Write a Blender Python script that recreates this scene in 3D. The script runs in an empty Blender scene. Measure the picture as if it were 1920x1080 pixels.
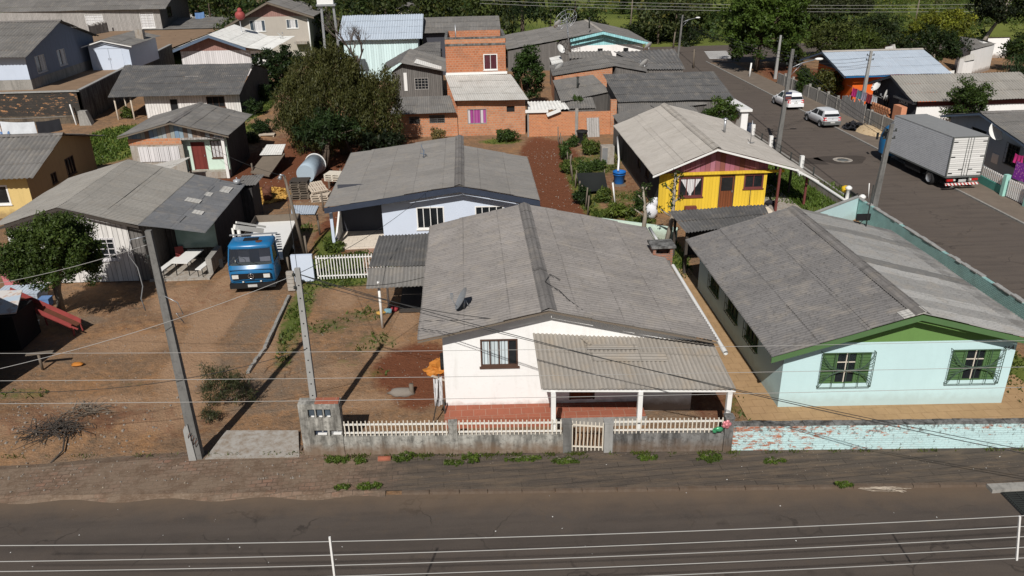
import bpy, math, random
import numpy as np
from mathutils import Vector, Matrix
from mathutils.noise import noise as pnoise
R = math.radians
rnd = random.Random(7)
S = bpy.context.scene
COL = S.collection

# ------------------------------------------------------------------ camera survey (photo pixel -> point in the place)
CAM_H = 15.7; FPX = 1490.0; PITCH = R(23.94); ROLL = R(1.10); YAW = R(2.94)
_f = Vector((math.sin(YAW)*math.cos(PITCH), math.cos(YAW)*math.cos(PITCH), -math.sin(PITCH)))
_r = Vector((math.cos(YAW), -math.sin(YAW), 0)); _d = _f.cross(_r)
CR = _r*math.cos(ROLL) + _d*math.sin(ROLL); CD = -_r*math.sin(ROLL) + _d*math.cos(ROLL)
def ray(px, py): return _f + CR*((px-960)/FPX) + CD*((py-540)/FPX)
def Z(px, py, z=0.0):
    v = ray(px, py); t = (z-CAM_H)/v.z; return Vector((v.x*t, v.y*t, z))
def Y(px, py, y):
    v = ray(px, py); t = y/v.y; return Vector((v.x*t, y, CAM_H+v.z*t))
def X(px, py, x):
    v = ray(px, py); t = x/v.x; return Vector((x, v.y*t, CAM_H+v.z*t))

# ------------------------------------------------------------------ objects
def tag(o, label=None, cat=None, group=None, kind=None):
    if label: o['label'] = label
    if cat: o['category'] = cat
    if group: o['group'] = group
    if kind: o['kind'] = kind
    return o
def thing(name, label, cat, loc=(0, 0, 0), rz=0.0, group=None):
    o = bpy.data.objects.new(name, None); COL.objects.link(o)
    o.location = loc; o.rotation_euler = (0, 0, rz); o.empty_display_size = .3
    return tag(o, label, cat, group)
def dup(root, loc, rz=None, label=None, group=None, scale=None):
    def cp(o, par):
        c = o.copy(); COL.objects.link(c); c.parent = par
        for ch in list(o.children): cp(ch, c)
        return c
    r = cp(root, None); r.location = loc
    if rz is not None: r.rotation_euler = (0, 0, rz)
    if label: r['label'] = label
    if group: r['group'] = group
    if scale is not None: r.scale = scale if hasattr(scale, '__len__') else (scale,)*3
    return r

class MB:
    """collects faces (world or local metres) and links them as one mesh"""
    def __init__(s): s.v = []; s.f = []; s.uv = []; s.mi = []; s.sm = []; s.cur = 0; s.smooth = False; s.M = None
    def face(s, pts, uv=None):
        pts = [Vector(p) for p in pts]
        if s.M is not None: tp = [s.M @ p for p in pts]
        else: tp = pts
        if uv is None:
            n = Vector((0, 0, 0))
            for i in range(len(pts)):
                a, b = pts[i], pts[(i+1) % len(pts)]
                n += Vector(((a.y-b.y)*(a.z+b.z), (a.z-b.z)*(a.x+b.x), (a.x-b.x)*(a.y+b.y)))
            if n.length > 1e-12: n.normalize()
            if abs(n.z) > .8: uv = [(p.x, p.y) for p in pts]
            else:
                t = Vector((-n.y, n.x, 0))
                if t.length < 1e-6: t = Vector((1, 0, 0))
                t.normalize(); w = n.cross(t)
                uv = [(p.dot(t), p.dot(w)) for p in pts]
        i = len(s.v); s.v += [tuple(p) for p in tp]; s.f.append(tuple(range(i, i+len(pts))))
        s.uv += list(uv); s.mi.append(s.cur); s.sm.append(s.smooth)
    def hexa(s, c):   # c: 8 corners, 0-3 bottom ring, 4-7 top ring
        for q in ((3, 2, 1, 0), (4, 5, 6, 7), (0, 1, 5, 4), (1, 2, 6, 5), (2, 3, 7, 6), (3, 0, 4, 7)):
            s.face([c[k] for k in q])
    def box(s, a, b):
        (x0, y0, z0), (x1, y1, z1) = a, b
        s.hexa([(x0, y0, z0), (x1, y0, z0), (x1, y1, z0), (x0, y1, z0), (x0, y0, z1), (x1, y0, z1), (x1, y1, z1), (x0, y1, z1)])
    def pbox(s, P, s0, s1, z0, z1, d0, d1):
        s.hexa([P(s0, z0, d1), P(s1, z0, d1), P(s1, z0, d0), P(s0, z0, d0), P(s0, z1, d1), P(s1, z1, d1), P(s1, z1, d0), P(s0, z1, d0)])
    def bar(s, p, q, w, h=None, up=(0, 0, 1)):
        h = h or w; p = Vector(p); q = Vector(q); d = (q-p).normalized(); u = Vector(up)
        if abs(d.dot(u)) > .95: u = Vector((0, 1, 0))
        a = d.cross(u).normalized()*w/2; b = a.cross(d).normalized()*h/2
        s.hexa([p-a-b, p+a-b, p+a+b, p-a+b, q-a-b, q+a-b, q+a+b, q-a+b])
    def tube(s, path, r, n=6, cap=True):
        path = [Vector(p) for p in path]; rs = r if hasattr(r, '__len__') else [r]*len(path); rings = []
        for i, p in enumerate(path):
            d = (path[min(i+1, len(path)-1)]-path[max(i-1, 0)])
            d = d.normalized() if d.length > 1e-9 else Vector((0, 0, 1))
            u = Vector((0, 0, 1)) if abs(d.z) < .9 else Vector((0, 1, 0))
            a = d.cross(u).normalized(); b = d.cross(a)
            rings.append([p+(a*math.cos(2*math.pi*k/n)+b*math.sin(2*math.pi*k/n))*rs[i] for k in range(n)])
        old = s.smooth; s.smooth = True
        L = 0
        for i in range(len(rings)-1):
            d = (path[i+1]-path[i]).length
            for k in range(n):
                k2 = (k+1) % n
                c = 2*math.pi*rs[i]/n
                s.face([rings[i][k], rings[i][k2], rings[i+1][k2], rings[i+1][k]], [(k*c, L), ((k+1)*c, L), ((k+1)*c, L+d), (k*c, L+d)])
            L += d
        s.smooth = old
        if cap:
            s.face(rings[0][::-1]); s.face(rings[-1])
    def lathe(s, c, prof, n=16, axis='z', cap=True):
        c = Vector(c)
        def pt(r, h, k):
            a = 2*math.pi*k/n; x, y = r*math.cos(a), r*math.sin(a)
            return c+Vector({'z': (x, y, h), 'y': (x, h, y), 'x': (h, x, y)}[axis])
        old = s.smooth; s.smooth = True
        for (r0, h0), (r1, h1) in zip(prof, prof[1:]):
            for k in range(n):
                q = [pt(r0, h0, k), pt(r0, h0, k+1), pt(r1, h1, k+1), pt(r1, h1, k)]
                if r0 < 1e-6: q = q[1:]
                elif r1 < 1e-6: q = q[:3]
                s.face(q)
        s.smooth = old
        if cap:
            if prof[0][0] > 1e-6: s.face([pt(prof[0][0], prof[0][1], k) for k in range(n)])
            if prof[-1][0] > 1e-6: s.face([pt(prof[-1][0], prof[-1][1], k) for k in range(n)])
    def blob(s, c, rx, ry, rz, n=8, m=6, jit=.12, rg=None):
        rg = rg or rnd; c = Vector(c); P = []
        for j in range(m+1):
            th = math.pi*j/m; row = []
            for k in range(n):
                q = 1+rg.uniform(-jit, jit) if 0 < j < m else 1
                row.append(c+Vector((math.sin(th)*math.cos(2*math.pi*k/n)*rx*q, math.sin(th)*math.sin(2*math.pi*k/n)*ry*q, -math.cos(th)*rz*q)))
            P.append(row)
        old = s.smooth; s.smooth = True
        for j in range(m):
            for k in range(n):
                k2 = (k+1) % n
                if j == 0: s.face([P[0][0], P[1][k2], P[1][k]])
                elif j == m-1: s.face([P[j][k], P[j][k2], P[m][0]])
                else: s.face([P[j][k], P[j][k2], P[j+1][k2], P[j+1][k]])
        s.smooth = old
    def build(s, name, mats, parent=None, local=False):
        me = bpy.data.meshes.new(name); o = bpy.data.objects.new(name, me); COL.objects.link(o)
        root = parent
        while root is not None and root.parent is not None: root = root.parent
        off = Vector(root.location) if (root is not None and not local) else Vector((0, 0, 0))
        if parent is None and not local and s.v:
            a = np.array(s.v); mn = a.min(0); mx = a.max(0); off = Vector(((mn[0]+mx[0])/2, (mn[1]+mx[1])/2, mn[2])); o.location = off
        vs = [(x-off.x, y-off.y, z-off.z) for x, y, z in s.v]
        me.from_pydata(vs, [], s.f)
        me.uv_layers.new(name='UVMap').data.foreach_set('uv', np.array(s.uv, dtype=np.float32).ravel())
        me.polygons.foreach_set('material_index', s.mi)
        me.polygons.foreach_set('use_smooth', s.sm)
        if any(s.sm):
            import bmesh
            bm = bmesh.new(); bm.from_mesh(me); bmesh.ops.remove_doubles(bm, verts=bm.verts, dist=1e-4); bm.to_mesh(me); bm.free()
        for m in (mats if isinstance(mats, (list, tuple)) else [mats]): me.materials.append(m)
        if parent is not None: o.parent = parent
        me.update()
        return o

def corr(mb, p00, p10, p11, p01, pitch=.177, amp=.025, sheet=1.6, rg=None, sub=4, over=True):
    """corrugated sheet: p00-p10 along the eave, p00-p01 up the slope"""
    rg = rg or rnd
    p00, p10, p11, p01 = [Vector(p) for p in (p00, p10, p11, p01)]
    U = ((p10-p00).length+(p11-p01).length)/2; Vl = ((p01-p00).length+(p11-p10).length)/2
    n = (p10-p00).cross(p01-p00).normalized()
    if n.z < 0: n = -n
    nu = max(4, int(round(U/pitch))*sub); nr = max(1, int(round(Vl/sheet))) if over else 1
    per = max(1, int(round(1.0/pitch))*sub)
    old = mb.smooth; mb.smooth = True
    for r in range(nr):
        jit = [rg.uniform(-.008, .012) for _ in range(nu//per+2)]
        rows = []
        dv = .0 if r == 0 or not over else .05/Vl
        for v, lift in ((r/nr-dv, .022 if over else 0), ((r+.5)/nr, .008), ((r+1)/nr, 0)):
            row = []
            for i in range(nu+1):
                u = i/nu
                p = (p00*(1-u)+p10*u)*(1-v)+(p01*(1-u)+p11*u)*v; p = p+n*(.05*pnoise(p*.45))
                j = jit[i//per]*(1 if v < 1 and v > 0 else .4)
                row.append((p+n*(amp*math.sin(2*math.pi*i/sub)+lift+j), (i/sub*.177, v*Vl)))
            rows.append(row)
        for a, b in zip(rows, rows[1:]):
            for i in range(nu):
                mb.face([a[i][0], a[i+1][0], b[i+1][0], b[i][0]], [a[i][1], a[i+1][1], b[i+1][1], b[i][1]])
    mb.smooth = old

def fast_quads(name, verts, cols, mat, parent=None):
    """verts (N,4,3) array, cols (N,3): one mesh of loose quads with a colour attribute"""
    n = len(verts); me = bpy.data.meshes.new(name)
    me.vertices.add(n*4); me.loops.add(n*4); me.polygons.add(n)
    me.vertices.foreach_set('co', verts.reshape(-1).astype(np.float32))
    me.loops.foreach_set('vertex_index', np.arange(n*4, dtype=np.int32))
    me.polygons.foreach_set('loop_start', np.arange(0, n*4, 4, dtype=np.int32))
    a = me.color_attributes.new('tint', 'FLOAT_COLOR', 'POINT')
    c = np.ones((n, 4, 4), np.float32); c[:, :, :3] = cols[:, None, :]
    a.data.foreach_set('color', c.ravel())
    me.update(calc_edges=True); me.materials.append(mat)
    o = bpy.data.objects.new(name, me); COL.objects.link(o); o.parent = parent
    return o

def text_mesh(name, txt, size, M, mat, parent, extrude=.004):
    cu = bpy.data.curves.new(name, 'FONT'); cu.body = txt; cu.size = size; cu.extrude = extrude; cu.align_x = 'CENTER'; cu.align_y = 'CENTER'
    t = bpy.data.objects.new(name+'_curve', cu); COL.objects.link(t)
    dg = bpy.context.evaluated_depsgraph_get(); me = bpy.data.meshes.new_from_object(t.evaluated_get(dg))
    bpy.data.objects.remove(t); bpy.data.curves.remove(cu)
    me.transform(M); me.materials.clear(); me.materials.append(mat)
    o = bpy.data.objects.new(name, me); COL.objects.link(o); o.parent = parent
    return o

# ------------------------------------------------------------------ materials
class NT:
    def __init__(s, name):
        s.m = bpy.data.materials.new(name); s.m.use_nodes = True; s.t = s.m.node_tree; s.t.nodes.clear()
        s.out = s.n('ShaderNodeOutputMaterial')
    def n(s, typ, **kw):
        nd = s.t.nodes.new(typ)
        for k, v in kw.items():
            if k.startswith('i_'): nd.inputs[k[2:].replace('_', ' ')].default_value = v
            elif k.startswith('n_'): nd.inputs[int(k[2:])].default_value = v
            else: setattr(nd, k, v)
        return nd
    def l(s, a, b): s.t.links.new(a, b)
    def coord(s, which='Object', scale=(1, 1, 1)):
        c = s.n('ShaderNodeTexCoord'); mp = s.n('ShaderNodeMapping'); mp.inputs['Scale'].default_value = scale
        s.l(c.outputs[which], mp.inputs['Vector']); return mp.outputs['Vector']
    def world(s, scale=(1, 1, 1)):
        g = s.n('ShaderNodeNewGeometry'); mp = s.n('ShaderNodeMapping'); mp.inputs['Scale'].default_value = scale
        s.l(g.outputs['Position'], mp.inputs['Vector']); return mp.outputs['Vector']
    def noise(s, vec, scale, detail=4, rough=.55):
        nd = s.n('ShaderNodeTexNoise', i_Scale=scale, i_Detail=detail, i_Roughness=rough); s.l(vec, nd.inputs['Vector']); return nd.outputs['Fac']
    def ramp(s, fac, stops):
        nd = s.n('ShaderNodeValToRGB'); e = nd.color_ramp.elements
        while len(e) < len(stops): e.new(.5)
        for k, (p, c) in enumerate(stops):
            e[k].position = p; e[k].color = (c, c, c, 1) if not hasattr(c, '__len__') else (*c[:3], 1)
        s.l(fac, nd.inputs['Fac']); return nd.outputs['Color']
    def mix(s, fac, a, b, mode='MIX'):
        nd = s.n('ShaderNodeMix', data_type='RGBA', blend_type=mode)
        for sock, v in ((nd.inputs[0], fac), (nd.inputs[6], a), (nd.inputs[7], b)):
            if hasattr(v, 'is_output') or isinstance(v, bpy.types.NodeSocket): s.l(v, sock)
            elif hasattr(v, '__len__'): sock.default_value = (*v[:3], 1)
            else: sock.default_value = v if sock == nd.inputs[0] else (v, v, v, 1)
        return nd.outputs[2]
    def math(s, op, a, b=None, c=None):
        nd = s.n('ShaderNodeMath', operation=op)
        for k, v in enumerate((a, b, c)):
            if v is None: continue
            if isinstance(v, bpy.types.NodeSocket): s.l(v, nd.inputs[k])
            else: nd.inputs[k].default_value = v
        return nd.outputs[0]
    def bsdf(s, col, rough=.8, metal=0., bump=None, bd=.02, spec=.3):
        b = s.n('ShaderNodeBsdfPrincipled'); b.inputs['Metallic'].default_value = metal
        b.inputs['Specular IOR Level'].default_value = spec
        for sock, v in ((b.inputs['Base Color'], col), (b.inputs['Roughness'], rough)):
            if isinstance(v, bpy.types.NodeSocket): s.l(v, sock)
            elif hasattr(v, '__len__'): sock.default_value = (*v[:3], 1)
            else: sock.default_value = v
        if bump is not None:
            bp = s.n('ShaderNodeBump'); bp.inputs['Distance'].default_value = bd; bp.inputs['Strength'].default_value = .7
            s.l(bump, bp.inputs['Height']); s.l(bp.outputs['Normal'], b.inputs['Normal'])
        s.l(b.outputs['BSDF'], s.out.inputs['Surface']); return b
    def uvsplit(s):
        u = s.n('ShaderNodeUVMap'); sp = s.n('ShaderNodeSeparateXYZ'); s.l(u.outputs['UV'], sp.inputs[0]); return u.outputs['UV'], sp.outputs[0], sp.outputs[1]

def sc(c, k): return tuple(x*k for x in c)
def m_plain(name, col, rough=.7, metal=0., var=.25, scale=3., spec=.3):
    t = NT(name); w = t.world(); f = t.noise(w, scale, 5, .6)
    c = t.mix(f, sc(col, 1-var), sc(col, 1+var)); f2 = t.noise(w, scale*9, 3)
    c = t.mix(t.math('MULTIPLY', f2, .35), c, sc(col, .6)); t.bsdf(c, rough, metal, spec=spec); return t.m

def m_fibro(name, col, var=.12, dirt=.5, spot=.35, sx=1.06, sy=1.6, warm=(.30, .26, .21)):
    """fibre-cement sheets: each sheet its own grey, streaks down the slope, lichen spots, dark laps"""
    t = NT(name); uv, u, v = t.uvsplit()
    cu = t.math('FLOOR', t.math('DIVIDE', u, sx)); cv = t.math('FLOOR', t.math('DIVIDE', v, sy))
    cb = t.n('ShaderNodeCombineXYZ'); t.l(cu, cb.inputs[0]); t.l(cv, cb.inputs[1])
    oi = t.n('ShaderNodeObjectInfo'); t.l(oi.outputs['Random'], cb.inputs[2])
    wn = t.n('ShaderNodeTexWhiteNoise', noise_dimensions='3D'); t.l(cb.outputs[0], wn.inputs['Vector'])
    c = t.mix(wn.outputs['Value'], sc(col, 1-var), sc(col, 1+var))
    w = t.world()
    big = t.noise(w, .55, 5, .6); c = t.mix(t.ramp(big, [(.35, 0), (.7, dirt)]), c, sc(col, .55))
    mp = t.n('ShaderNodeMapping'); mp.inputs['Scale'].default_value = (7, .8, 1); t.l(uv, mp.inputs['Vector'])
    st = t.noise(mp.outputs['Vector'], 1.0, 4, .6); c = t.mix(t.ramp(st, [(.42, 0), (.70, .8*dirt+.15)]), c, sc(col, .58))
    fine = t.noise(w, 9., 4, .65); c = t.mix(t.ramp(fine, [(.52, 0), (.72, spot)]), c, sc(col, .32))
    c = t.mix(t.math('MULTIPLY', t.ramp(t.noise(w, 1.7, 3), [(.5, 0), (.7, 1)]), .3), c, warm)
    fu = t.math('FRACT', t.math('DIVIDE', u, sx)); fv = t.math('FRACT', t.math('DIVIDE', v, sy))
    lu = t.math('LESS_THAN', fu, .035); lv = t.math('LESS_THAN', fv, .03)
    line = t.math('MULTIPLY', t.math('MAXIMUM', t.math('MULTIPLY', lu, .3), t.math('MULTIPLY', lv, .7)), t.ramp(t.noise(w, 2.5, 2), [(.35, .15), (.65, .75)]))
    c = t.mix(line, c, sc(col, .3))
    rb = t.math('MULTIPLY', t.math('ADD', t.math('SINE', t.math('MULTIPLY', u, 2*math.pi/.177)), 1.), .5); c = t.mix(t.math('MULTIPLY', t.ramp(rb, [(.0, 1), (.55, 0)]), .42), c, sc(col, .42))
    t.bsdf(c, .85, 0, t.noise(w, 30, 3), .01, spec=.15); return t.m

def m_plaster(name, col, dirt=.35, base=.0, dcol=None, rough=.85):
    t = NT(name); w = t.world(); dcol = dcol or sc(col, .35)
    c = t.mix(t.noise(w, .9, 4), sc(col, .93), sc(col, 1.05))
    ws = t.world((2.2, 2.2, .35)); c = t.mix(t.ramp(t.noise(ws, 1.6, 6, .65), [(.54-.16*dirt, 0), (.76-.12*dirt, dirt)]), c, dcol)
    c = t.mix(t.ramp(t.noise(w, 7, 5, .7), [(.56-.08*dirt, 0), (.74-.06*dirt, dirt*.8)]), c, dcol)
    if base > 0:
        sp = t.n('ShaderNodeSeparateXYZ'); t.l(w, sp.inputs[0])
        h = t.math('ADD', sp.outputs[2], t.math('MULTIPLY', t.noise(w, 3, 3), -.5))
        c = t.mix(t.ramp(h, [(.0, base), (.35, 0)]), c, (.16, .10, .06))
    t.bsdf(c, rough, 0, t.noise(w, 14, 4), .006, spec=.2); return t.m

def m_planks(name, cols, width=.22, gap=.05, wear=.3, wcol=(.22, .2, .18), horiz=False):
    t = NT(name); uv, u, v = t.uvsplit()
    if horiz: u, v = v, u
    q = t.math('DIVIDE', u, width); k = t.math('FLOOR', q); fr = t.math('FRACT', q)
    wn = t.n('ShaderNodeTexWhiteNoise', noise_dimensions='1D'); t.l(k, wn.inputs['W'])
    if len(cols) == 1: c = t.mix(wn.outputs['Value'], sc(cols[0], .88), sc(cols[0], 1.08))
    else:
        nd = t.n('ShaderNodeValToRGB'); nd.color_ramp.interpolation = 'CONSTANT'; e = nd.color_ramp.elements
        while len(e) < len(cols): e.new(.5)
        for i, cc in enumerate(cols): e[i].position = i/len(cols); e[i].color = (*cc, 1)
        t.l(wn.outputs['Value'], nd.inputs['Fac']); c = nd.outputs['Color']
    w = t.world((9, 9, 1.0)) if not horiz else t.world((1, 1, 9))
    c = t.mix(t.ramp(t.noise(w, 1.2, 6, .7), [(.45, 0), (.72, wear)]), c, wcol)
    g = t.math('MAXIMUM', t.math('LESS_THAN', fr, gap), t.math('GREATER_THAN', fr, 1-gap))
    c = t.mix(t.math('MULTIPLY', g, .75), c, sc(cols[0], .15))
    t.bsdf(c, .8, 0, t.math('SUBTRACT', 1., g), .01, spec=.2); return t.m

def m_brick(name, c1, c2, mortar, bw=.24, rh=.1, ms=.012, dirt=.3, peel=None, peel_lo=.45, peel_hi=.55, dcol=(.10, .085, .07), wallfade=False):
    t = NT(name); uv, u, v = t.uvsplit()
    b = t.n('ShaderNodeTexBrick'); b.inputs['Scale'].default_value = 1.; b.inputs['Brick Width'].default_value = bw; b.inputs['Row Height'].default_value = rh
    b.inputs['Mortar Size'].default_value = ms; b.inputs['Color1'].default_value = (*c1, 1); b.inputs['Color2'].default_value = (*c2, 1); b.inputs['Mortar'].default_value = (*mortar, 1)
    t.l(uv, b.inputs['Vector']); w = t.world(); c = b.outputs['Color']
    c = t.mix(t.ramp(t.noise(w, 5, 4), [(.3, 0), (.8, .45)]), c, sc(c1, 1.35))
    if peel:
        ws = t.world((1.2, 1.2, 3.2))
        nz = t.noise(ws, 2.2 if wallfade else 1.5, 9, .76)
        if wallfade:
            sp = t.n('ShaderNodeSeparateXYZ'); t.l(w, sp.inputs[0]); mr = t.n('ShaderNodeMapRange'); mr.inputs[1].default_value = 8.4; mr.inputs[2].default_value = 14.5; mr.inputs[3].default_value = .065; mr.inputs[4].default_value = -.05; t.l(sp.outputs[0], mr.inputs[0]); nz = t.math('ADD', nz, mr.outputs[0]); mz = t.n('ShaderNodeMapRange'); mz.inputs[1].default_value = .55; mz.inputs[2].default_value = 1.05; mz.inputs[4].default_value = .06; t.l(sp.outputs[2], mz.inputs[0]); nz = t.math('ADD', nz, mz.outputs[0])
        f = t.ramp(nz, [(peel_lo, 1), (peel_hi, 0)]); c = t.mix(f, c, peel)
        if wallfade: c = t.mix(t.ramp(t.math('ADD', t.noise(t.world((3, 3, 2)), 2.6, 8, .75), mz.outputs[0]), [(.565, 0), (.63, .85)]), c, (.10, .095, .085)); c = t.mix(t.ramp(t.noise(t.world((2, 2, 5)), 3.1, 8, .78), [(.60, 0), (.64, .8)]), c, (.62, .66, .63))
        c = t.mix(t.math('MULTIPLY', b.outputs['Fac'], .25), c, sc(peel, .6))
    c = t.mix(t.ramp(t.noise(w, 1.1, 6, .65), [(.45, 0), (.75, dirt)]), c, dcol)
    h = t.math('SUBTRACT', 1., b.outputs['Fac']); t.bsdf(c, .9, 0, h, .012, spec=.15); return t.m

def m_leaf(name, tr=.4):
    t = NT(name); a = t.n('ShaderNodeAttribute', attribute_name='tint'); w = t.world()
    c = t.mix(t.ramp(t.noise(w, 1.3, 3), [(.35, 0), (.7, .55)]), a.outputs['Color'], t.mix(.5, a.outputs['Color'], (.012, .018, .006)))
    b = t.n('ShaderNodeBsdfPrincipled'); b.inputs['Roughness'].default_value = .55; b.inputs['Specular IOR Level'].default_value = .25; t.l(c, b.inputs['Base Color'])
    tl = t.n('ShaderNodeBsdfTranslucent'); t.l(c, tl.inputs['Color']); mx = t.n('ShaderNodeMixShader'); mx.inputs[0].default_value = tr
    t.l(b.outputs[0], mx.inputs[1]); t.l(tl.outputs[0], mx.inputs[2]); t.l(mx.outputs[0], t.out.inputs['Surface']); return t.m

def m_glass(name, col=(.012, .014, .016), rough=.12):
    t = NT(name); w = t.world(); f = t.noise(w, 2.2, 2)
    c = t.mix(f, sc(col, .5), sc(col, 2.)); t.bsdf(c, rough, 0, spec=.5); return t.m

def m_paint(name, col, rough=.3, var=.1, dirt=.12):
    t = NT(name); w = t.world(); c = t.mix(t.noise(w, 2, 3), sc(col, 1-var), sc(col, 1+var))
    c = t.mix(t.ramp(t.noise(w, 6, 6, .7), [(.5, 0), (.8, dirt*2)]), c, (.12, .10, .08))
    b = t.bsdf(c, rough, 0, spec=.5); return t.m

M = {}
M['roof_white_house'] = m_fibro('roof_fibre_cement_warm_grey', (.25, .23, .215), .07, .45, .5)
M['roof_mint'] = m_fibro('roof_fibre_cement_spotted', (.165, .157, .153), .07, .25, .8, sx=.92)
M['roof_mint_right'] = m_fibro('roof_fibre_cement_striped', (.25, .245, .235), .42, .2, .45, sx=.92, sy=30)
M['roof_blue'] = m_fibro('roof_fibre_cement_brown_grey', (.255, .24, .222), .07, .32, .35)
M['roof_yellow'] = m_fibro('roof_fibre_cement_cream', (.50, .46, .41), .05, .2, .12)
M['roof_wood'] = m_fibro('roof_fibre_cement_beige', (.32, .30, .268), .07, .32, .4)
M['roof_wood_grey'] = m_fibro('roof_fibre_cement_blue_grey', (.17, .172, .178), .12, .3, .35)
M['roof_dark'] = m_fibro('roof_fibre_cement_dark', (.135, .132, .13), .12, .4, .4)
M['roof_mid'] = m_fibro('roof_fibre_cement_mid', (.2, .19, .178), .14, .4, .4)
M['roof_light'] = m_fibro('roof_fibre_cement_light', (.55, .53, .49), .05, .2, .12)
M['roof_white'] = m_fibro('roof_sheet_white', (.76, .75, .71), .03, .1, .06)
M['roof_zinc'] = m_fibro('roof_sheet_blue_white', (.44, .50, .57), .04, .08, .06, warm=(.45, .47, .5))
M['roof_carport'] = m_fibro('roof_fibre_cement_black_streaks', (.16, .155, .15), .12, .8, .6)
M['roof_porch'] = m_fibro('roof_porch_sheet', (.33, .30, .262), .08, .28, .25, warm=(.36, .27, .17))
M['ridge'] = m_fibro('ridge_cap_lichen', (.215, .20, .188), .15, .5, .6, sx=.6, sy=9)
M['ridge_light'] = m_fibro('ridge_cap_pale', (.46, .42, .37), .05, .2, .1, sx=1, sy=9)
M['white_wall'] = m_plaster('wall_white_plaster', (.80, .79, .77), .22, .75, dcol=(.45, .42, .37))
M['mint_wall'] = m_plaster('wall_mint_plaster', (.50, .67, .68), .14, .22, dcol=(.36, .50, .50))
M['green_wall'] = m_plaster('gable_green_plaster', (.13, .24, .07), .12)
M['green_trim'] = m_paint('green_painted_wood', (.075, .15, .055), .55)
M['blue_wall'] = m_plaster('wall_pale_blue_plaster', (.55, .61, .71), .05)
M['grey_wall'] = m_plaster('wall_grey_blue_plaster', (.34, .41, .47), .2)
M['shade_blue_wall'] = m_plaster('wall_shaded_blue_plaster', (.21, .24, .31), .3)  # blue-white plaster darkened in colour, painting in the shade of the terrace house gable
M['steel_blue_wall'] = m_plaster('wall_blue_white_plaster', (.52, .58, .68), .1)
M['beige_wall'] = m_plaster('wall_beige_plaster', (.42, .38, .33), .12)
M['rose_wall'] = m_planks('gable_dusty_rose_boards', [(.30, .17, .145)], .25, .03, .15)
M['cream_wall'] = m_plaster('wall_yellow_ochre_plaster', (.62, .46, .19), .2, .6)
M['brown_wall'] = m_plaster('wall_tan_plaster', (.40, .27, .14), .2)
M['orange_wall'] = m_plaster('wall_orange_plaster', (.72, .135, .02), .08)
M['charcoal_wall'] = m_plaster('wall_charcoal_plaster', (.06, .062, .075), .2)
M['palegreen_wall'] = m_plaster('wall_pale_green_plaster', (.55, .68, .58), .25, .5)
M['aqua_wall'] = m_planks('wall_aqua_boards', [(.30, .60, .63)], .3, .03, .1)
M['pale_aqua_wall'] = m_planks('wall_pale_aqua_boards', [(.60, .76, .76)], .3, .03, .1)
M['concrete'] = m_plaster('concrete_grey', (.30, .285, .26), .55)
M['old_concrete'] = m_plaster('concrete_stained_fence', (.40, .385, .345), .95, .75, dcol=(.09, .085, .075))
M['dark_concrete'] = m_plaster('concrete_blackened', (.21, .205, .195), .95, .55, dcol=(.045, .043, .04))
M['pole'] = m_plaster('concrete_pole', (.17, .165, .155), .6)
M['pole_light'] = m_plaster('concrete_pole_pale', (.31, .305, .29), .35)
M['slab'] = m_plaster('concrete_slab', (.36, .335, .30), .7, dcol=(.2, .14, .09))
M['tile_path'] = m_brick('path_ochre_tiles', (.34, .22, .115), (.37, .24, .13), (.27, .165, .085), .45, .45, .008, .35, dcol=(.2, .13, .07))
M['tile_red'] = m_brick('tile_terracotta', (.28, .095, .058), (.32, .11, .066), (.36, .21, .15), .42, .42, .012, .15)
M['tile_cream'] = m_brick('tile_cream_floor', (.62, .55, .46), (.6, .53, .44), (.4, .35, .3), .5, .5, .008, .1)
M['white_boards'] = m_planks('boards_whitewashed', [(.68, .66, .63)], .24, .05, .45, (.25, .22, .2))
M['white_boards_new'] = m_planks('boards_white', [(.62, .60, .60)], .24, .04, .12)
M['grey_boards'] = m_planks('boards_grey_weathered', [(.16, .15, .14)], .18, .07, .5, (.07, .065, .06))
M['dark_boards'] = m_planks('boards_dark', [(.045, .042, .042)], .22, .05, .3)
M['pale_boards'] = m_planks('boards_silver_weathered', [(.36, .34, .32)], .2, .06, .6, (.14, .13, .12))
M['yellow_boards'] = m_planks('boards_yellow', [(.68, .46, .04)], .19, .014, .2, (.5, .34, .09))
M['tan_boards'] = m_planks('boards_yellow_tan', [(.58, .36, .06)], .19, .04, .3, (.35, .2, .08))
M['purple_boards'] = m_planks('gable_purple_pink_boards', [(.30, .11, .14), (.33, .12, .16), (.27, .10, .11), (.36, .15, .19), (.22, .08, .06), (.31, .12, .16)], .3, .03, .12, (.2, .1, .1))
M['patch_boards'] = m_planks('gable_patched_boards', [(.22, .29, .34), (.33, .36, .37), (.17, .12, .09), (.28, .30, .28), (.30, .22, .17), (.16, .24, .33)], .3, .04, .45, (.12, .11, .1))
M['brick'] = m_brick('brick_hollow_orange', (.44, .165, .08), (.34, .12, .055), (.40, .27, .19), .3, .2, .02, .35)
M['brick_old'] = m_brick('brick_old_orange', (.44, .175, .085), (.50, .25, .14), (.40, .31, .23), .3, .2, .02, .35)
M['brick_wall'] = m_brick('brick_solid_orange', (.52, .20, .085), (.42, .14, .06), (.44, .32, .22), .26, .12, .016, .3)
M['block_wall'] = m_brick('block_retaining_blackened', (.12, .097, .072), (.15, .118, .085), (.08, .066, .055), .5, .3, .02, .9, dcol=(.03, .027, .024))
M['block_top'] = m_brick('brick_retaining_blackened', (.42, .20, .09), (.48, .27, .13), (.2, .15, .11), .4, .2, .02, .3, peel=(.045, .041, .037), peel_lo=.56, peel_hi=.60)
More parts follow.
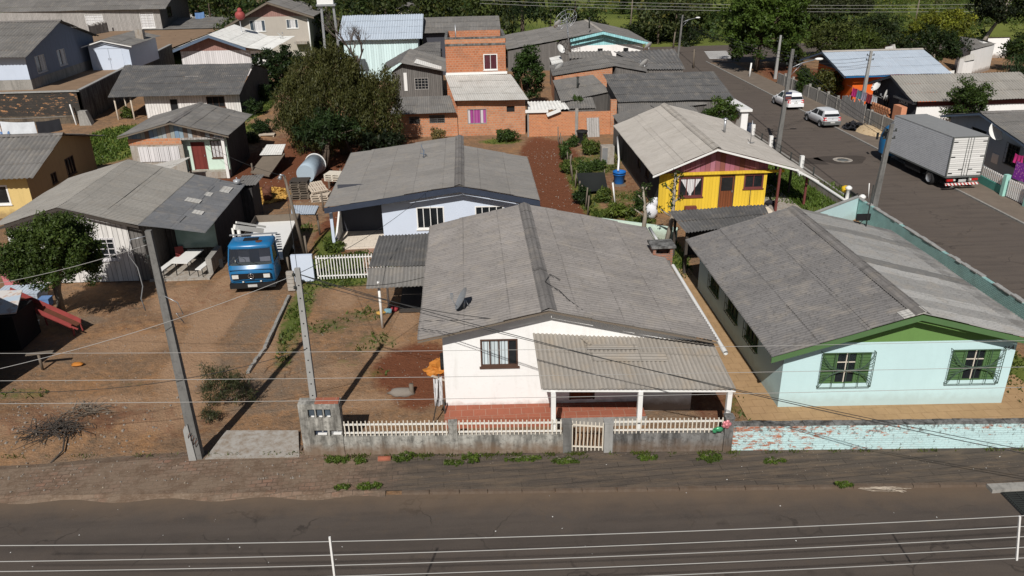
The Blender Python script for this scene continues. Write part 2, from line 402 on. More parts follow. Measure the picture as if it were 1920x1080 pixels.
M['brick_peel'] = m_brick('brick_mint_peeling', (.40, .15, .08), (.34, .11, .06), (.40, .30, .25), .24, .085, .012, .22, peel=(.50, .68, .68), peel_lo=.56, peel_hi=.60, wallfade=True)
M['brick_teal'] = m_brick('brick_teal_painted', (.27, .46, .44), (.31, .50, .47), (.16, .27, .26), .24, .085, .014, .3)
M['chimney'] = m_brick('brick_chimney', (.36, .16, .10), (.30, .12, .07), (.2, .17, .15), .24, .09, .016, .5)
M['bright_boards'] = m_plain('timber_raw', (.45, .34, .22), .8)
M['wood'] = m_plain('timber_grey', (.16, .13, .10), .85)
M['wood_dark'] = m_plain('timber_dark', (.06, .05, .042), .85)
M['wood_pale'] = m_plain('timber_pale', (.52, .44, .35), .8)
M['wood_brown'] = m_planks('door_brown_wood', [(.17, .055, .022)], .16, .05, .2, (.08, .03, .015))
M['wood_red'] = m_planks('door_red_brown', [(.16, .035, .028)], .3, .02, .15, (.08, .02, .02))
M['bark'] = m_plain('bark', (.10, .075, .055), .95, var=.4, scale=8)
M['bark_pale'] = m_plain('bark_pale', (.30, .26, .21), .95, var=.4, scale=8)
M['white_paint'] = m_plain('white_paint', (.78, .77, .74), .5, var=.08)
M['white_metal'] = m_plain('white_metal_paint', (.70, .68, .63), .45, var=.12)
M['cream_metal'] = m_plain('cream_metal_paint', (.68, .62, .52), .5, var=.12)
M['blue_trim'] = m_plain('blue_grey_trim', (.10, .14, .20), .6)
M['navy_trim'] = m_plain('dark_navy_trim', (.035, .045, .07), .6)
M['brown_trim'] = m_plain('dark_brown_trim', (.09, .05, .035), .6)
M['maroon'] = m_plain('maroon_paint', (.15, .045, .04), .6)
M['red_paint'] = m_plain('red_paint', (.30, .06, .055), .6, var=.35)
M['glass'] = m_glass('window_glass_dark')
def m_clear():
    t = NT('windscreen_clear'); tr = t.n('ShaderNodeBsdfTransparent'); tr.inputs[0].default_value = (.62, .68, .66, 1); gl = t.n('ShaderNodeBsdfGlossy'); gl.inputs['Roughness'].default_value = .06; mx = t.n('ShaderNodeMixShader'); mx.inputs[0].default_value = .14; t.l(tr.outputs[0], mx.inputs[1]); t.l(gl.outputs[0], mx.inputs[2]); t.l(mx.outputs[0], t.out.inputs['Surface']); return t.m
M['glass_clear'] = m_clear()
M['glass_blue'] = m_glass('window_glass_bluish', (.05, .065, .08), .15)
M['glass_green'] = m_plain('green_tinted_sheet', (.20, .30, .28), .25)
M['black'] = m_plain('black_matte', (.012, .012, .013), .8)
M['iron'] = m_plain('dark_iron', (.03, .033, .03), .6)
M['green_iron'] = m_plain('dark_green_iron', (.05, .085, .06), .55)
M['steel'] = m_plain('galvanised_steel', (.42, .43, .44), .4, .6)
M['alu'] = m_plain('aluminium', (.55, .56, .57), .35, .5)
M['rubber'] = m_plain('tyre_rubber', (.018, .018, .018), .9)
M['chrome'] = m_plain('chrome', (.7, .7, .7), .15, .9)
M['curtain'] = m_planks('curtain_pale_blue', [(.55, .62, .64)], .12, .12, .1, (.4, .45, .48))
M['curtain_white'] = m_planks('curtain_white', [(.66, .65, .65)], .1, .1, .1, (.5, .5, .5))
M['curtain_purple'] = m_planks('curtain_purple', [(.30, .05, .22), (.55, .5, .52), (.36, .08, .26)], .22, .05, .1)
M['curtain_wine'] = m_planks('curtain_wine', [(.09, .018, .028)], .12, .12, .2)
M['wire'] = m_plain('wire_bare_grey', (.36, .35, .33), .5, var=.1)
M['cable'] = m_plain('cable_black', (.03, .03, .03), .6)
M['truck_blue'] = m_paint('truck_blue_paint', (.012, .135, .31), .3, .15, .2)
M['car_white'] = m_paint('car_white_paint', (.76, .76, .76), .25, .03, .04)
M['car_silver'] = m_paint('car_pale_silver_paint', (.60, .61, .62), .25, .03, .05)
M['bumper'] = m_plain('bumper_grey', (.12, .125, .12), .6)
M['lamp_red'] = m_plain('lamp_red', (.45, .02, .02), .25)
M['lamp_clear'] = m_plain('lamp_clear', (.62, .62, .58), .15)
M['plate'] = m_plain('plate_grey', (.5, .5, .48), .5)
M['rust'] = m_plain('rusty_steel', (.12, .045, .025), .8, var=.4, scale=6)
M['pvc'] = m_plain('white_pvc', (.74, .73, .70), .4, var=.06)
M['tank'] = m_plain('tank_blue_grey_plastic', (.36, .44, .50), .45, var=.06)
M['barrel'] = m_plain('barrel_blue_plastic', (.015, .13, .42), .4, var=.1)
M['chips'] = m_plain('wood_chips_yellow', (.50, .29, .07), .9, var=.4, scale=10)
M['sand'] = m_plain('sand_pale', (.48, .36, .22), .95, var=.15)
M['rock'] = m_plain('stone_grey', (.23, .20, .17), .95, var=.35)
M['net'] = m_plain('black_net', (.014, .016, .015), .9)
M['sack'] = m_plain('white_woven_sack', (.66, .66, .68), .7, var=.12, scale=6)
M['cloth_white'] = m_plain('cloth_white', (.68, .70, .72), .9)
M['cloth_pink'] = m_plain('cloth_hot_pink', (.62, .04, .22), .9)
M['cloth_blue'] = m_plain('cloth_blue', (.12, .22, .42), .9)
M['cloth_black'] = m_plain('cloth_black', (.02, .02, .024), .9)
M['cloth_red'] = m_plain('cloth_red', (.32, .04, .05), .9)
M['cloth_lilac'] = m_plain('cloth_lilac', (.42, .36, .45), .9)
M['cloth_teal'] = m_plain('cloth_teal', (.16, .28, .32), .9)
M['tarp'] = m_plain('tarp_orange', (.48, .18, .03), .7, var=.4)
M['yellow'] = m_plain('yellow_paint', (.7, .45, .02), .5)
M['sign_blue'] = m_plain('sign_navy', (.03, .04, .09), .5)
M['foil_pink'] = m_plain('foil_pink', (.62, .22, .24), .3, .2)
M['foil_green'] = m_plain('foil_green', (.06, .30, .14), .3, .2)
M['leaf'] = m_leaf('foliage')
M['grassblade'] = m_leaf('grass_blades', .3)
def m_floral():
    t = NT('cloth_purple_floral'); w = t.world(); v = t.n('ShaderNodeTexVoronoi', i_Scale=7.); t.l(w, v.inputs['Vector'])
    c = t.mix(t.ramp(v.outputs['Distance'], [(.25, 1), (.4, 0)]), (.22, .03, .30), (.55, .20, .42)); t.bsdf(c, .9); return t.m
M['floral'] = m_floral()
def m_stripes():
    t = NT('red_white_chevron'); uv, u, v = t.uvsplit(); s = t.math('ADD', u, v)
    f = t.math('GREATER_THAN', t.math('FRACT', t.math('DIVIDE', s, .24)), .5); c = t.mix(f, (.75, .74, .72), (.42, .04, .03)); t.bsdf(c, .5); return t.m
M['chevron'] = m_stripes()
def m_boxside():
    t = NT('ribbed_aluminium_box'); uv, u, v = t.uvsplit(); fr = t.math('FRACT', t.math('DIVIDE', v, .12)); w = t.world()
    g = t.math('LESS_THAN', fr, .22); c = t.mix(t.noise(w, 1.4, 4), (.55, .56, .58), (.72, .73, .75)); c = t.mix(t.math('MULTIPLY', g, .5), c, (.15, .155, .17))
    c = t.mix(t.ramp(t.noise(t.world((.6, 3, 3)), 2, 5, .7), [(.5, 0), (.75, .4)]), c, (.25, .25, .26)); t.bsdf(c, .5, .15, t.math('SUBTRACT', 1., g), .02, spec=.4); return t.m
M['boxside'] = m_boxside()
M['boxdoor'] = m_planks('box_door_panels', [(.66, .65, .62)], .14, .06, .12, (.5, .49, .46), horiz=True)
def m_tarproof():
    t = NT('shed_patterned_tarp'); w = t.world((1, 1, 1)); f = t.noise(w, 1.6, 4); c = t.mix(t.ramp(f, [(.4, 0), (.5, 1)]), (.40, .47, .55), (.55, .52, .50))
    c = t.mix(t.ramp(t.noise(w, 3.2, 2), [(.55, 0), (.62, .7)]), c, (.42, .28, .22)); t.bsdf(c, .7); return t.m
M['tarproof'] = m_tarproof()
# ------------------------------------------------------------------ ground sheet with soil zones
def smooth(a, b, x):
    t = np.clip((x-a)/(b-a), 0, 1); return t*t*(3-2*t)
TZ = 3.6                                  # level of the terrace behind the retaining wall
RW0 = Z(152, 170, 4.0); RW1 = Z(322, 84, 4.0)   # top edge of the retaining wall's side
def ground_h(x, y):
    x = np.asarray(x, float); y = np.asarray(y, float)
    h = 1.3*smooth(62, 73, y)*smooth(-10, -18, x)*(1-smooth(140, 170, y))
    yd = smooth(-1.6, -3.0, x)*smooth(22.9, 23.6, y)*(1-smooth(58, 62, y))
    h = h - yd*(.035+.03*np.sin(x*1.7+np.sin(y*.9))*np.cos(y*1.3+np.sin(x*1.1)))
    for mx_, my_, mr_, mh_ in ((-14.6, 24.0, 1.8, .30), (-17.5, 24.6, 2.2, .38), (-12.6, 25.0, 1.2, .18), (-19.5, 26.2, 1.6, .3)): h = h + mh_*np.exp(-((x-mx_)**2+((y-my_)*1.3)**2)/(mr_*mr_)*1.6)
    h = h + 7.0*smooth(190, 420, y)
    return h
def gz(x, y): return float(ground_h(x, y))
def G(px, py, n=6):
    z = 0.
    for _ in range(n): p = Z(px, py, z); z = gz(p.x, p.y)
    return Vector((p.x, p.y, z))
# soil patches: (pixel centre, radii in metres, channel R=red soil G=grass B=grey gravel, strength)
ZONES = []
def zone(px, py, rx, ry, ch, s=1.0):
    p = Z(px, py); ZONES.append((p.x, p.y, rx, ry, ch, s))
for a in ((1035, 330, 1.9, 12, 0, 1.5), (1030, 290, 2.2, 5, 0, 1.5), (1050, 380, 2.0, 5, 0, 1.5), (480, 320, 5, 6, 0, 1.1), (580, 330, 4, 6, 0, 1.2), (780, 690, 1.8, 2.2, 0, 1.1), (790, 740, 1.2, 1.2, 0, .8),
          (590, 500, 1.2, 3.5, 0, .6), (640, 430, 1.5, 5, 0, 1.), (380, 560, 3.0, 2.5, 0, .35), (250, 600, 4, 3, 0, .30), (130, 790, 4, 1.6, 0, .45), (380, 650, 2.6, 2.2, 0, .25), (330, 790, 2.5, 1.6, 0, .35),
          (1160, 350, 3, 8, 0, .45), (1330, 750, 1.2, 2, 0, .6), (1520, 150, 5, 14, 0, .9), (640, 290, 8, 8, 0, .8), (490, 150, 4, 6, 0, .9),
          (645, 505, 2.6, 2.4, 1, 1.2), (690, 490, 2, 1.6, 1, 1.1), (620, 455, 1.0, 3, 1, .9), (560, 580, .7, 4.5, 1, .85), (540, 650, .5, 3, 1, .6), (620, 610, 1.2, 1.0, 1, .55), (700, 640, 1.4, 1.2, 1, .5),
          (680, 590, 1.2, 1, 1, .5), (1150, 400, 1.6, 1.2, 1, 1.), (1200, 415, 1, 1, 1, 1.), (1110, 310, 2.5, 3, 1, .75), (1140, 290, 2, 3, 1, .7), (1160, 370, 2, 2, 1, .6), (1090, 350, .9, 10, 1, .8),
          (1500, 360, 3.2, 3.2, 1, 1.6), (1460, 330, 2, 3, 1, 1.3), (1530, 380, 1.6, 2.4, 1, 1.5), (1900, 700, 1.3, 4, 1, 1.1), (1250, 470, .9, 4, 1, 1.2), (205, 285, 3.2, 4, 1, 1.5), (230, 275, 3, 3, 1, 1.5), (170, 300, 2, 3, 1, 1.2),
          (430, 400, 1.3, 1.6, 1, .5), (480, 230, 1.6, 6, 1, 1.2), (500, 195, 2, 6, 1, 1.1), (465, 265, 1.5, 2, 1, 1.), (560, 430, 1.5, 1.2, 1, .6), (30, 740, 1.6, .6, 1, .5), (240, 720, 1, .5, 1, .35), (700, 700, .8, .5, 1, .45), (650, 680, .8, .6, 1, .4), (940, 265, 2, 1.2, 1, .9), (1380, 760, .5, 1.4, 1, .5),
          (480, 590, 1.0, 3.4, 2, .65), (440, 660, 1.2, 2.0, 2, .5), (500, 720, 2.2, 1.6, 2, .55), (560, 690, 1.5, 2.5, 2, .5), (250, 870, 4, .9, 2, .6), (60, 660, 4, 2, 2, .4), (500, 760, 2.0, .8, 2, .6),
          (720, 560, 2.0, 2.0, 2, .35), (600, 380, 3, 2, 2, .5), (1100, 780, 5, .7, 2, .6), (1300, 780, 2, .9, 2, .6), (160, 600, 1.2, .6, 2, .8), (400, 560, .7, 3.2, 3, 1.), (440, 575, .5, 3.5, 3, .9), (385, 620, .8, 3, 3, 1.), (355, 690, 1.1, 2.2, 3, 1.), (310, 770, 1.5, 1.5, 3, .9), (250, 640, 2.2, 1.2, 3, .7), (180, 760, 2.5, .8, 3, .8), (60, 800, 2.2, .9, 3, .9), (330, 560, 1.2, 2, 3, .8), (510, 640, .5, 3, 3, .7), (640, 560, 1., 1.6, 3, .6), (620, 700, 1.2, 1.2, 3, .6), (720, 650, 1.2, 1.6, 3, .6), (760, 600, .6, 1.5, 3, .9), (690, 750, 1.4, .8, 3, .6), (1250, 520, .8, 4, 2, .3)):
    zone(*a)
def axis(lo, hi, step, far0, far1, k):
    a = list(np.arange(lo, hi+step/2, step)); st = step; v = lo
    while v > far0: st *= k; v -= st; a.insert(0, v)
    st = step; v = a[-1]
    while v < far1: st *= k; v += st; a.append(v)
    return np.array(a)
def zone_vals(Xg, Yg):
    c = np.zeros(Xg.shape+(4,), np.float32)
    for (cx, cy, rx, ry, ch, s) in ZONES:
        d = ((Xg-cx)/rx)**2+((Yg-cy)/ry)**2; c[..., ch] = np.maximum(c[..., ch], s*np.clip(1.25-d*.85, 0, 1))
    return c
def build_ground():
    xs = axis(-42, 42, .34, -900, 900, 1.25); ys = axis(18, 72, .3, -60, 1600, 1.15)
    Xg, Yg = np.meshgrid(xs, ys); Hg = ground_h(Xg, Yg)
    c = zone_vals(Xg, Yg)
    far = smooth(100, 116, Yg); c[..., 1] = np.maximum(c[..., 1], 1.6*far); c[..., 0] *= (1-far)
    ny, nx = Xg.shape; vs = np.stack([Xg, Yg, Hg], -1).reshape(-1, 3)
    idx = np.arange(ny*nx).reshape(ny, nx); fs = np.stack([idx[:-1, :-1], idx[:-1, 1:], idx[1:, 1:], idx[1:, :-1]], -1).reshape(-1, 4)
    me = bpy.data.meshes.new('ground'); n = len(fs)
    me.vertices.add(len(vs)); me.loops.add(n*4); me.polygons.add(n)
    me.vertices.foreach_set('co', vs.astype(np.float32).ravel()); me.loops.foreach_set('vertex_index', fs.astype(np.int32).ravel())
    me.polygons.foreach_set('loop_start', np.arange(0, n*4, 4, dtype=np.int32))
    me.color_attributes.new('zone', 'FLOAT_COLOR', 'POINT').data.foreach_set('color', c.reshape(-1))
    me.polygons.foreach_set('use_smooth', [True]*n)
    me.update(calc_edges=True)
    t = NT('soil'); a = t.n('ShaderNodeAttribute', attribute_name='zone'); sp = t.n('ShaderNodeSeparateColor'); t.l(a.outputs['Color'], sp.inputs[0])
    w = t.world(); n1 = t.noise(w, .45, 6, .6); n2 = t.noise(w, 2.6, 6, .68); n3 = t.noise(w, 13, 5, .7)
    base = t.ramp(n1, [(.3, (.20, .128, .080)), (.5, (.275, .162, .090)), (.7, (.37, .195, .090))])
    base = t.mix(t.ramp(n2, [(.4, 0), (.68, .65)]), base, (.115, .082, .055))
    base = t.mix(t.ramp(n3, [(.52, 0), (.72, .45)]), base, (.34, .26, .19))
    base = t.mix(t.ramp(n3, [(.30, .6), (.42, 0)]), base, (.08, .055, .038))
    n4 = t.noise(t.world((1, 1.6, 1)), 1.1, 8, .75); base = t.mix(t.ramp(n4, [(.52, 0), (.66, .6)]), base, (.30, .165, .075)); base = t.mix(t.ramp(n4, [(.34, .6), (.46, 0)]), base, (.10, .085, .065))
    red = t.mix(n2, (.115, .042, .022), (.20, .078, .040)); red = t.mix(t.ramp(n3, [(.55, 0), (.75, .5)]), red, (.07, .03, .018))
    grs = t.mix(n2, (.035, .06, .012), (.085, .125, .022)); grs = t.mix(t.ramp(n3, [(.5, 0), (.7, .6)]), grs, (.12, .10, .05))
    farn = t.noise(w, .035, 6, .6); grs = t.mix(t.ramp(farn, [(.38, 0), (.58, .85)]), grs, (.17, .19, .045))
    grv = t.mix(n3, (.12, .085, .058), (.30, .22, .155))
    def msk(v, off=.55): return t.ramp(t.math('ADD', v, t.math('MULTIPLY', t.math('SUBTRACT', n2, .5), 1.1)), [(off-.25, 0), (off+.2, 1)])
    tan = t.mix(n2, (.27, .165, .098), (.38, .245, .15)); base = t.mix(msk(a.outputs['Alpha'], .5), base, tan); c_ = t.mix(msk(sp.outputs[2]), base, grv); c_ = t.mix(msk(sp.outputs[0]), c_, red); c_ = t.mix(msk(sp.outputs[1], .62), c_, grs); c_ = c_ if False else c_
    sp3 = t.n('ShaderNodeSeparateXYZ'); t.l(w, sp3.inputs[0]); vo = t.n('ShaderNodeTexVoronoi', i_Scale=7.); t.l(w, vo.inputs['Vector']); c_ = t.mix(t.math('MULTIPLY', t.ramp(vo.outputs['Distance'], [(.10, 1), (.22, 0)]), t.ramp(n2, [(.55, 0), (.7, .35)])), c_, (.30, .23, .17))
    hb = t.math('ADD', t.math('MULTIPLY', n2, 1.6), n3); t.bsdf(c_, .95, 0, hb, .09, spec=.1)
    me.materials.append(t.m); o = bpy.data.objects.new('ground', me); COL.objects.link(o); tag(o, kind='structure', label='bare brown and red earth of the yards with patches of grass')
build_ground()

def struct(name, mb, mat, label=None):
    o = mb.build(name, mat); tag(o, label, kind='structure'); return o

# front street: kerb line runs from K0 to K1
K0 = Z(0, 938); K1 = Z(1900, 912); KD = (K1-K0).normalized()
def kerb(x): return K0.y+(x-K0.x)*KD.y/KD.x
F0 = Z(570, 858); F1 = Z(1370, 850); FD = (F1-F0).normalized()
def fy(x): return F0.y+(x-F0.x)*FD.y/FD.x          # foot of the street-side fence
SX0, SX1 = 24.0, 31.5                               # side street edges
def m_asphalt(name, k=1.0, front=False):
    t = NT(name); w = t.world(); n1 = t.noise(w, .35, 5, .6); n2 = t.noise(t.world((.25, 2.2, 1)), 1.0, 5, .6); n3 = t.noise(w, 45, 4, .7)
    c = t.mix(n1, (.068*k, .055*k, .047*k), (.094*k, .076*k, .062*k)); c = t.mix(t.ramp(n2, [(.45, 0), (.7, .45)]), c, (.04*k, .033*k, .029*k))
    c = t.mix(t.ramp(n3, [(.5, 0), (.75, .7)]), c, (.12*k, .10*k, .085*k)); c = t.mix(t.ramp(t.noise(w, 1.9, 6, .7), [(.56, 0), (.72, .45)]), c, (.10*k, .072*k, .05*k))
    vo = t.n('ShaderNodeTexVoronoi', feature='DISTANCE_TO_EDGE', i_Scale=.42); dn = t.n('ShaderNodeTexNoise', i_Scale=1.5, i_Detail=4.); t.l(w, dn.inputs['Vector']); ad = t.n('ShaderNodeVectorMath', operation='MULTIPLY_ADD'); ad.inputs[1].default_value = (.9,)*3; t.l(dn.outputs['Color'], ad.inputs[0]); t.l(w, ad.inputs[2]); t.l(ad.outputs[0], vo.inputs['Vector'])
    c = t.mix(t.math('MULTIPLY', t.ramp(vo.outputs['Distance'], [(.006, 1), (.016, 0)]), t.ramp(n1, [(.5, 0), (.62, .6)])), c, (.025*k, .021*k, .018*k))
    c = t.mix(t.ramp(t.noise(w, .8, 5, .6), [(.62, 0), (.70, .4)]), c, (.03*k, .025*k, .021*k))
    if front:
        sp = t.n('ShaderNodeSeparateXYZ'); t.l(w, sp.inputs[0]); d = t.math('SUBTRACT', t.math('SUBTRACT', sp.outputs[1], K0.y), t.math('MULTIPLY', t.math('SUBTRACT', sp.outputs[0], K0.x), KD.y/KD.x))
        dd = t.math('ADD', d, t.math('MULTIPLY', t.math('SUBTRACT', t.noise(w, 1.1, 5, .65), .5), 1.2)); mr = t.n('ShaderNodeMapRange'); mr.inputs[1].default_value = -1.1; mr.inputs[2].default_value = -.05; t.l(dd, mr.inputs[0]); c = t.mix(t.math('MULTIPLY', mr.outputs[0], .75), c, (.15, .105, .07))
        ln = t.math('SINE', t.math('MULTIPLY', dd, 2.3)); c = t.mix(t.ramp(ln, [(.4, 0), (1., .35)]), c, (.05, .042, .037))
    t.bsdf(c, .9, 0, n3, .012, spec=.2); return t.m
M['asphalt'] = m_asphalt('asphalt_brown_grey', 1.0, True)
M['asphalt_side'] = m_asphalt('asphalt_side_street', 1.3)
M['asphalt_patch'] = m_asphalt('asphalt_dark_patch', .75)
mb = MB()
xs = np.linspace(-120, 120, 121)
for a, b in zip(xs, xs[1:]):
    mb.face([(a, 2+(kerb(a)-20)*1.0, .006), (b, 2+(kerb(b)-20), .006), (b, kerb(b), .006), (a, kerb(a), .006)])
struct('road', mb, M['asphalt'], 'brown grey asphalt street in the foreground')
mb = MB()
for y in np.arange(19, 118, 3.0): mb.face([(SX0, y, .010), (SX1, y, .010), (SX1, y+3, .010), (SX0, y+3, .010)])
struct('side_street', mb, M['asphalt_side'], 'asphalt side street running back on the right')
mb = MB(); q = [Z(1180, 95), Z(1420, 97), Z(1440, 122), Z(1180, 133)]
mb.face([(2, 105, .014), (70, 105, .014), (70, 122, .014), (2, 122, .014)])
struct('cross_street', mb, M['asphalt_side'], 'far cross street at the end of the side street')
mb = MB()
for k in range(7):
    a = Z(1322+k*1.5, 97.5+k*2.1, .02); mb.face([a, a+Vector((3.2, 0, 0)), a+Vector((3.2, .55, 0)), a+Vector((0, .55, 0))])
struct('crosswalk', mb, M['white_paint'], 'white painted crosswalk bars at the far street corner')

# pavement in front of the fence: broken reddish pavers left, blackened stone right
def m_pavers():
    t = NT('pavers'); w = t.world(); sp = t.n('ShaderNodeSeparateXYZ'); t.l(w, sp.inputs[0])
    b = t.n('ShaderNodeTexBrick'); b.inputs['Scale'].default_value = 1; b.inputs['Brick Width'].default_value = .34; b.inputs['Row Height'].default_value = .19; b.inputs['Mortar Size'].default_value = .014
    b.inputs['Color1'].default_value = (.235, .125, .085, 1); b.inputs['Color2'].default_value = (.20, .15, .115, 1); b.inputs['Mortar'].default_value = (.055, .042, .033, 1)
    wr = t.n('ShaderNodeMapping'); wr.inputs['Rotation'].default_value = (0, 0, R(-3.4)); t.l(w, wr.inputs[0])
    dn = t.n('ShaderNodeTexNoise', i_Scale=.8, i_Detail=2.); t.l(w, dn.inputs['Vector']); ad = t.n('ShaderNodeVectorMath', operation='MULTIPLY_ADD'); ad.inputs[1].default_value = (.18,)*3
    t.l(dn.outputs['Color'], ad.inputs[0]); t.l(wr.outputs[0], ad.inputs[2]); t.l(ad.outputs[0], b.inputs['Vector'])
    n2 = t.noise(w, 1.6, 6, .65); c = t.mix(t.ramp(t.noise(w, .7, 5), [(.30, 0), (.54, .94)]), b.outputs['Color'], (.18, .132, .094))
    c = t.mix(t.ramp(n2, [(.46, 0), (.60, .85)]), c, (.13, .088, .06)); c = t.mix(t.ramp(t.noise(w, 14, 4, .7), [(.5, 0), (.7, .5)]), c, (.27, .21, .16))
    st = t.n('ShaderNodeTexBrick'); st.inputs['Scale'].default_value = 1; st.inputs['Brick Width'].default_value = 1.6; st.inputs['Row Height'].default_value = .3; st.inputs['Mortar Size'].default_value = .012
    st.inputs['Color1'].default_value = (.078, .064, .053, 1); st.inputs['Color2'].default_value = (.096, .078, .063, 1); st.inputs['Mortar'].default_value = (.05, .042, .035, 1); t.l(wr.outputs[0], st.inputs['Vector'])
    d = t.mix(t.ramp(t.noise(t.world((.5, 3, 1)), 1.6, 6, .7), [(.46, 0), (.64, .8)]), st.outputs['Color'], (.14, .105, .075)); d = t.mix(t.ramp(t.noise(w, 22, 3, .7), [(.62, 0), (.74, .7)]), d, (.24, .20, .16))
    f = t.ramp(t.math('ADD', sp.outputs[0], t.math('MULTIPLY', t.math('SUBTRACT', n2, .5), 3.)), [(0., 0), (1., 1)])
    mr = t.n('ShaderNodeMapRange'); mr.inputs[1].default_value = -4.4; mr.inputs[2].default_value = -2.2; t.l(t.math('ADD', sp.outputs[0], t.math('MULTIPLY', t.math('SUBTRACT', n2, .5), 3.)), mr.inputs[0])
    c = t.mix(mr.outputs[0], c, d); c = t.mix(t.ramp(t.noise(w, 1.0, 5, .7), [(.60, 0), (.68, .7)]), c, (.055, .075, .018)) if False else c
    t.bsdf(c, .92, 0, b.outputs['Fac'], -.012, spec=.1); return t.m
M['pavers'] = m_pavers()
mb = MB(); xs = np.arange(-60, SX0-.5, .5)
for a, b in zip(xs, xs[1:]):
    def top(x): return fy(x)+.25 if x > -6 else fy(-6)+.25+min(0, (x+8)*.03)
    if a < -3: mb.face([(a, kerb(a)-.12-.1*math.sin(a*2.1), .009), (b, kerb(b)-.12-.1*math.sin(b*2.1), .009), (b, kerb(b)+.10, .085), (a, kerb(a)+.10, .085)])
    mb.face([(a, kerb(a)+.10, .085), (b, kerb(b)+.10, .085), (b, top(b), .10), (a, top(a), .10)])
    if a < -6.2: mb.face([(a, top(a), .10), (b, top(b), .10), (b, top(b)+.5, -.01), (a, top(a)+.5, -.01)])
struct('pavement', mb, M['pavers'], 'broken paver footway along the front street')
mb = MB(); x = -14.2
while x < SX0-1:
    L = rnd.uniform(.8, 1.2); h = .085+rnd.uniform(-.012, .012)
    if x > -3.0:
        mb.hexa([(x, kerb(x)-.02, 0), (x+L-.02, kerb(x+L)-.02, 0), (x+L-.02, kerb(x+L)+.12, 0), (x, kerb(x)+.12, 0), (x, kerb(x), h), (x+L-.02, kerb(x+L), h), (x+L-.02, kerb(x+L)+.12, h+.004), (x, kerb(x)+.12, h+.004)])
    x += L
struct('kerb', mb, m_plaster('kerb_stone_brown', (.10, .088, .076), .8, .4, dcol=(.05, .04, .033)), 'worn blackened kerb stones of the front street')
mb = MB()
for y in np.arange(24, 105, 2.0):
    mb.box((SX0-.14, y, 0), (SX0, y+1.98, .11)); mb.box((SX1, y, 0), (SX1+.14, y+1.98, .11))
struct('kerb', mb, M['concrete'], 'kerbs of the side street')
mb = MB()
for y in np.arange(24, 104, 2.0):
    mb.box((SX1+.14, y, -.02), (34.6, y+2.0, .09))
struct('pavement', mb, m_plain('pavement_grey_brown', (.17, .135, .105), .95, var=.4, scale=1.2), 'dusty footway on the far side of the side street')
mb = MB()
for y in np.arange(20, 104, 2.0): mb.box((22.9, y, -.02), (SX0-.14, y+2.0, .07))
struct('pavement', mb, m_plain('pavement_dark_brown', (.085, .068, .052), .95, var=.4, scale=1.5), 'narrow dark footway beside the mint brick wall')
# driveway apron and yard paths
mb = MB(); q = [Z(385, 866), Z(562, 862), Z(560, 812), Z(425, 812)]
mb.hexa([(p.x, p.y, -.02) for p in q]+[(p.x, p.y, .115) for p in q]); struct('driveway_apron', mb, M['slab'], 'pale concrete apron between the leaning pole and the meter pillar')
mb = MB(); q = [Z(1280, 525), Z(1455, 790), Z(1375, 790), Z(1245, 520)]
q = [Vector((8.95, 35.2, 0)), Vector((10.62, 35.6, 0)), Vector((10.62, 22.0, 0)), Vector((9.55, 22.0, 0))]
q = [Z(1250, 505), Z(1292, 505), Z(1500, 790), Z(1402, 790)]
mb.face([(p.x, p.y, .05) for p in q]); p0 = Z(1440, 792); mb.face([Vector((q[2].x-1.2, p0.y-.75, .054)), Vector((20.4, p0.y-1.1, .054)), Vector((20.4, 25.2, .054)), Vector((q[2].x-1.2, 25.2, .054))])
struct('path', mb, M['tile_path'], 'ochre tiled path around the mint house')
mb = MB(); q = [Z(640, 470, .1), Z(722, 470, .1), Z(722, 430, .1), Z(655, 432, .1)]
mb.face([(-7.5, 41.45, .12), (-4.9, 41.45, .12), (-4.9, 44.2, .12), (-7.5, 44.2, .12)]); mb.box((-7.5, 41.45, -.02), (-4.9, 41.5, .115)); struct('porch_floor', mb, M['tile_cream'], 'cream tiled porch floor of the pale blue house')
mb = MB(); mb.face([(-5.6, 37.7, .03), (-4.8, 37.7, .03), (-4.6, 41.4, .03), (-6.0, 41.4, .03)]); struct('path', mb, m_plain('path_pink_brick', (.36, .22, .16), .9), 'pinkish path from the white gate to the porch')
# terrace behind the retaining wall
mb = MB(); a = Vector((RW0.x-.1, 72.1, TZ)); b = Vector((RW1.x-.2, RW1.y, TZ))
mb.face([(-90, 72.1, TZ), a, b, (b.x, 200, TZ), (-90, 200, TZ)]); struct('terrace', mb, m_plain('terrace_earth', (.24, .16, .10), .95, var=.4, scale=.8), 'raised earth terrace of the upper houses')
# street patch, manhole, drain
mb = MB(); c = Z(1580, 300)
pts = [(c.x+math.cos(t)*1.75*(1+.25*math.sin(3*t)), c.y+math.sin(t)*1.5*(1+.2*math.cos(2*t)), .014) for t in np.linspace(0, 2*math.pi, 24, endpoint=False)]
mb.face(pts); mb.face([Vector((c.x-3.6, c.y-.6, .014)), Vector((c.x-1.5, c.y-1.2, .014)), Vector((c.x-1.5, c.y+.9, .014)), Vector((c.x-2.9, c.y+.8, .014))]); struct('asphalt_patch', mb, M['asphalt_patch'], 'dark repaired asphalt around the manhole')
t_ = thing('manhole', 'round manhole cover with pale concrete ring in the side street', 'manhole', (c.x, c.y, .016))
mb = MB(); mb.lathe((c.x, c.y, .016), [(.40, .0), (.40, .012), (.66, .012), (.70, .0)], 24, cap=False); mb.build('ring', M['slab'], t_)
mb = MB(); mb.lathe((c.x, c.y, .016), [(.0, .008), (.39, .008), (.39, 0)], 24, cap=False); mb.build('cover', M['bumper'], t_)
d0 = Z(1872, 916, .09); t_ = thing('storm_drain', 'dark grated storm drain at the kerb by the right edge', 'drain', (d0.x, d0.y, 0))
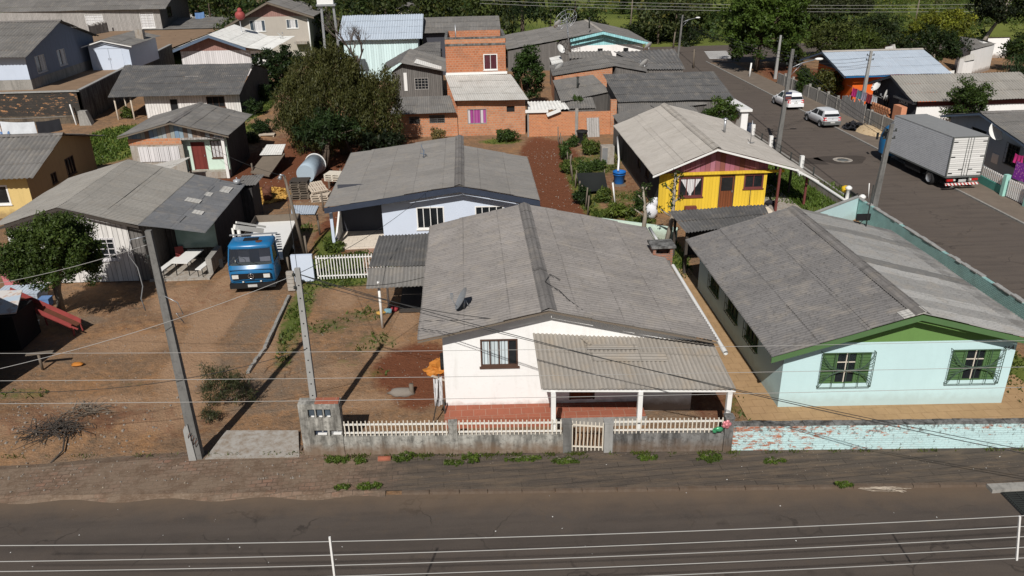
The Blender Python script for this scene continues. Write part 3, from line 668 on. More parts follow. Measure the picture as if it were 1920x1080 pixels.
mb = MB(); mb.box((d0.x, d0.y-1.35, .011), (d0.x+3, d0.y-.1, .016)); mb.build('pit', M['black'], t_)
mb = MB()
for k in range(14): mb.box((d0.x+.04, d0.y-1.3+k*.09, .017), (d0.x+3, d0.y-1.26+k*.09, .035))
for k in range(9): mb.box((d0.x+.1+k*.35, d0.y-1.34, .0355), (d0.x+.14+k*.35, d0.y-.12, .045))
mb.build('grate', M['iron'], t_)
mb = MB(); mb.box((d0.x-.25, d0.y-.1, 0), (d0.x+3, d0.y+.2, .13)); mb.build('kerb_block', M['concrete'], t_)
# ------------------------------------------------------------------ houses
def wallmap(W, kind, c, sgn=1):
    """P(s,z,d): s along the wall, z up, d outwards"""
    if kind == 'front': return lambda s, z, d=0.: W(s, c-d, z)
    if kind == 'back': return lambda s, z, d=0.: W(s, c+d, z)
    if kind == 'left': return lambda s, z, d=0.: W(c-d, s, z)
    return lambda s, z, d=0.: W(c+d, s, z)
def wall(mb, P, s0, s1, zb, ztop, ops=(), splits=(), zs=(), band=None, depth=.1):
    """ztop(s): upper edge; ops: (a,b,c,d) holes; band=(z, slot): above z use material slot"""
    ss = sorted(set([s0, s1]+[q for q in splits if s0 < q < s1]+[v for o in ops for v in o[:2]]))
    zz = sorted(set([zb, 99]+list(zs)+[v for o in ops for v in o[2:4]]+([band[0]] if band else [])))
    for a, b in zip(ss, ss[1:]):
        ta, tb = ztop(a+1e-6), ztop(b-1e-6)
        for c, d in zip(zz, zz[1:]):
            if any(o[0] <= a+1e-6 and o[1] >= b-1e-6 and o[2] <= c+1e-6 and o[3] >= d-1e-6 for o in ops): continue
            pts = [(a, min(c, ta)), (b, min(c, tb)), (b, min(d, tb)), (a, min(d, ta))]
            if pts[3][1]-pts[0][1] < 1e-5 and pts[2][1]-pts[1][1] < 1e-5: continue
            q = []
            for p in pts:
                if not q or (abs(p[0]-q[-1][0])+abs(p[1]-q[-1][1])) > 1e-6: q.append(p)
            if len(q) > 2 and (abs(q[0][0]-q[-1][0])+abs(q[0][1]-q[-1][1])) < 1e-6: q.pop()
            if len(q) < 3: continue
            mb.cur = band[1] if band and c >= band[0]-1e-6 else 0
            mb.face([P(s, z, 0) for s, z in q], [(s, z) for s, z in q])
    mb.cur = 0
    for (a, b, c, d) in [o[:4] for o in ops]:
        for (p, q) in (((a, c), (b, c)), ((b, c), (b, d)), ((b, d), (a, d)), ((a, d), (a, c))):
            mb.face([P(p[0], p[1], 0), P(q[0], q[1], 0), P(q[0], q[1], -depth), P(p[0], p[1], -depth)])
def window(parent, P, o, frame, pane='glass', nm=2, nh=0, fw=.055, curtain=None, cur=None, sill=True, proud=.015, label=None):
    a, b, c, d = o; mb = MB()
    for (s0, s1, z0, z1) in ((a, b, c, c+fw), (a, b, d-fw, d), (a, a+fw, c+fw, d-fw), (b-fw, b, c+fw, d-fw)): mb.pbox(P, s0, s1, z0, z1, -.06, proud)
    for k in range(1, nm):
        s = a+(b-a)*k/nm; mb.pbox(P, s-.02, s+.02, c+fw, d-fw, -.055, -.005)
    for k in range(1, nh+1):
        z = c+(d-c)*k/(nh+1); mb.pbox(P, a+fw, b-fw, z-.014, z+.014, -.05, -.008)
    if sill: mb.pbox(P, a-.05, b+.05, c-.06, c-.002, -.02, .07)
    w = mb.build('window', M[frame], parent)
    if label: w['label'] = label
    mb = MB(); mb.pbox(P, a+.01, b-.01, c+.01, d-.01, -.085, -.065); mb.build('pane', M[pane], w)
    if curtain:
        u0, u1 = cur or (0., 1.); mb = MB(); n = 14
        for k in range(n):
            s0 = a+fw+(b-a-2*fw)*(u0+(u1-u0)*k/n); s1 = a+fw+(b-a-2*fw)*(u0+(u1-u0)*(k+1)/n); dd = (-.062, -.05)
            mb.face([P(s0, c+fw, dd[k % 2]), P(s1, c+fw, dd[1-k % 2]), P(s1, d-fw, dd[1-k % 2]), P(s0, d-fw, dd[k % 2])], [(s0, c), (s1, c), (s1, d), (s0, d)])
        mb.build('curtain', M[curtain], w)
    return w
def grille(parent, P, o, mat='iron', nv=6, nh=3, d=.12, r=.016):
    a, b, c, e = o; mb = MB(); g = .07
    for k in range(nv+1):
        s = a-g+(b-a+2*g)*k/nv; mb.bar(P(s, c-g, d), P(s, e+g, d), r)
    for k in range(nh+1):
        z = c-g+(e-c+2*g)*k/nh; mb.bar(P(a-g, z, d), P(b+g, z, d), r)
    for s in (a-g, b+g):
        for z in (c-g, e+g): mb.bar(P(s, z, 0), P(s, z, d), r)
    return mb, g
def door(parent, P, o, mat, frame='brown_trim', label=None, half_glass=False):
    a, b, c, d = o; mb = MB(); fw = .06
    for (s0, s1, z0, z1) in ((a, b, d-fw, d), (a, a+fw, c, d-fw), (b-fw, b, c, d-fw)): mb.pbox(P, s0, s1, z0, z1, -.07, .015)
    f = mb.build('door_frame', M[frame], parent)
    mb = MB(); mb.pbox(P, a+fw, b-fw, c+.01, d-fw, -.07, -.03)
    for (z0, z1) in ((c+.12, c+(d-c)*.42), (c+(d-c)*.5, d-.2)):
        m_ = (a+b)/2
        for (s0, s1) in ((a+fw+.08, m_-.04), (m_+.04, b-fw-.08)):
            if not (half_glass and z0 > c+.5): mb.pbox(P, s0, s1, z0, z1, -.03, -.018)
    dd = mb.build('door', M[mat], parent)
    if label: dd['label'] = label
    if half_glass: mb = MB(); mb.pbox(P, a+fw+.07, b-fw-.07, c+(d-c)*.52, d-fw-.1, -.03, -.02); mb.build('pane', M['glass'], dd)
    mb = MB(); mb.pbox(P, b-fw-.09, b-fw-.05, c+(d-c)*.47, c+(d-c)*.53, -.03, .03); mb.build('handle', M['steel'], dd)
    return dd
def idw(x, y, z): return Vector((x, y, z))
def shear(sk, x0): return lambda x, y, z: Vector((x, y+sk*(x-x0), z))
def face_negx(x, y, z): return Vector((y, -x, z))      # gable looks to -X; local x grows toward the viewer
def face_posx(x, y, z): return Vector((-y, x, z))      # gable looks to +X; local x grows away from the viewer
def gable_house(root, W, walls, eL, rg, eR, yf, yb, mats, zb=0., ops=None, band=None, yfr=None, sides=True, under=.06, trim=None, pitch=.177, amp=.022, ridge='ridge', back=True, wallname='wall', trim_h=.16, roofs=None, yb2=None, sheet=1.6):
    """walls=(x0,x1,y0,y1); eL,rg,eR = (x,z) of the eaves and ridge; roof runs yf..yb"""
    ops = ops or {}; x0, x1, y0, y1 = walls; wm, gm, rm = mats
    def zt(x):
        if x <= rg[0]: return eL[1]+(rg[1]-eL[1])*(x-eL[0])/(rg[0]-eL[0])-under
        return eR[1]+(rg[1]-eR[1])*(x-eR[0])/(rg[0]-eR[0])-under
    mb = MB(); Ps = {'front': wallmap(W, 'front', y0), 'back': wallmap(W, 'back', y1), 'left': wallmap(W, 'left', x0), 'right': wallmap(W, 'right', x1)}
    bnd = (band, 1) if band is not None else None
    wall(mb, Ps['front'], x0, x1, zb, zt, ops.get('front', ()), (rg[0],), band=bnd); mb.build(wallname, [M[wm], M[gm]], root); mb = MB()
    if back: wall(mb, Ps['back'], x0, x1, zb, zt, ops.get('back', ()), (rg[0],), band=bnd); mb.build(wallname, [M[wm], M[gm]], root); mb = MB()
    if sides:
        wall(mb, Ps['left'], y0, y1, zb, lambda s: zt(x0), ops.get('left', ())); mb.build(wallname, [M[wm], M[gm]], root); mb = MB()
        wall(mb, Ps['right'], y0, y1, zb, lambda s: zt(x1), ops.get('right', ())); mb.build(wallname, [M[wm], M[gm]], root)
    mb = MB(); r2 = roofs or (rm, rm); yb2 = yb if yb2 is None else yb2
    corr(mb, W(eL[0], yb, eL[1]), W(eL[0], yf, eL[1]), W(rg[0], yf, rg[1]), W(rg[0], yb, rg[1]), pitch, amp, sheet)
    if r2[0] == r2[1]:
        corr(mb, W(eR[0], yf, eR[1]), W(eR[0], yb2, eR[1]), W(rg[0], yb2, rg[1]), W(rg[0], yf, rg[1]), pitch, amp, sheet); mb.build('roof', M[r2[0]], root)
    else:
        mb.build('roof', M[r2[0]], root); mb = MB()
        corr(mb, W(eR[0], yf, eR[1]), W(eR[0], yb2, eR[1]), W(rg[0], yb2, rg[1]), W(rg[0], yf, rg[1]), pitch, amp, sheet); mb.build('roof', M[r2[1]], root)
    if ridge:
        mb = MB(); n = max(2, int(abs(yb-yf)/1.1)); mb.smooth = True
        sL = (rg[1]-eL[1])/(rg[0]-eL[0]); sR = (rg[1]-eR[1])/(eR[0]-rg[0]); wd = .27
        for k in range(n):
            a = yf+(yb-yf)*k/n-(.03 if k else .0); b = yf+(yb-yf)*(k+1)/n; h = .05+rnd.uniform(0, .015)
            pr = [(-wd, -wd*sL+.035), (-.12, -.06*sL+h*.9), (0, h+.025), (.12, -.06*sR+h*.9), (wd, -wd*sR+.035)]
            for (p, q) in zip(pr, pr[1:]):
                mb.face([W(rg[0]+p[0], a, rg[1]+p[1]+.012), W(rg[0]+q[0], a, rg[1]+q[1]+.012), W(rg[0]+q[0], b, rg[1]+q[1]), W(rg[0]+p[0], b, rg[1]+p[1])], [(p[0], a), (q[0], a), (q[0], b), (p[0], b)])
        mb.build('ridge_cap', M[ridge], root)
    if trim:
        mb = MB()
        for yy in (yf+.02,):
            for (p, q) in ((eL, rg), (eR, rg)):
                A0, A1 = W(p[0], yy, p[1]-.045), W(q[0], yy, q[1]-.045); dn = Vector((0, 0, -trim_h)); th = W(0, .03, 0)-W(0, 0, 0)
                mb.hexa([A0+dn, A1+dn, A1+dn+th, A0+dn+th, A0, A1, A1+th, A0+th])
        mb.build('bargeboard', M[trim], root)
    return Ps, zt
def post(mb, x, y, z0, z1, w=.12): mb.box((x-w/2, y-w/2, z0), (x+w/2, y+w/2, z1))
def shed_roof(root, a, b, c, d, mat, pitch=.177, amp=.022, name='roof', sheet=1.6):
    mb = MB(); corr(mb, a, b, c, d, pitch, amp, sheet); return mb.build(name, M[mat], root)

# ---- white house in the centre foreground
sk = -.045; x0 = -1.18; W = shear(sk, x0); yF = 24.30
H = thing('house', 'white plastered house with big warm grey corrugated roof and front porch, centre foreground', 'house', (3.4, 29, 0))
eL = (-1.98, 3.36); rg = (2.42, 4.38); eR = (8.1, 3.08)
o1 = (.11, 1.40, 1.98, 3.04)
Ps, zt = gable_house(H, W, (x0, 7.55, yF, 34.2), eL, rg, eR, yF-.62, 35.1, ('white_wall', 'white_wall', 'roof_white_house'), ops={'front': [o1, (3.2, 4.1, .55, 2.5)], 'left': [(28, 29.2, 1.6, 2.7)]}, ridge='ridge', pitch=.19, amp=.045, trim='wood', trim_h=.06)
window(H, Ps['front'], o1, 'brown_trim', 'glass', 4, curtain='curtain', cur=(0, .78))
door(H, Ps['front'], (3.2, 4.1, .55, 2.5), 'wood_brown')
window(H, Ps['left'], (28, 29.2, 1.6, 2.7), 'brown_trim', 'glass', 3)
mb = MB(); a = W(x0-.05, yF-.9, .0); b = W(5.75, yF-.9, .0)
mb.hexa([W(x0-.05, yF-.85, -.02), W(5.75, yF-.85, -.02), W(5.75, yF-.003, -.02), W(x0-.05, yF-.003, -.02), W(x0-.05, yF-.85, .42), W(5.75, yF-.85, .42), W(5.75, yF-.003, .42), W(x0-.05, yF-.003, .42)])
mb.build('porch_step', M['tile_red'], H)
mb = MB(); mb.hexa([W(2.5, yF-.90, -.02), W(5.8, yF-.90, -.02), W(5.8, yF-.853, -.02), W(2.5, yF-.853, -.02), W(2.5, yF-.90, .34), W(5.8, yF-.90, .34), W(5.8, yF-.853, .34), W(2.5, yF-.853, .34)]); mb.build('step_edge', M['concrete'], H)
# front porch roof
pa, pb = Y(1013, 735, 21.95), Y(1383, 719, 21.45); pc, pd = Vector((8.12, 24.0, 2.80)), Vector((1.92, 24.14, 3.25))
pa.z = 2.32; pb.z = 2.28; pb.x = 8.22; pa.x = 2.0
PR = [pa, pb, pc, pd]
ro = shed_roof(H, pa, pb, pc, pd, 'roof_porch', .15, .028, 'porch_roof', 2.4)
mb = MB()
for p, x in ((pa, .35), (pb, -.2)): pass
for px, py in ((1037, 845), (1195, 840), (1357, 838)):
    g = Z(px, py); mb2 = MB(); g.y = fy(g.x)+1.3 if False else g.y
    t = (g.y-pa.y)/(pd.y-pa.y); zt_ = pa.z+(pd.z-pa.z)*max(0, t)-.1; post(mb2, g.x, g.y, 0, zt_, .15); mb2.build('post', M['white_paint'], H)
mb = MB(); mb.bar(Vector((2.05, 22.98, 2.46)), Vector((8.1, 22.95, 2.40)), .12, .10); mb.bar(pa+Vector((0.02, .06, -.07)), pb+Vector((0, .06, -.07)), .04, .07); mb.build('porch_beam', M['white_paint'], H)
nrm = (PR[1]-PR[0]).cross(PR[3]-PR[0]).normalized()
def onroof(u, v, h=0): return (PR[0]*(1-u)+PR[1]*u)*(1-v)+(PR[3]*(1-u)+PR[2]*u)*v+nrm*h
for k, (u0, u1, v0, v1, tw, lab) in enumerate(((.30, .70, .50, .66, .0, 'long narrow loose roofing sheet lying across the porch roof'), (.28, .56, .70, .80, .012, 'short loose roofing sheet behind the long one on the porch roof'), (.255, .295, .74, .93, .015, 'small tilted offcut of roofing sheet at the left of the loose sheets'))):
    mb = MB(); h = .062+.02*k
    q = [onroof(u0, v0, h), onroof(u1, v0+tw, h), onroof(u1, v1+tw, h), onroof(u0, v1, h)]
    if k == 2: q = [onroof(.255, .92, h), onroof(.275, .96, h), onroof(.315, .80, h), onroof(.295, .76, h)]
    corr(mb, q[0], q[3], q[2], q[1], .12, .014, 9, over=False); o = mb.build('roofing_sheet', M['roof_porch']); tag(o, lab, 'roofing sheet', 'loose sheets on the porch roof')
# chimney and gutter pipe, black patch on the roof
c = Vector((8.0, 31.2, 2.95)); ch = MB(); ch.box((c.x-.42, c.y-.35, 2.4), (c.x-.3, c.y+.35, 3.55)); ch.box((c.x+.3, c.y-.35, 2.4), (c.x+.42, c.y+.35, 3.55)); ch.box((c.x-.3, c.y+.23, 2.4), (c.x+.3, c.y+.35, 3.55)); ch.box((c.x-.3, c.y-.35, 2.4), (c.x+.3, c.y-.23, 3.25))
co = ch.build('chimney', M['chimney'], H); cb = MB(); cb.box((c.x-.52, c.y-.45, 3.552), (c.x+.52, c.y+.45, 3.64)); cb.build('cap', M['dark_concrete'], co)
cb = MB(); cb.hexa([c+Vector(v) for v in ((-.9, -.55, .02), (.35, -.55, -.28), (.35, .6, -.28), (-.9, .6, .02), (-.5, -.38, .18), (.32, -.38, .02), (.32, .4, .02), (-.5, .4, .18))]); cb.build('flashing', M['dark_concrete'], co)
pp = [Vector((8.28, yF+sk*9.4-.95, 2.82)), Vector((8.28, 30.2, 3.0))]; mb = MB(); mb.tube(pp, .075, 8, cap=False); mb.tube([pp[0], pp[0]+Vector((0, .35, .004))], .088, 8, cap=False); mb.tube([Vector((8.28, 31.9, 3.02)), Vector((8.28, 34.7, 3.06))], .07, 8); mb.build('gutter', M['pvc'], H)
# satellite dish helper
def dish(name, label, base, r, az, el, mast=.5, mat='white_paint', group=None, rib=False, roofarm=True):
    t = thing(name, label, 'satellite dish', base, 0, group); base = Vector(base)
    d = Vector((math.sin(az)*math.cos(el), math.cos(az)*math.cos(el), math.sin(el))); c = base+Vector((0, 0, mast))
    u = d.cross(Vector((0, 0, 1))).normalized(); v = u.cross(d).normalized()
    mb = MB(); mb.smooth = True; n = 20; m_ = 4
    def pt(i, k):
        q = r*i/m_; a = 2*math.pi*k/n; return c+u*(q*math.cos(a))+v*(q*math.sin(a)*1.08)+d*(q*q/r*.22)
    for i in range(m_):
        for k in range(n):
            f = [pt(i, k), pt(i, k+1), pt(i+1, k+1), pt(i+1, k)]
            mb.face(f[1:] if i == 0 and False else f if i else [f[0], f[2], f[3]])
    mb.smooth = False; mb.build('dish', M[mat], t)
    mb = MB(); mb.tube([base, c-d*.06], .03, 6); mb.tube([c-v*r*.9+d*.12*r, c+d*r*1.15-v*.1], .016, 5); mb.box(tuple(c+d*r*1.12-Vector((.05, .05, .15))), tuple(c+d*r*1.12+Vector((.05, .05, .02)))); mb.tube([base+Vector((.25, .1, -.05)), c-d*.1], .018, 5); mb.build('mast', M['steel'], t)
    return t
b_ = Vector((-.42, 25.2, 0)); b_.z = eL[1]+(rg[1]-eL[1])*(b_.x-eL[0])/(rg[0]-eL[0])+.02
dish('satellite_dish', 'dark edged satellite dish on the left slope of the white house roof', b_, .40, R(-95), R(30), .40, 'steel')
mb = MB()
cv = [Vector((3.1, 26.2, 4.30)), Vector((2.75, 26.5, 4.42)), Vector((2.5, 25.7, 4.46)), Vector((2.95, 25.2, 4.33)), Vector((3.2, 24.6, 4.24)), Vector((3.6, 24.0, 4.12)), Vector((3.9, 23.55, 4.0))]
mb.tube(cv, .012, 5); tag(mb.build('roof_cable', M['cable']), 'loose black cable looped over the ridge of the white house', 'cable')

# ---- mint house on the right
sk = -.052; x0 = 10.68; W = shear(sk, x0); yF = 23.75
H = thing('house', 'mint green house with green gable and large spotted grey roof, right foreground', 'house', (14.8, 29, 0))
eL = (10.0, 2.43); rg = (14.86, 3.95); eR = (19.6, 2.72)
oA = (12.02, 13.72, .98, 2.22); oB = (16.52, 18.2, 1.02, 2.25)
lo = [(26.2, 27.5, 1.0, 2.1), (28.6, 29.9, 1.0, 2.1), (31.2, 32.4, 1.0, 2.1)]
Ps, zt = gable_house(H, W, (x0, 18.7, yF, 34.3), eL, rg, eR, yF-.6, 34.6, ('mint_wall', 'green_wall', 'roof_mint'), ops={'front': [oA, oB], 'left': lo}, band=2.62, trim='green_trim', pitch=.15, amp=.036, roofs=('roof_mint', 'roof_mint_right'), trim_h=.2, sheet=1.83)
def shutter_window(o):
    a, b, c, d = o; w_ = (b-a); P = Ps['front']; m0, m1 = a+w_*.30, a+w_*.72
    win = window(H, P, (m0, m1, c, d), 'green_trim', 'glass', 1, 0, fw=.035, sill=False, proud=-.01); mb = MB(); mb.pbox(P, (m0+m1)/2-.018, (m0+m1)/2+.018, c+.04, d-.04, -.055, -.03)
    for z in (c+(d-c)*.36, c+(d-c)*.68): mb.pbox(P, m0+.04, m1-.04, z-.014, z+.014, -.056, -.031)
    mb.build('muntin', M['cream_metal'], win)
    for (s0, s1) in ((a, m0-.01), (m1+.01, b)):
        mb = MB(); mb.pbox(P, s0, s1, c, d, -.06, -.02)
        for k in range(11):
            z = c+(d-c)*(k+.3)/11; mb.pbox(P, s0+.04, s1-.04, z, z+(d-c)/18, -.0195, .012)
        mb.build('shutter', M['green_trim'], H)
    g, gp = grille(H, P, o, 'green_iron', 4, 2, .14, .018)
    cs, cz = (a+b)/2, (c+d)/2
    for q in range(2):
        z0, z1 = ((c-.07, cz) if q == 0 else (cz, d+.07))
        for sgn in (-1, 1):
            for k in range(5):
                pts = []
                for j in range(7):
                    tt = j/6; s = cs+sgn*tt*(b-a+.14)/2; z = cz+(z0-cz if q == 0 else z1-cz)*(tt**(1+.5*k))*(.25+.19*k); pts.append(P(s, z, .14+.05*math.sin(math.pi*tt)))
                g.tube(pts, .010, 4, cap=False)
    g.build('window_grille', M['green_iron'], H)
shutter_window(oA); shutter_window(oB)
for o in lo:
    window(H, Ps['left'], o, 'green_trim', 'glass', 3, sill=True); g, _ = grille(H, Ps['left'], o, 'green_iron', 6, 3); g.build('window_grille', M['green_iron'], H)
nm_ = Ps['front'](18.45, 2.28, .008); Mx = Matrix.Translation(nm_-Vector(H.location)) @ Matrix.Rotation(R(-3), 4, 'Z') @ Matrix.Rotation(R(90), 4, 'X') @ Matrix.Rotation(R(8), 4, 'Z')
text_mesh('house_number', '364', .24, Mx, M['grey_boards'], H)
mb = MB(); q0 = W(rg[0]-.75, yF-.6, rg[1]-.75*(rg[1]-eL[1])/(rg[0]-eL[0])+.05)
mb.hexa([W(rg[0]-.62, yF-.58, rg[1]-.165), W(rg[0]+.1, yF-.58, rg[1]+.05), W(rg[0]+.1, yF-.1, rg[1]+.05), W(rg[0]-.62, yF-.1, rg[1]-.165), W(rg[0]-.62, yF-.58, rg[1]-.145), W(rg[0]+.1, yF-.58, rg[1]+.075), W(rg[0]+.1, yF-.1, rg[1]+.075), W(rg[0]-.62, yF-.1, rg[1]-.145)]); mb.build('ridge_patch', M['roof_light'], H)
# lean-to between mint and yellow house
H = thing('lean_to', 'low dark corrugated lean-to between the mint house and the yellow house', 'lean-to', (12.5, 37.2, 0))
shed_roof(H, Vector((10.35, 35.75, 2.36)), Vector((14.6, 35.75, 2.62)), Vector((15.4, 39.2, 2.50)), Vector((10.2, 38.9, 2.42)), 'roof_carport', .177, .03)
mb = MB(); mb.box((10.45, 36.1, 0), (10.58, 36.25, 2.3)); mb.build('post', M['wood_dark'], H); mb = MB(); mb.box((10.5, 38.6, 0), (10.62, 38.72, 2.36)); mb.build('post', M['wood_dark'], H)
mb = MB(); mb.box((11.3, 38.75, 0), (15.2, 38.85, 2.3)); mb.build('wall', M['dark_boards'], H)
# TV antenna / box on mint roof
b_ = Vector((18.1, 33.6, 3.1)); t_ = thing('antenna_mast', 'rusty antenna mast with dark panel at the back corner of the mint roof', 'antenna', b_)
mb = MB(); mb.tube([b_, b_+Vector((.25, .4, 1.9))], .03, 6); mb.tube([b_+Vector((-.4, .1, 0)), b_+Vector((.05, .15, .5))], .02, 5); mb.build('mast', M['iron'], t_); mb = MB(); mb.box((b_.x-.45, b_.y+.1, b_.z+.3), (b_.x+.2, b_.y+.16, b_.z+.62)); mb.build('panel', M['black'], t_)

# ---- pale blue house behind the carport
W = shear(-.03, -4.9); yF = 41.6
H = thing('house', 'pale blue house with open tiled porch and wide brown grey roof behind the carport', 'house', (-2.2, 46, 0))
eL = (-7.85, 2.62); rg = (-.6, 3.62); eR = (3.68, 2.72)
oA = (-3.02, -1.5, 1.0, 2.27); oB = (.18, 1.75, 1.0, 2.24)
Ps, zt = gable_house(H, W, (-4.88, 3.2, yF, 49.4), eL, rg, eR, yF-.75, 52.4, ('blue_wall', 'blue_wall', 'roof_blue'), ops={'front': [oA, oB]}, trim='navy_trim', pitch=.177, amp=.014, trim_h=.30, yb2=50.0, ridge='ridge')
for o in (oA, oB): window(H, Ps['front'], o, 'white_paint', 'glass', 4, fw=.07)
mb = MB(); mb.box((-7.55, 44.1, 0), (-4.86, 44.25, 2.9)); mb.build('porch_wall', M['charcoal_wall'], H)
mb = MB(); mb.box((-7.55, 44.3, 0), (-4.9, 50.5, 2.55)); mb.build('wall', M['blue_wall'], H)
mb = MB(); post(mb, -7.62, 41.55, 0, 2.4, .16); mb.build('post', M['blue_wall'], H)
mb = MB(); post(mb, -7.55, 43.9, 0, 2.45, .14); mb.build('post', M['white_paint'], H)
mb = MB(); mb.hexa([Vector(v) for v in ((-7.62, 41.7, 0), (-7.52, 41.7, 0), (-7.52, 44.0, 0), (-7.62, 44.0, 0), (-7.62, 41.7, .35), (-7.52, 41.7, .35), (-7.52, 44.0, 1.5), (-7.62, 44.0, 1.5))]); mb.build('porch_parapet', M['white_paint'], H)
b_ = Vector((-2.8, 48.0, 3.28)); t_ = thing('roof_antenna', 'small broken antenna bracket on the pale blue house roof', 'antenna', b_); mb = MB(); mb.tube([b_, b_+Vector((.05, 0, .55))], .03, 5); mb.tube([b_+Vector((-.2, 0, .35)), b_+Vector((.2, .05, .2))], .02, 5); mb.tube([b_+Vector((0, 0, .5)), b_+Vector((-.12, .1, .85))], .018, 5); mb.build('bracket', M['blue_trim'], t_)

# ---- yellow house
W = shear(.0, 0); yF = 45.75
H = thing('house', 'bright yellow board house with purple gable and cream roof, beside the side street', 'house', (14.8, 52, 0))
eL = (10.75, 2.62); rg = (14.5, 4.12); eR = (19.5, 2.72)
oW = (12.55, 14.05, .95, 2.2); oD = (15.05, 16.0, .18, 2.25); oB = (16.55, 17.75, 1.35, 2.25)
Ps, zt = gable_house(H, W, (11.35, 17.95, yF, 57.5), eL, rg, eR, 44.9, 58.4, ('yellow_boards', 'purple_boards', 'roof_yellow'), ops={'front': [oW, oD, oB]}, band=2.42, trim='white_paint', pitch=.177, amp=.010, ridge='ridge_light', sides=False, trim_h=.12, sheet=2.44)
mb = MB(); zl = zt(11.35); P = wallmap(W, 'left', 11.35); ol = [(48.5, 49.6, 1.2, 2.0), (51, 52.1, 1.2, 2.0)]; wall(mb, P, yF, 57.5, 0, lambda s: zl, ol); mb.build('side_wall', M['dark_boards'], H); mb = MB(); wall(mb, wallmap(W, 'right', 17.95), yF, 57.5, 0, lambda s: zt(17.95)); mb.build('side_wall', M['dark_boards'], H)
for o in ol: window(H, P, o, 'brown_trim', 'glass', 2)
window(H, Ps['front'], oW, 'maroon', 'glass', 3, fw=.09); door(H, Ps['front'], oD, 'wood_brown', half_glass=True); window(H, Ps['front'], oB, 'maroon', 'glass', 2, fw=.09)
mb = MB(); mb.cur = 0
Pf = Ps['front']; s0, s1 = oW[0]+.1, oW[1]-.1; mid = (s0+s1)/2
mb.face([Pf(s0, 2.1, -.062), Pf(mid-.05, 1.1, -.062), Pf(mid, 1.15, -.062), Pf(mid, 2.1, -.062)]); mb.face([Pf(s1, 2.1, -.062), Pf(mid, 2.1, -.062), Pf(mid, 1.15, -.062), Pf(mid+.05, 1.1, -.062)]); mb.face([Pf(mid-.09, 1.03, -.058), Pf(mid+.09, 1.03, -.058), Pf(mid+.03, 1.2, -.058), Pf(mid-.03, 1.2, -.058)]); mb.build('curtain', M['curtain_white'], H)
mb = MB(); mb.box((11.3, 45.55, 2.36), (18.9, 45.745, 2.5)); mb.build('fascia', M['yellow_boards'], H)
mb = MB(); mb.box((14.9, 44.9, -.02), (18.2, 45.74, .16)); mb.build('doorstep', M['cream_metal'], H)
mb = MB(); mb.box((18.25, 45.0, -.02), (20.2, 50.6, .07)); mb.build('side_porch_floor', M['slab'], H)
mb = MB(); post(mb, 18.45, 45.1, 0, 2.8, .12); mb.build('post', M['maroon'], H)
for yy in (46.0, 48.5, 51): mb = MB(); post(mb, 20.55, yy, 0, 1.98, .12); mb.build('post', M['maroon'] if yy < 47 else M['wood_dark'], H)
shed_roof(H, Vector((20.95, 45.3, 1.86)), Vector((20.95, 58.0, 1.9)), Vector((19.3, 58.0, 2.76)), Vector((19.3, 45.0, 2.74)), 'roof_yellow', .177, .01, 'side_porch_roof', 2.44)
mb = MB(); mb.hexa([Vector(v) for v in ((19.4, 44.95, 2.54), (21.0, 45.25, 1.70), (21.0, 45.28, 1.70), (19.4, 44.98, 2.54), (19.4, 44.95, 2.68), (21.0, 45.25, 1.83), (21.0, 45.28, 1.83), (19.4, 44.98, 2.68))]); mb.build('bargeboard', M['white_paint'], H)
for px, py, n, lab in ((1360, 227, 'vent_pipe', 'grey vent pipe standing on the far edge of the cream roof'), (1408, 258, 'antenna_mast', 'thin antenna mast on the right slope of the cream roof')):
    b_ = X(px, py, 17.0 if n == 'vent_pipe' else 18.2); b_.z = rg[1]+(eR[1]-rg[1])*(b_.x-rg[0])/(eR[0]-rg[0]); t_ = thing(n, lab, 'pipe' if 'vent' in n else 'antenna', b_); mb = MB(); r_ = .08 if 'vent' in n else .025; mb.tube([b_, b_+Vector((0, 0, .9 if r_ > .05 else 1.5))], r_, 6); mb.build('mast' if r_ < .05 else 'pipe', M['steel'], t_)
    mb = MB(); mb.tube([b_+Vector((-.3, 0, .02)), b_+Vector((.3, .1, .06))], .03, 5) if r_ < .05 else mb.lathe(b_+Vector((0, 0, .9)), [(.16, 0), (.16, .04), (0, .12)], 10); mb.build('foot' if r_ < .05 else 'cowl', M['steel'], t_)

# ---- whitewashed board house, left
W = shear(-.03, -17)
yF = 38.1
H = thing('house', 'whitewashed board house with beige and grey patched roof, left side behind the round tree', 'house', (-18, 43, 0))
eL = (-23.6, 3.05); rg = (-19.85, 4.15); eR = (-16.2, 3.12)
oW = (-19.0, -17.75, 1.15, 2.35)
Ps, zt = gable_house(H, W, (-22.9, -17.0, yF, 46.6), eL, rg, eR, yF-.55, 46.6, ('white_boards', 'white_boards', 'roof_wood'), ops={'front': [oW]}, trim='wood_dark', pitch=.177, amp=.014, ridge=None, trim_h=.12)
window(H, Ps['front'], oW, 'white_boards_new', 'glass', 3, 3, fw=.1)
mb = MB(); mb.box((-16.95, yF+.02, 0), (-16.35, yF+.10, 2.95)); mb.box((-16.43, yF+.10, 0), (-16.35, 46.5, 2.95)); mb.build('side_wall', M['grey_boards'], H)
shed_roof(H, Vector((-13.25, 38.0, 2.42)), Vector((-13.35, 46.6, 2.42)), Vector((-16.2, 46.6, 3.12)), Vector((-16.2, 37.5, 3.14)), 'roof_wood_grey', .177, .018, 'porch_roof')
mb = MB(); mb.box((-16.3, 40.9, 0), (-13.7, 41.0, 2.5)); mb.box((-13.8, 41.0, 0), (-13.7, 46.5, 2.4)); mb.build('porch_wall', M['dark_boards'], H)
mb = MB(); mb.box((-15.7, 40.6, .75), (-13.6, 40.64, 2.3)); mb.build('porch_screen', M['glass_green'], H)
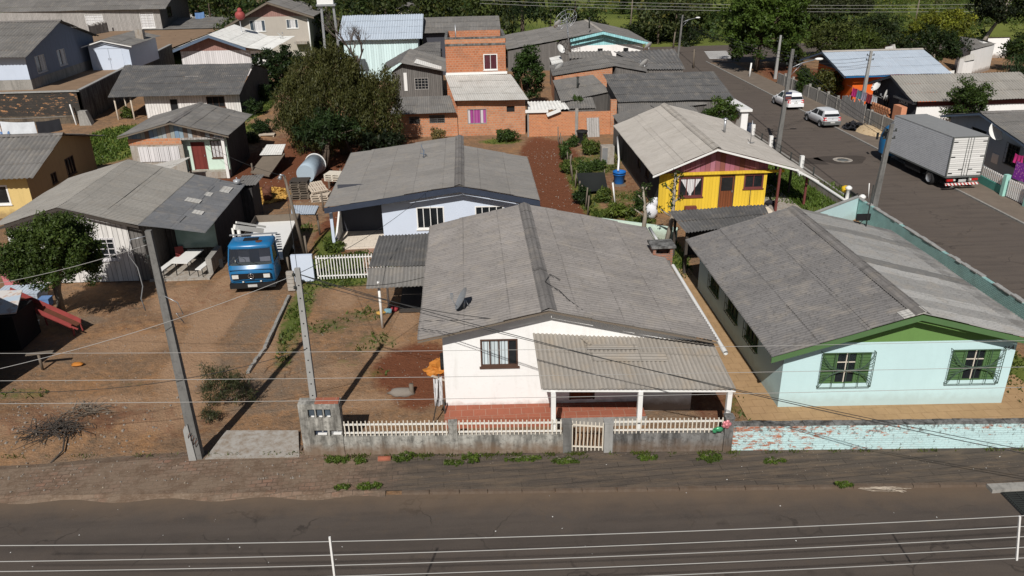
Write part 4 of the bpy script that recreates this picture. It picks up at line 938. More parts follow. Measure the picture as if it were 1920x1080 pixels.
mb = MB(); mb.box((-13.7, 38.6, 0), (-13.4, 40.5, .85)); mb.build('porch_wall', M['concrete'], H)
mb = MB(); mb.box((-16.4, 37.9, -.02), (-13.4, 40.9, .06)); mb.build('porch_floor', M['slab'], H)
for k, (x_, y_) in enumerate(((-15.0, 42.2), (-14.3, 40.6), (-14.6, 43.6), (-14.0, 44.9))):
    zz = 2.42+(3.12-2.42)*(-13.3-x_)/2.9; mb = MB(); w_, l_ = ((.28, .75), (.25, .5), (.3, .35), (.5, .5))[k]; sl = .24
    mb.hexa([Vector((x_-l_/2, y_-w_, zz+sl*l_/2+.045)), Vector((x_+l_/2, y_-w_, zz-sl*l_/2+.045)), Vector((x_+l_/2, y_+w_, zz-sl*l_/2+.045)), Vector((x_-l_/2, y_+w_, zz+sl*l_/2+.045))]+[Vector((x_-l_/2, y_-w_, zz+sl*l_/2+.07)), Vector((x_+l_/2, y_-w_, zz-sl*l_/2+.07)), Vector((x_+l_/2, y_+w_, zz-sl*l_/2+.07)), Vector((x_-l_/2, y_+w_, zz+sl*l_/2+.07))]); mb.build('roof_patch', M['roof_light'], H)
# small lean-to boards behind it and pot on the roof corner
t_ = thing('outhouse', 'narrow dark board outhouse at the back right corner of the whitewashed house', 'outhouse', (-13.4, 47.6, 0)); mb = MB(); mb.box((-13.9, 46.75, 0), (-13.1, 48.6, 2.1)); mb.build('wall', M['dark_boards'], t_)
shed_roof(t_, Vector((-14.1, 46.72, 2.25)), Vector((-12.8, 46.72, 2.3)), Vector((-12.7, 48.8, 2.4)), Vector((-14.1, 48.8, 2.35)), 'roof_mid', .177, .02)
b_ = Vector((-13.75, 46.3, 2.58)); t_ = thing('cooking_pot', 'shiny metal pot left on the roof corner of the whitewashed house', 'pot', b_); mb = MB(); mb.lathe(b_, [(.0, 0), (.2, 0), (.22, .2), (.2, .22), (.06, .27), (.0, .27)], 12, cap=False); mb.tube([b_+Vector((0, 0, .27)), b_+Vector((0, 0, .36))], .03, 6); mb.build('body', M['alu'], t_); mb = MB(); mb.tube([b_+Vector((.2, 0, .12)), b_+Vector((.42, .05, .16))], .02, 5); mb.build('handle', M['black'], t_)

# ---- patched shack
yF = 57.0; W = shear(-.02, -20)
H = thing('house', 'patched shack with blue grey board gable, pale green wall and red brown door', 'house', (-20.5, 60, 0))
eL = (-24.5, 3.30); rg = (-20.68, 4.25); eR = (-16.8, 3.2)
oD = (-19.95, -18.95, .5, 2.55); oW = (-18.55, -17.75, 1.35, 2.62)
Ps, zt = gable_house(H, W, (-24.0, -17.35, yF+.6, 63.0), eL, rg, eR, yF-.65, 63.5, ('palegreen_wall', 'patch_boards', 'roof_mid'), ops={'front': [oD, oW]}, band=2.85, sides=False, pitch=.177, amp=.016, ridge='ridge', trim='wood', trim_h=.1)
door(H, Ps['front'], oD, 'wood_red', 'maroon'); window(H, Ps['front'], oW, 'brown_trim', 'glass', 3, curtain='curtain_white', cur=(0, 1))
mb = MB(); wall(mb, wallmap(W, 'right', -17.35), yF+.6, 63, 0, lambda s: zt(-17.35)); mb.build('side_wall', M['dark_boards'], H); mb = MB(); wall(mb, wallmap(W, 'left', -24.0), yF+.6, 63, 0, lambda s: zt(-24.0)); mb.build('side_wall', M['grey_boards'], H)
Pf = wallmap(W, 'front', yF); mb = MB(); wall(mb, Pf, -24.0, -20.3, 0, lambda s: 2.55); mb.build('wall', M['slab'], H)
mb = MB(); mb.pbox(Pf, -24.05, -20.35, 2.55, 3.0, -.1, .02); mb.build('brick_lintel', M['brick_old'], H)
mb = MB(); wall(mb, Pf, -24.0, -17.35, 3.0, zt, splits=(rg[0],)); mb.build('gable', M['patch_boards'], H)
mb = MB()
for k in range(4): mb.pbox(Pf, -23.45+k*.72, -23.45+k*.72+.68, 1.35, 2.42, .01, .06)
mb.build('door_panels', M['white_boards_new'], H)
mb = MB(); mb.pbox(Pf, -20.4, -17.35, 2.85, 3.0, -.1, .03); mb.build('beam', M['pale_boards'], H)
mb = MB(); post(mb, -17.45, yF-.02, 0, 2.85, .2); mb.build('post', M['white_paint'], H)
mb = MB(); mb.box((-20.3, yF-.1, 0), (-17.4, yF+.59, .48)); mb.build('doorstep', M['slab'], H)
t_ = thing('lean_to', 'tilted corrugated lean-to in front of the shack door', 'lean-to', (-21.5, 54, 0)); shed_roof(t_, Vector((-23.0, 52.0, 1.55)), Vector((-20.2, 52.6, 1.75)), Vector((-19.3, 55.6, 2.0)), Vector((-22.7, 55.8, 1.3)), 'roof_light', .177, .02)
for a, b, c in ((-20.3, 53, 1.65), (-22.7, 52.6, 1.4), (-19.5, 55.4, 1.8)): mb = MB(); post(mb, a, b, 0, c, .1); mb.build('post', M['wood'], t_)

# ---- long dark-roofed board house behind the shack
H = thing('house', 'long white board house under a dark grey single slope roof, behind the shack', 'house', (-25, 75, 1.0))
mb = MB(); P = wallmap(idw, 'front', 73.0); ops = [(-26.4, -25.75, 1.2, 2.9), (-23.2, -21.6, 2.1, 3.05)]; wall(mb, P, -28.6, -20.25, .6, lambda s: 3.2, ops); wall(mb, wallmap(idw, 'left', -28.6), 73, 80, .6, lambda s: 3.2); mb.build('wall', M['white_boards'], H)
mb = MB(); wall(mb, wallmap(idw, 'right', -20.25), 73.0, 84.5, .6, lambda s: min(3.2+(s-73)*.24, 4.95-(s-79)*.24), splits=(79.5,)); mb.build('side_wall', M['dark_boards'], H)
for o in ops[:1]: mb = MB(); mb.pbox(P, o[0], o[1], o[2], o[3], -.12, -.09); mb.build('doorway', M['black'], H)
window(H, P, ops[1], 'brown_trim', 'glass', 3)
shed_roof(H, Vector((-31.35, 72.2, 3.35)), Vector((-19.95, 72.1, 3.28)), Vector((-20.2, 79.0, 5.0)), Vector((-32.4, 79.7, 5.0)), 'roof_dark', .177, .02)
shed_roof(H, Vector((-32.4, 85.5, 3.6)), Vector((-20.2, 85.3, 3.6)), Vector((-20.2, 79.0, 5.0)), Vector((-32.4, 79.7, 5.0)), 'roof_dark', .177, .02)
for (a, b) in ((-31.0, 72.6), (-29.6, 72.6), (-31.3, 75.5)): mb = MB(); mb.tube([(a, b, .3), (a, b, 3.3)], .07, 6); mb.build('post', M['wood_pale'], H)
mb = MB(); mb.box((-31.8, 72.6, .5), (-28.6, 79, .85)); mb.build('porch_floor', M['slab'], H)

# ---- yellow ochre house at the left edge
H = thing('house', 'ochre yellow house with ribbed grey roof at the left edge of the picture', 'house', (-31, 53, 0))
a = X(168, 318, -27.0)
xg = -27.3; W = face_posx   # local x = world y, local y = -world x
Ps, zt = gable_house(H, W, (49.2, 58.6, -xg, 38), (48.3, 2.75), (53.2, 4.35), (59.0, 2.9), -xg-.9, 40, ('brown_wall', 'brown_wall', 'roof_mid'), ops={'front': [(52.0, 52.75, 1.3, 2.0), (54.2, 55.5, 1.2, 2.4)]}, pitch=.3, amp=.04, ridge='ridge', sides=False)
window(H, Ps['front'], (52.0, 52.75, 1.3, 2.0), 'brown_trim', 'glass', 2, fw=.05); window(H, Ps['front'], (54.2, 55.5, 1.2, 2.4), 'brown_trim', 'glass', 3)
mb = MB(); P = wallmap(idw, 'front', 49.2); oW = (-30.9, -28.6, .9, 2.15); wall(mb, P, -38, xg-.01, 0, lambda s: 2.8, [oW]); mb.build('front_wall', M['cream_wall'], H); window(H, P, oW, 'white_paint', 'glass', 3, curtain='curtain_white', cur=(0, .6), fw=.1)

# ---- retaining wall
t_ = thing('retaining_wall', 'tall blackened block retaining wall with pale coping, upper left', 'wall', (-36, 72, 0))
mb = MB(); mb.box((-62, 71.8, 0), (RW0.x, 72.0, 2.0)); mb.build('wall', M['block_wall'], t_); mb = MB(); mb.box((-62, 71.8, 2.001), (RW0.x, 72.0, 4.0)); mb.build('upper_wall', M['block_top'], t_)
mb = MB(); a, b = Vector((RW0.x, 71.8, 0)), Vector((RW1.x, RW1.y, 0)); th = Vector((.25, 0, 0)); up = Vector((0, 0, 4.0)); mb.hexa([a-th, a, b, b-th, a-th+up, a+up, b+up, b-th+up]); mb.build('side_wall', M['dark_concrete'], t_)
mb = MB(); mb.box((-62, 71.7, 4.002), (RW0.x+.05, 72.05, 4.1)); up = Vector((0, 0, 4.002)); u2 = Vector((0, 0, 4.1)); mb.hexa([a-th*1.2+up, a+th*.2+up, b+th*.2+up, b-th*1.2+up, a-th*1.2+u2, a+th*.2+u2, b+th*.2+u2, b-th*1.2+u2]); mb.build('coping', M['pole_light'], t_)
mb = MB(); c = Vector((RW0.x+.02, 71.5, 0)); mb.hexa([c+Vector(v) for v in ((-.3, -.6, 0), (1.1, -.6, 0), (1.1, .3, 0), (-.3, .3, 0), (-.3, -.25, 2.4), (.35, -.25, 2.4), (.35, .3, 2.4), (-.3, .3, 2.4))]); mb.build('buttress', M['concrete'], t_)
b_ = Z(149, 254); b_ = Vector((RW0.x-.6, 71.4, 0)); mb = MB(); mb.tube([b_, b_+Vector((-.25, 0, 3.0))], .06, 6); tag(mb.build('pipe_post', M['pvc']), 'white pipe leaning on the retaining wall', 'pipe')

# ---- big blue-white house and garage on the terrace
c0 = Z(62, 168, TZ); H = thing('house', 'blue white two room house with ribbed grey roof on the terrace, top left', 'house', (c0.x-5, c0.y+6, TZ))
W = face_posx; fx = -c0.x
oA = (c0.y+1.6, c0.y+3.4, TZ+1.2, TZ+2.7); oB = (c0.y+6.0, c0.y+7.6, TZ+1.2, TZ+2.7)
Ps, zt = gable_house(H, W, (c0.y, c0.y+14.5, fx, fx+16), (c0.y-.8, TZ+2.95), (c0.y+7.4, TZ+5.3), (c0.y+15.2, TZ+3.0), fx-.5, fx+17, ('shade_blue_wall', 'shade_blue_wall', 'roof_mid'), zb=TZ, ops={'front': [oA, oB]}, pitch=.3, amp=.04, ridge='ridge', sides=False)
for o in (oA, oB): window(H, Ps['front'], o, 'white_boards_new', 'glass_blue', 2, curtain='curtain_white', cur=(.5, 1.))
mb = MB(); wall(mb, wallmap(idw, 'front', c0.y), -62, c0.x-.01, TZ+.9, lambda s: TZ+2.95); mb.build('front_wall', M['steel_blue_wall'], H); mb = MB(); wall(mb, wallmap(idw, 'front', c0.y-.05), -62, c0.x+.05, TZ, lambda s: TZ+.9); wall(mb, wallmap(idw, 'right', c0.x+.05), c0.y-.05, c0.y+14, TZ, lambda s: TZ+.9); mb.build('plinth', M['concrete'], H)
g0 = Z(175, 132, TZ); H = thing('garage', 'pale blue garage with double door and low grey gable roof on the terrace', 'garage', (g0.x+2.3, g0.y+4, TZ)); gx1 = Y(243, 100, g0.y).x; ap = Y(187, 68, g0.y-.4)
oD = (g0.x+.55, gx1-.75, TZ+.02, TZ+2.15); e0 = Y(150, 80, g0.y-.4); e1 = Y(245, 80, g0.y-.4)
Ps, zt = gable_house(H, idw, (g0.x, gx1, g0.y, g0.y+8), (e0.x, TZ+2.45), ((e0.x+e1.x)/2-.4, TZ+3.05), (e1.x, TZ+2.4), g0.y-.45, g0.y+8.6, ('steel_blue_wall', 'steel_blue_wall', 'roof_mid'), zb=TZ, ops={'front': [oD]}, ridge=None, amp=.012, trim='white_paint', trim_h=.1)
mm = (oD[0]+oD[1])/2
for s0, s1 in ((oD[0]+.02, mm-.015), (mm+.015, oD[1]-.02)): mb = MB(); mb.pbox(Ps['front'], s0, s1, TZ+.03, TZ+2.12, -.06, -.02); d_ = mb.build('door', M['blue_wall'], H); mb = MB(); q = s1-.12 if s0 < mm-1 else s0+.06; mb.pbox(Ps['front'], q, q+.05, TZ+1., TZ+1.18, -.02, .02); mb.build('handle', M['steel'], d_)
mb = MB(); q = Vector((gx1-.8, g0.y+4.5, TZ+2.3)); mb.box(tuple(q), tuple(q+Vector((.8, .7, 1.2)))); mb.build('chimney', M['slab'], H)
# old board house behind, roof running out of the top of the picture
e0 = Z(98, 21, 6.6); e1 = Z(310, 17, 6.6); H = thing('house', 'weathered silver board house with wide grey roof along the top edge, left', 'house', (e1.x-5, e1.y+4, TZ))
shed_roof(H, Vector((e0.x-14, e0.y, 6.6)), Vector((e1.x, e1.y, 6.6)), Vector((e1.x, e1.y+8, 9.3)), Vector((e0.x-14, e0.y+8, 9.3)), 'roof_mid', .3, .04)
shed_roof(H, Vector((e0.x-14, e0.y+15, 6.8)), Vector((e1.x, e1.y+15, 6.8)), Vector((e1.x, e1.y+8, 9.3)), Vector((e0.x-14, e0.y+8, 9.3)), 'roof_mid', .3, .04)
P = wallmap(idw, 'front', e1.y+.8); ops = [(e1.x-12.2, e1.x-9.6, TZ+.9, TZ+2.4), (e1.x-4.2, e1.x-2.2, TZ+.3, TZ+2.5)]; mb = MB(); wall(mb, P, e0.x-13, e1.x-1.2, 0, lambda s: 6.6, ops); mb.build('wall', M['pale_boards'], H); window(H, P, ops[0], 'white_paint', 'curtain_white', 4, 3); window(H, P, ops[1], 'white_paint', 'curtain_white', 2, 5)
mb = MB(); xr = e1.x-1.2; wall(mb, wallmap(idw, 'right', xr), e1.y+.8, e1.y+14.5, 0, lambda s: min(6.6+(s-e1.y)*.335, 9.2-(s-e1.y-8)*.33), [(e1.y+4, e1.y+6, TZ+1.5, TZ+3)], splits=(e1.y+8,)); mb.build('side_wall', M['grey_boards'], H); window(H, wallmap(idw, 'right', xr), (e1.y+4, e1.y+6, TZ+1.5, TZ+3), 'brown_trim', 'glass', 2)
t_ = thing('wood_fence', 'short weathered picket fence between the garage and the big blue white house', 'fence', Z(170, 62, TZ)); a, b = Z(168, 66, TZ), Z(203, 60, TZ); mb = MB()
for k in range(16): p = a.lerp(b, k/15); mb.bar(p, p+Vector((0, 0, 1.5+rnd.uniform(-.15, .15))), .22, .04)
mb.build('pickets', M['pale_boards'], t_)

# ---- white roofed house and beige house (top, left of centre)
y_ = 96.0; H = thing('house', 'house with bright white sheet roof and rose board gable, top left of centre', 'house', (-29, 99, 1.2))
e0 = Y(323, 93, y_-1); ap = Y(390, 65, y_-1); m1 = Y(460, 89, y_-1); e2 = Y(505, 95, y_-1); zlo = min(e0.z, 5.2)
gb = Y(400, 95, y_).z
Ps, zt = gable_house(H, idw, (Y(338, 96, y_).x, Y(468, 96, y_).x, y_, 104), (e0.x, e0.z), (ap.x, ap.z), (m1.x, m1.z), y_-1, 106.5, ('white_boards_new', 'rose_wall', 'roof_white'), zb=.8, ops={}, band=gb, trim='blue_trim', ridge=None, amp=.012, trim_h=.3, sheet=2.4)
shed_roof(H, e2, Vector((e2.x+.8, 106.5, e2.z+.3)), Vector((m1.x, 106.5, m1.z)), m1+Vector((0, 0, .01)), 'roof_white', .177, .012)
P = wallmap(idw, 'front', y_+.1); oW = (Y(470, 120, y_).x+.1, Y(494, 120, y_).x, Y(480, 122, y_).z, Y(480, 100, y_).z); mb = MB(); wall(mb, P, Y(468.5, 96, y_).x, Y(505, 96, y_).x, .8, lambda s: e2.z-.1, [oW]); mb.build('wall', M['white_wall'], H); window(H, P, oW, 'white_paint', 'glass', 3)
mb = MB(); q = Y(490, 165, 92); mb.box((q.x-.12, 92, .6), (q.x+.12, 92.25, 3.4)); mb.build('post', M['white_paint'], H)
y_ = 112.; H = thing('house', 'two storey beige house with rose gable and brown grey roof, top left of centre', 'house', (-24, 118, 1))
eL_ = Y(452, 28, y_-1); ap = Y(500, 3, y_-1); eR_ = Y(588, 31, y_-1); gb = Y(520, 31, y_).z
oA = (Y(468, 45, y_).x, Y(497, 45, y_).x, Y(480, 59, y_).z, Y(480, 38, y_).z); oB = (Y(537, 45, y_).x, Y(559, 45, y_).x, Y(548, 53, y_).z, Y(548, 36, y_).z)
Ps, zt = gable_house(H, idw, (Y(440, 60, y_).x, Y(577, 40, y_).x, y_, y_+9), (Y(420, 50, y_-1).x, Y(420, 50, y_-1).z), (ap.x, ap.z), (eR_.x, eR_.z), y_-1, y_+10, ('beige_wall', 'rose_wall', 'roof_mid'), zb=.8, ops={'front': [oA, oB]}, band=gb, trim='wood', ridge=None, amp=.014, trim_h=.25)
for o in (oA, oB): window(H, Ps['front'], o, 'white_paint', 'glass_blue', 4, curtain='curtain_white', cur=(.3, .8))
mb = MB(); q = Y(580, 60, y_-.1); mb.tube([(q.x, y_-.1, 1), (q.x, y_-.1, eR_.z-.3)], .1, 6); mb.build('downpipe', M['white_paint'], H)
mb = MB(); q = Y(579, 80, y_); mb.box((Y(555, 80, y_).x, y_-1.2, Y(555, 81, y_).z), (q.x, y_-.01, Y(555, 77, y_).z)); mb.build('lintel', M['slab'], H)
b_ = Y(450, 40, 103); t_ = thing('toy_figure', 'red rounded ornament on a pole between the white roof and the beige house', 'ornament', (b_.x, 103, 1)); mb = MB(); mb.tube([(b_.x, 103, 1.2), (b_.x, 103, b_.z)], .06, 6); mb.build('pole', M['steel'], t_); mb = MB(); q = Y(450, 29, 103); mb.blob(q, .62, .5, .55, jit=.02, n=12, m=8); mb.blob(Y(449, 20, 103), .3, .3, .35, jit=.02, n=12, m=8); mb.build('body', M['red_paint'], t_)
b_ = Y(525, 67, 104); b_.z -= .4; t_ = dish('satellite_dish', 'small white satellite dish at the right end of the white sheet roof', b_, .45, R(60), R(50), .4); 
# low sheds behind, upper left centre
for i, (x_, yy, w_, d_, h_, mt, lab) in enumerate(((Z(395, 60, 2).x, 128, 12, 8, 3.6, 'roof_mid', 'low shed with pale roof behind the beige house'), (Z(400, 35, 2).x, 145, 10, 5, 3., 'roof_light', 'pale low wall shed far behind, top left of centre'))):
    t_ = thing('shed', lab, 'shed', (x_, yy, 1)); mb = MB(); mb.box((x_-w_/2, yy, 0), (x_+w_/2, yy+d_, h_)); mb.build('wall', M['beige_wall'], t_); shed_roof(t_, Vector((x_-w_/2-.4, yy-.5, h_+.1)), Vector((x_+w_/2+.4, yy-.5, h_+.1)), Vector((x_+w_/2+.4, yy+d_, h_+1)), Vector((x_-w_/2-.4, yy+d_, h_+1)), mt)

# ---- brick house, tower and outbuildings (centre back)
H = thing('house', 'raw orange brick house with a brick tower and white lean-to roof, centre back', 'house', (1.5, 71, 0))
y_ = 67.8; P = wallmap(idw, 'front', y_); oA = (Y(877, 232, y_).x, Y(913, 232, y_).x, Y(895, 232, y_).z, Y(895, 204, y_).z); oB = (Y(950, 210, y_).x, Y(965, 210, y_).x, Y(957, 210, y_).z, Y(957, 199, y_).z)
mb = MB(); wall(mb, P, -.85, 4.9, 0, lambda s: 3.02, [oA, oB]); wall(mb, wallmap(idw, 'left', -.85), y_, 73, 0, lambda s: 3.0+(s-y_)*.17); wall(mb, wallmap(idw, 'right', 4.9), y_, 73, 0, lambda s: 3.0+(s-y_)*.17); mb.build('wall', M['brick_old'], H)
window(H, P, oA, 'concrete', 'glass', 3, curtain='curtain_purple', cur=(0, 1), sill=False); mb = MB(); mb.pbox(P, *oB, -.2, -.15); mb.build('opening', M['black'], H)
shed_roof(H, Vector((-1.05, 67.2, 3.12)), Vector((5.15, 67.1, 3.05)), Vector((4.0, 73.0, 4.3)), Vector((-1.9, 73.0, 4.35)), 'roof_light', .177, .01)
y_ = 73.0; P = wallmap(idw, 'front', y_); tx0, tx1 = -1.75, 3.58; oT = (Y(907, 130, y_).x, Y(933, 130, y_).x, Y(920, 131, y_).z, Y(920, 101, y_).z); zt0 = 7.85
mb = MB(); wall(mb, P, tx0, tx1, 0, lambda s: 6.85, [oT]); wall(mb, wallmap(idw, 'left', tx0), y_, y_+6, 0, lambda s: 6.85); wall(mb, wallmap(idw, 'right', tx1), y_, y_+6, 0, lambda s: 6.85); wall(mb, wallmap(idw, 'back', y_+6), tx0, tx1, 0, lambda s: 7.5); mb.build('tower', M['brick'], H)
window(H, P, oT, 'white_paint', 'glass', 2, curtain='curtain_wine', cur=(0, 1), fw=.08)
mb = MB(); mb.box((tx0-.04, y_-.05, 6.852), (tx1+.04, y_+.2, 7.02)); mb.box((tx0-.04, y_-.05, 7.42), (tx1+.04, y_+.2, 7.56)); mb.box((tx0-.04, y_+.2, 6.852), (tx0+.2, y_+6, 7.56)); mb.box((tx1-.2, y_+.2, 6.852), (tx1+.04, y_+6, 7.56)); mb.build('parapet', M['dark_concrete'], H)
mb = MB(); mb.box((tx0, y_-.02, 7.022), (tx1, y_+.17, 7.418)); mb.build('parapet_brick', M['brick_old'], H)
mb = MB(); mb.box((tx0+.2, y_+.2, 6.6), (tx1-.2, y_+6, 6.7)); mb.build('flat_roof', M['concrete'], H)
mb = MB(); mb.box((tx0-.05, y_-.12, 4.34), (tx1+.1, y_-.01, 4.55)); mb.build('flashing', M['white_paint'], H)
mb = MB(); mb.tube([(tx0+.95, y_+1.5, 6.7), (tx0+.95, y_+1.5, 8.5)], .05, 5); mb.build('pipe', M['steel'], H)
H = thing('shed', 'low brick shed with mossy corrugated roof left of the brick house', 'shed', (-3.2, 69, 0)); y_ = 68.0; P = wallmap(idw, 'front', y_)
ops = [(-5.0, -4.1, 1.15, 1.75), (Y(805, 222, y_).x, Y(834, 222, y_).x, 1.15, 1.85)]; mb = MB(); wall(mb, P, -6.4, -.9, 0, lambda s: 2.05, ops); mb.build('wall', M['brick_old'], H)
for o in ops: window(H, P, o, 'grey_boards', 'glass', 2, 3, sill=False)
shed_roof(H, Vector((-6.6, 67.5, 2.05)), Vector((-.95, 67.4, 2.1)), Vector((-1.5, 71.0, 2.9)), Vector((-6.2, 71.2, 2.85)), 'roof_mid', .177, .022)
y_ = 78.; P = wallmap(idw, 'front', y_); H = thing('shack', 'leaning grey plank shack with collapsing roof left of the brick tower', 'shack', (-4.5, 80, 0)); oW = (Y(778, 165, y_).x, Y(804, 165, y_).x, Y(790, 168, y_).z, Y(790, 146, y_).z)
a0, a1 = Y(735, 150, y_).x, Y(829, 150, y_).x; zl, zr = Y(735, 135, y_).z, Y(829, 133, y_).z
mb = MB(); wall(mb, P, a0, a1, 0, lambda s: min(zl+.9*(s-a0)/1.2 if s < a0+1.2 else zl+.9-(s-a0-1.2)*.22, 9), [oW], splits=(a0+1.2,)); mb.build('wall', M['grey_boards'], H); window(H, P, oW, 'pale_boards', 'glass', 4, 3, sill=False)
shed_roof(H, Vector((a0-1.0, y_-.5, zl-.2)), Vector((a0-.9, y_+5, zl+.2)), Vector((a0+1.6, y_+5, zl+1.5)), Vector((a0+.9, y_-.6, zl+.95)), 'roof_dark', .177, .03)
shed_roof(H, Vector((a1+.4, y_-.6, zr-.02)), Vector((a1+.6, y_+5, zr+.4)), Vector((a0+1.6, y_+5, zl+1.5)), Vector((a0+.9, y_-.6, zl+.95)), 'roof_mid', .177, .03)
mb = MB(); mb.hexa([Vector((a0+2.2, y_-.2, zl+.82)), Vector((a1, y_-.2, zr+.14)), Vector((a1, y_+1.0, zr+.22)), Vector((a0+2.4, y_+1.2, zl+.95))]+[Vector((a0+2.2, y_-.2, zl+.86)), Vector((a1, y_-.2, zr+.18)), Vector((a1, y_+1.0, zr+.26)), Vector((a0+2.4, y_+1.2, zl+.99))]); mb.build('roof_patch', M['roof_white'], H)
mb = MB(); q0 = Y(758, 160, y_-.2); mb.pbox(P, Y(758, 160, y_).x, Y(764, 160, y_).x, 2.2, 3.9, .02, .06); mb.build('white_plank', M['white_paint'], H)
# background houses behind the tower
def simple_block(name, label, cat, x0, x1, y0, y1, h, eave, wallm, roofm, rise=1.5, pitch=.3, amp=.04, win=(), ridge=True, z0=0):
    t = thing(name, label, cat, ((x0+x1)/2, (y0+y1)/2, z0)); P = wallmap(idw, 'front', y0); mb = MB(); wall(mb, P, x0, x1, z0, lambda s: h, win); ym = (y0+y1)/2
    for xx, kd in ((x0, 'left'), (x1, 'right')): wall(mb, wallmap(idw, kd, xx), y0, y1, z0, lambda s: min(h+rise*(s-y0)/(ym-y0), h+rise*(y1-s)/(y1-ym)), splits=(ym,))
    mb.build('wall', M[wallm], t)
    for o in win: window(t, P, o, 'white_paint', 'glass', 2)
    mb = MB(); corr(mb, (x0-eave, y0-eave, h), (x1+eave, y0-eave, h), (x1+eave, ym, h+rise), (x0-eave, ym, h+rise), pitch, amp); corr(mb, (x1+eave, y1+eave, h), (x0-eave, y1+eave, h), (x0-eave, ym, h+rise), (x1+eave, ym, h+rise), pitch, amp); mb.build('roof', M[roofm], t); return t
y_ = 98.; simple_block('house', 'aqua white house with ribbed blue grey roof behind the bare tree', 'house', Y(645, 90, y_).x, Y(784, 90, y_).x, y_, y_+11, Y(700, 75, y_-.6).z, .6, 'pale_aqua_wall', 'roof_zinc', Y(700, 28, y_+5.5).z-Y(700, 75, y_-.6).z)
y_ = 101.; simple_block('house', 'long shed roofed house right behind the brick tower', 'house', Y(792, 70, y_).x, Y(930, 65, y_).x, y_, y_+9, Y(860, 61, y_-.6).z, .6, 'charcoal_wall', 'roof_mid', Y(860, 31, y_+4.5).z-Y(860, 61, y_-.6).z, .177, .02)
y_ = 126.; H = thing('house', 'far grey gabled roof peeking out above the ribbed roof', 'house', Y(762, 25, y_)); e0, ap, e1_ = Y(720, 28, y_), Y(760, 11, y_), Y(812, 30, y_)
gable_house(H, idw, (e0.x+.5, e1_.x-.5, y_+.6, y_+9), (e0.x, e0.z), (ap.x, ap.z), (e1_.x, e1_.z), y_, y_+10, ('beige_wall', 'beige_wall', 'roof_mid'), ridge=None, amp=.02)
y_ = 87.; H = thing('shed', 'low grey lean-to between the plank shack and the brick tower', 'shed', Y(800, 100, y_)); q = [Y(752, 104, 84), Y(826, 112, 84), Y(826, 78, 92), Y(800, 80, 92)]; shed_roof(H, *q, 'roof_mid'); mb = MB(); mb.box((q[0].x+.3, 84.4, 0), (q[1].x, 91, q[0].z-.3)); mb.build('wall', M['grey_boards'], H)

# ---- brick garden wall right of the brick house, with white sheets on it
y_ = 66.8; t_ = thing('brick_wall', 'long raw orange brick yard wall right of the brick house', 'wall', (8.5, y_, 0)); mb = MB(); mb.box((5.05, y_, -.05), (9.2, y_+.2, 2.0)); mb.box((9.2, y_+.05, -.05), (12.4, y_+.25, 1.95)); mb.build('wall', M['brick_wall'], t_); mb = MB(); mb.box((9.05, y_-.06, -.05), (9.3, y_-.001, 2.3)); mb.box((5.0, y_-.05, -.05), (5.12, y_-.001, 2.1)); mb.build('pier', M['concrete'], t_)
mb = MB(); mb.box((12.05, y_-.1, 0), (12.55, y_+.35, 2.9)); mb.build('stack', M['brick_old'], t_)
t_ = thing('corrugated_shed', 'dull corrugated sheets and white boards piled behind the brick yard wall', 'shed', (7, 69, 0)); shed_roof(t_, Vector((5.1, 67.1, 2.15)), Vector((8.6, 67.1, 2.15)), Vector((8.3, 69.2, 2.5)), Vector((5.2, 69.2, 2.5)), 'roof_white', .3, .04); mb = MB(); mb.hexa([Y(985, 212, 66.6), Y(1028, 211, 66.6), Y(1028, 211, 66.7), Y(985, 212, 66.7), Y(985, 206, 66.6), Y(1028, 205, 66.6), Y(1028, 205, 66.7), Y(985, 206, 66.7)]); mb.hexa([Y(1027, 219, 66.5), Y(1052, 209, 66.5), Y(1052, 209, 66.6), Y(1027, 219, 66.6), Y(1024, 213, 66.5), Y(1050, 203, 66.5), Y(1050, 203, 66.6), Y(1024, 213, 66.6)]); mb.build('white_board', M['white_paint'], t_)
for a in (5.3, 8.2): mb = MB(); post(mb, a, 69, 0, 2.1); mb.build('post', M['wood'], t_)

# ---- jumble of grey roofs in the middle right
def roof_patch(label, pts, mat, wallm='grey_boards', cat='shed', name='shed', pitch=.177, amp=.022, walls=True):
    q = [Z(px, py, z) for px, py, z in pts]; c = sum(q, Vector())/4; t = thing(name, label, cat, (c.x, c.y, 0)); shed_roof(t, *q, mat, pitch, amp)
    if walls:
        mb = MB(); i = [c+(p-c)*.93 for p in q]; b = [Vector((p.x, p.y, 0)) for p in i]; tp = [p-Vector((0, 0, .12)) for p in i]
        for k in range(4): mb.face([b[k], b[(k+1) % 4], tp[(k+1) % 4], tp[k]])
        mb.build('wall', M[wallm], t)
    return t
roof_patch('big dark grey roof beside the side street, centre right', [(1160, 192, 2.6), (1378, 186, 2.6), (1338, 134, 4.0), (1130, 139, 4.0)], 'roof_dark')
roof_patch('small steep grey roof left of the big dark roof', [(1052, 192, 2.5), (1145, 172, 2.5), (1112, 140, 3.8), (1036, 150, 3.6)], 'roof_mid')
roof_patch('little ribbed roof behind the brick yard wall', [(1050, 205, 2.02), (1118, 203, 2.02), (1110, 182, 2.5), (1050, 188, 2.5)], 'roof_mid', pitch=.25, amp=.03)
roof_patch('lower grey roof strip below the big dark roof', [(1160, 215, 2.2), (1325, 196, 2.2), (1330, 187, 2.5), (1158, 194, 2.5)], 'roof_mid')
roof_patch('grey roof corner left of the cream roof', [(1168, 243, 2.4), (1248, 216, 2.6), (1215, 196, 3.0), (1148, 216, 2.8)], 'roof_mid')
roof_patch('grey roof corner right behind the cream roof ridge', [(1250, 218, 2.5), (1325, 226, 2.2), (1300, 200, 2.7), (1215, 194, 3.0)], 'roof_mid')
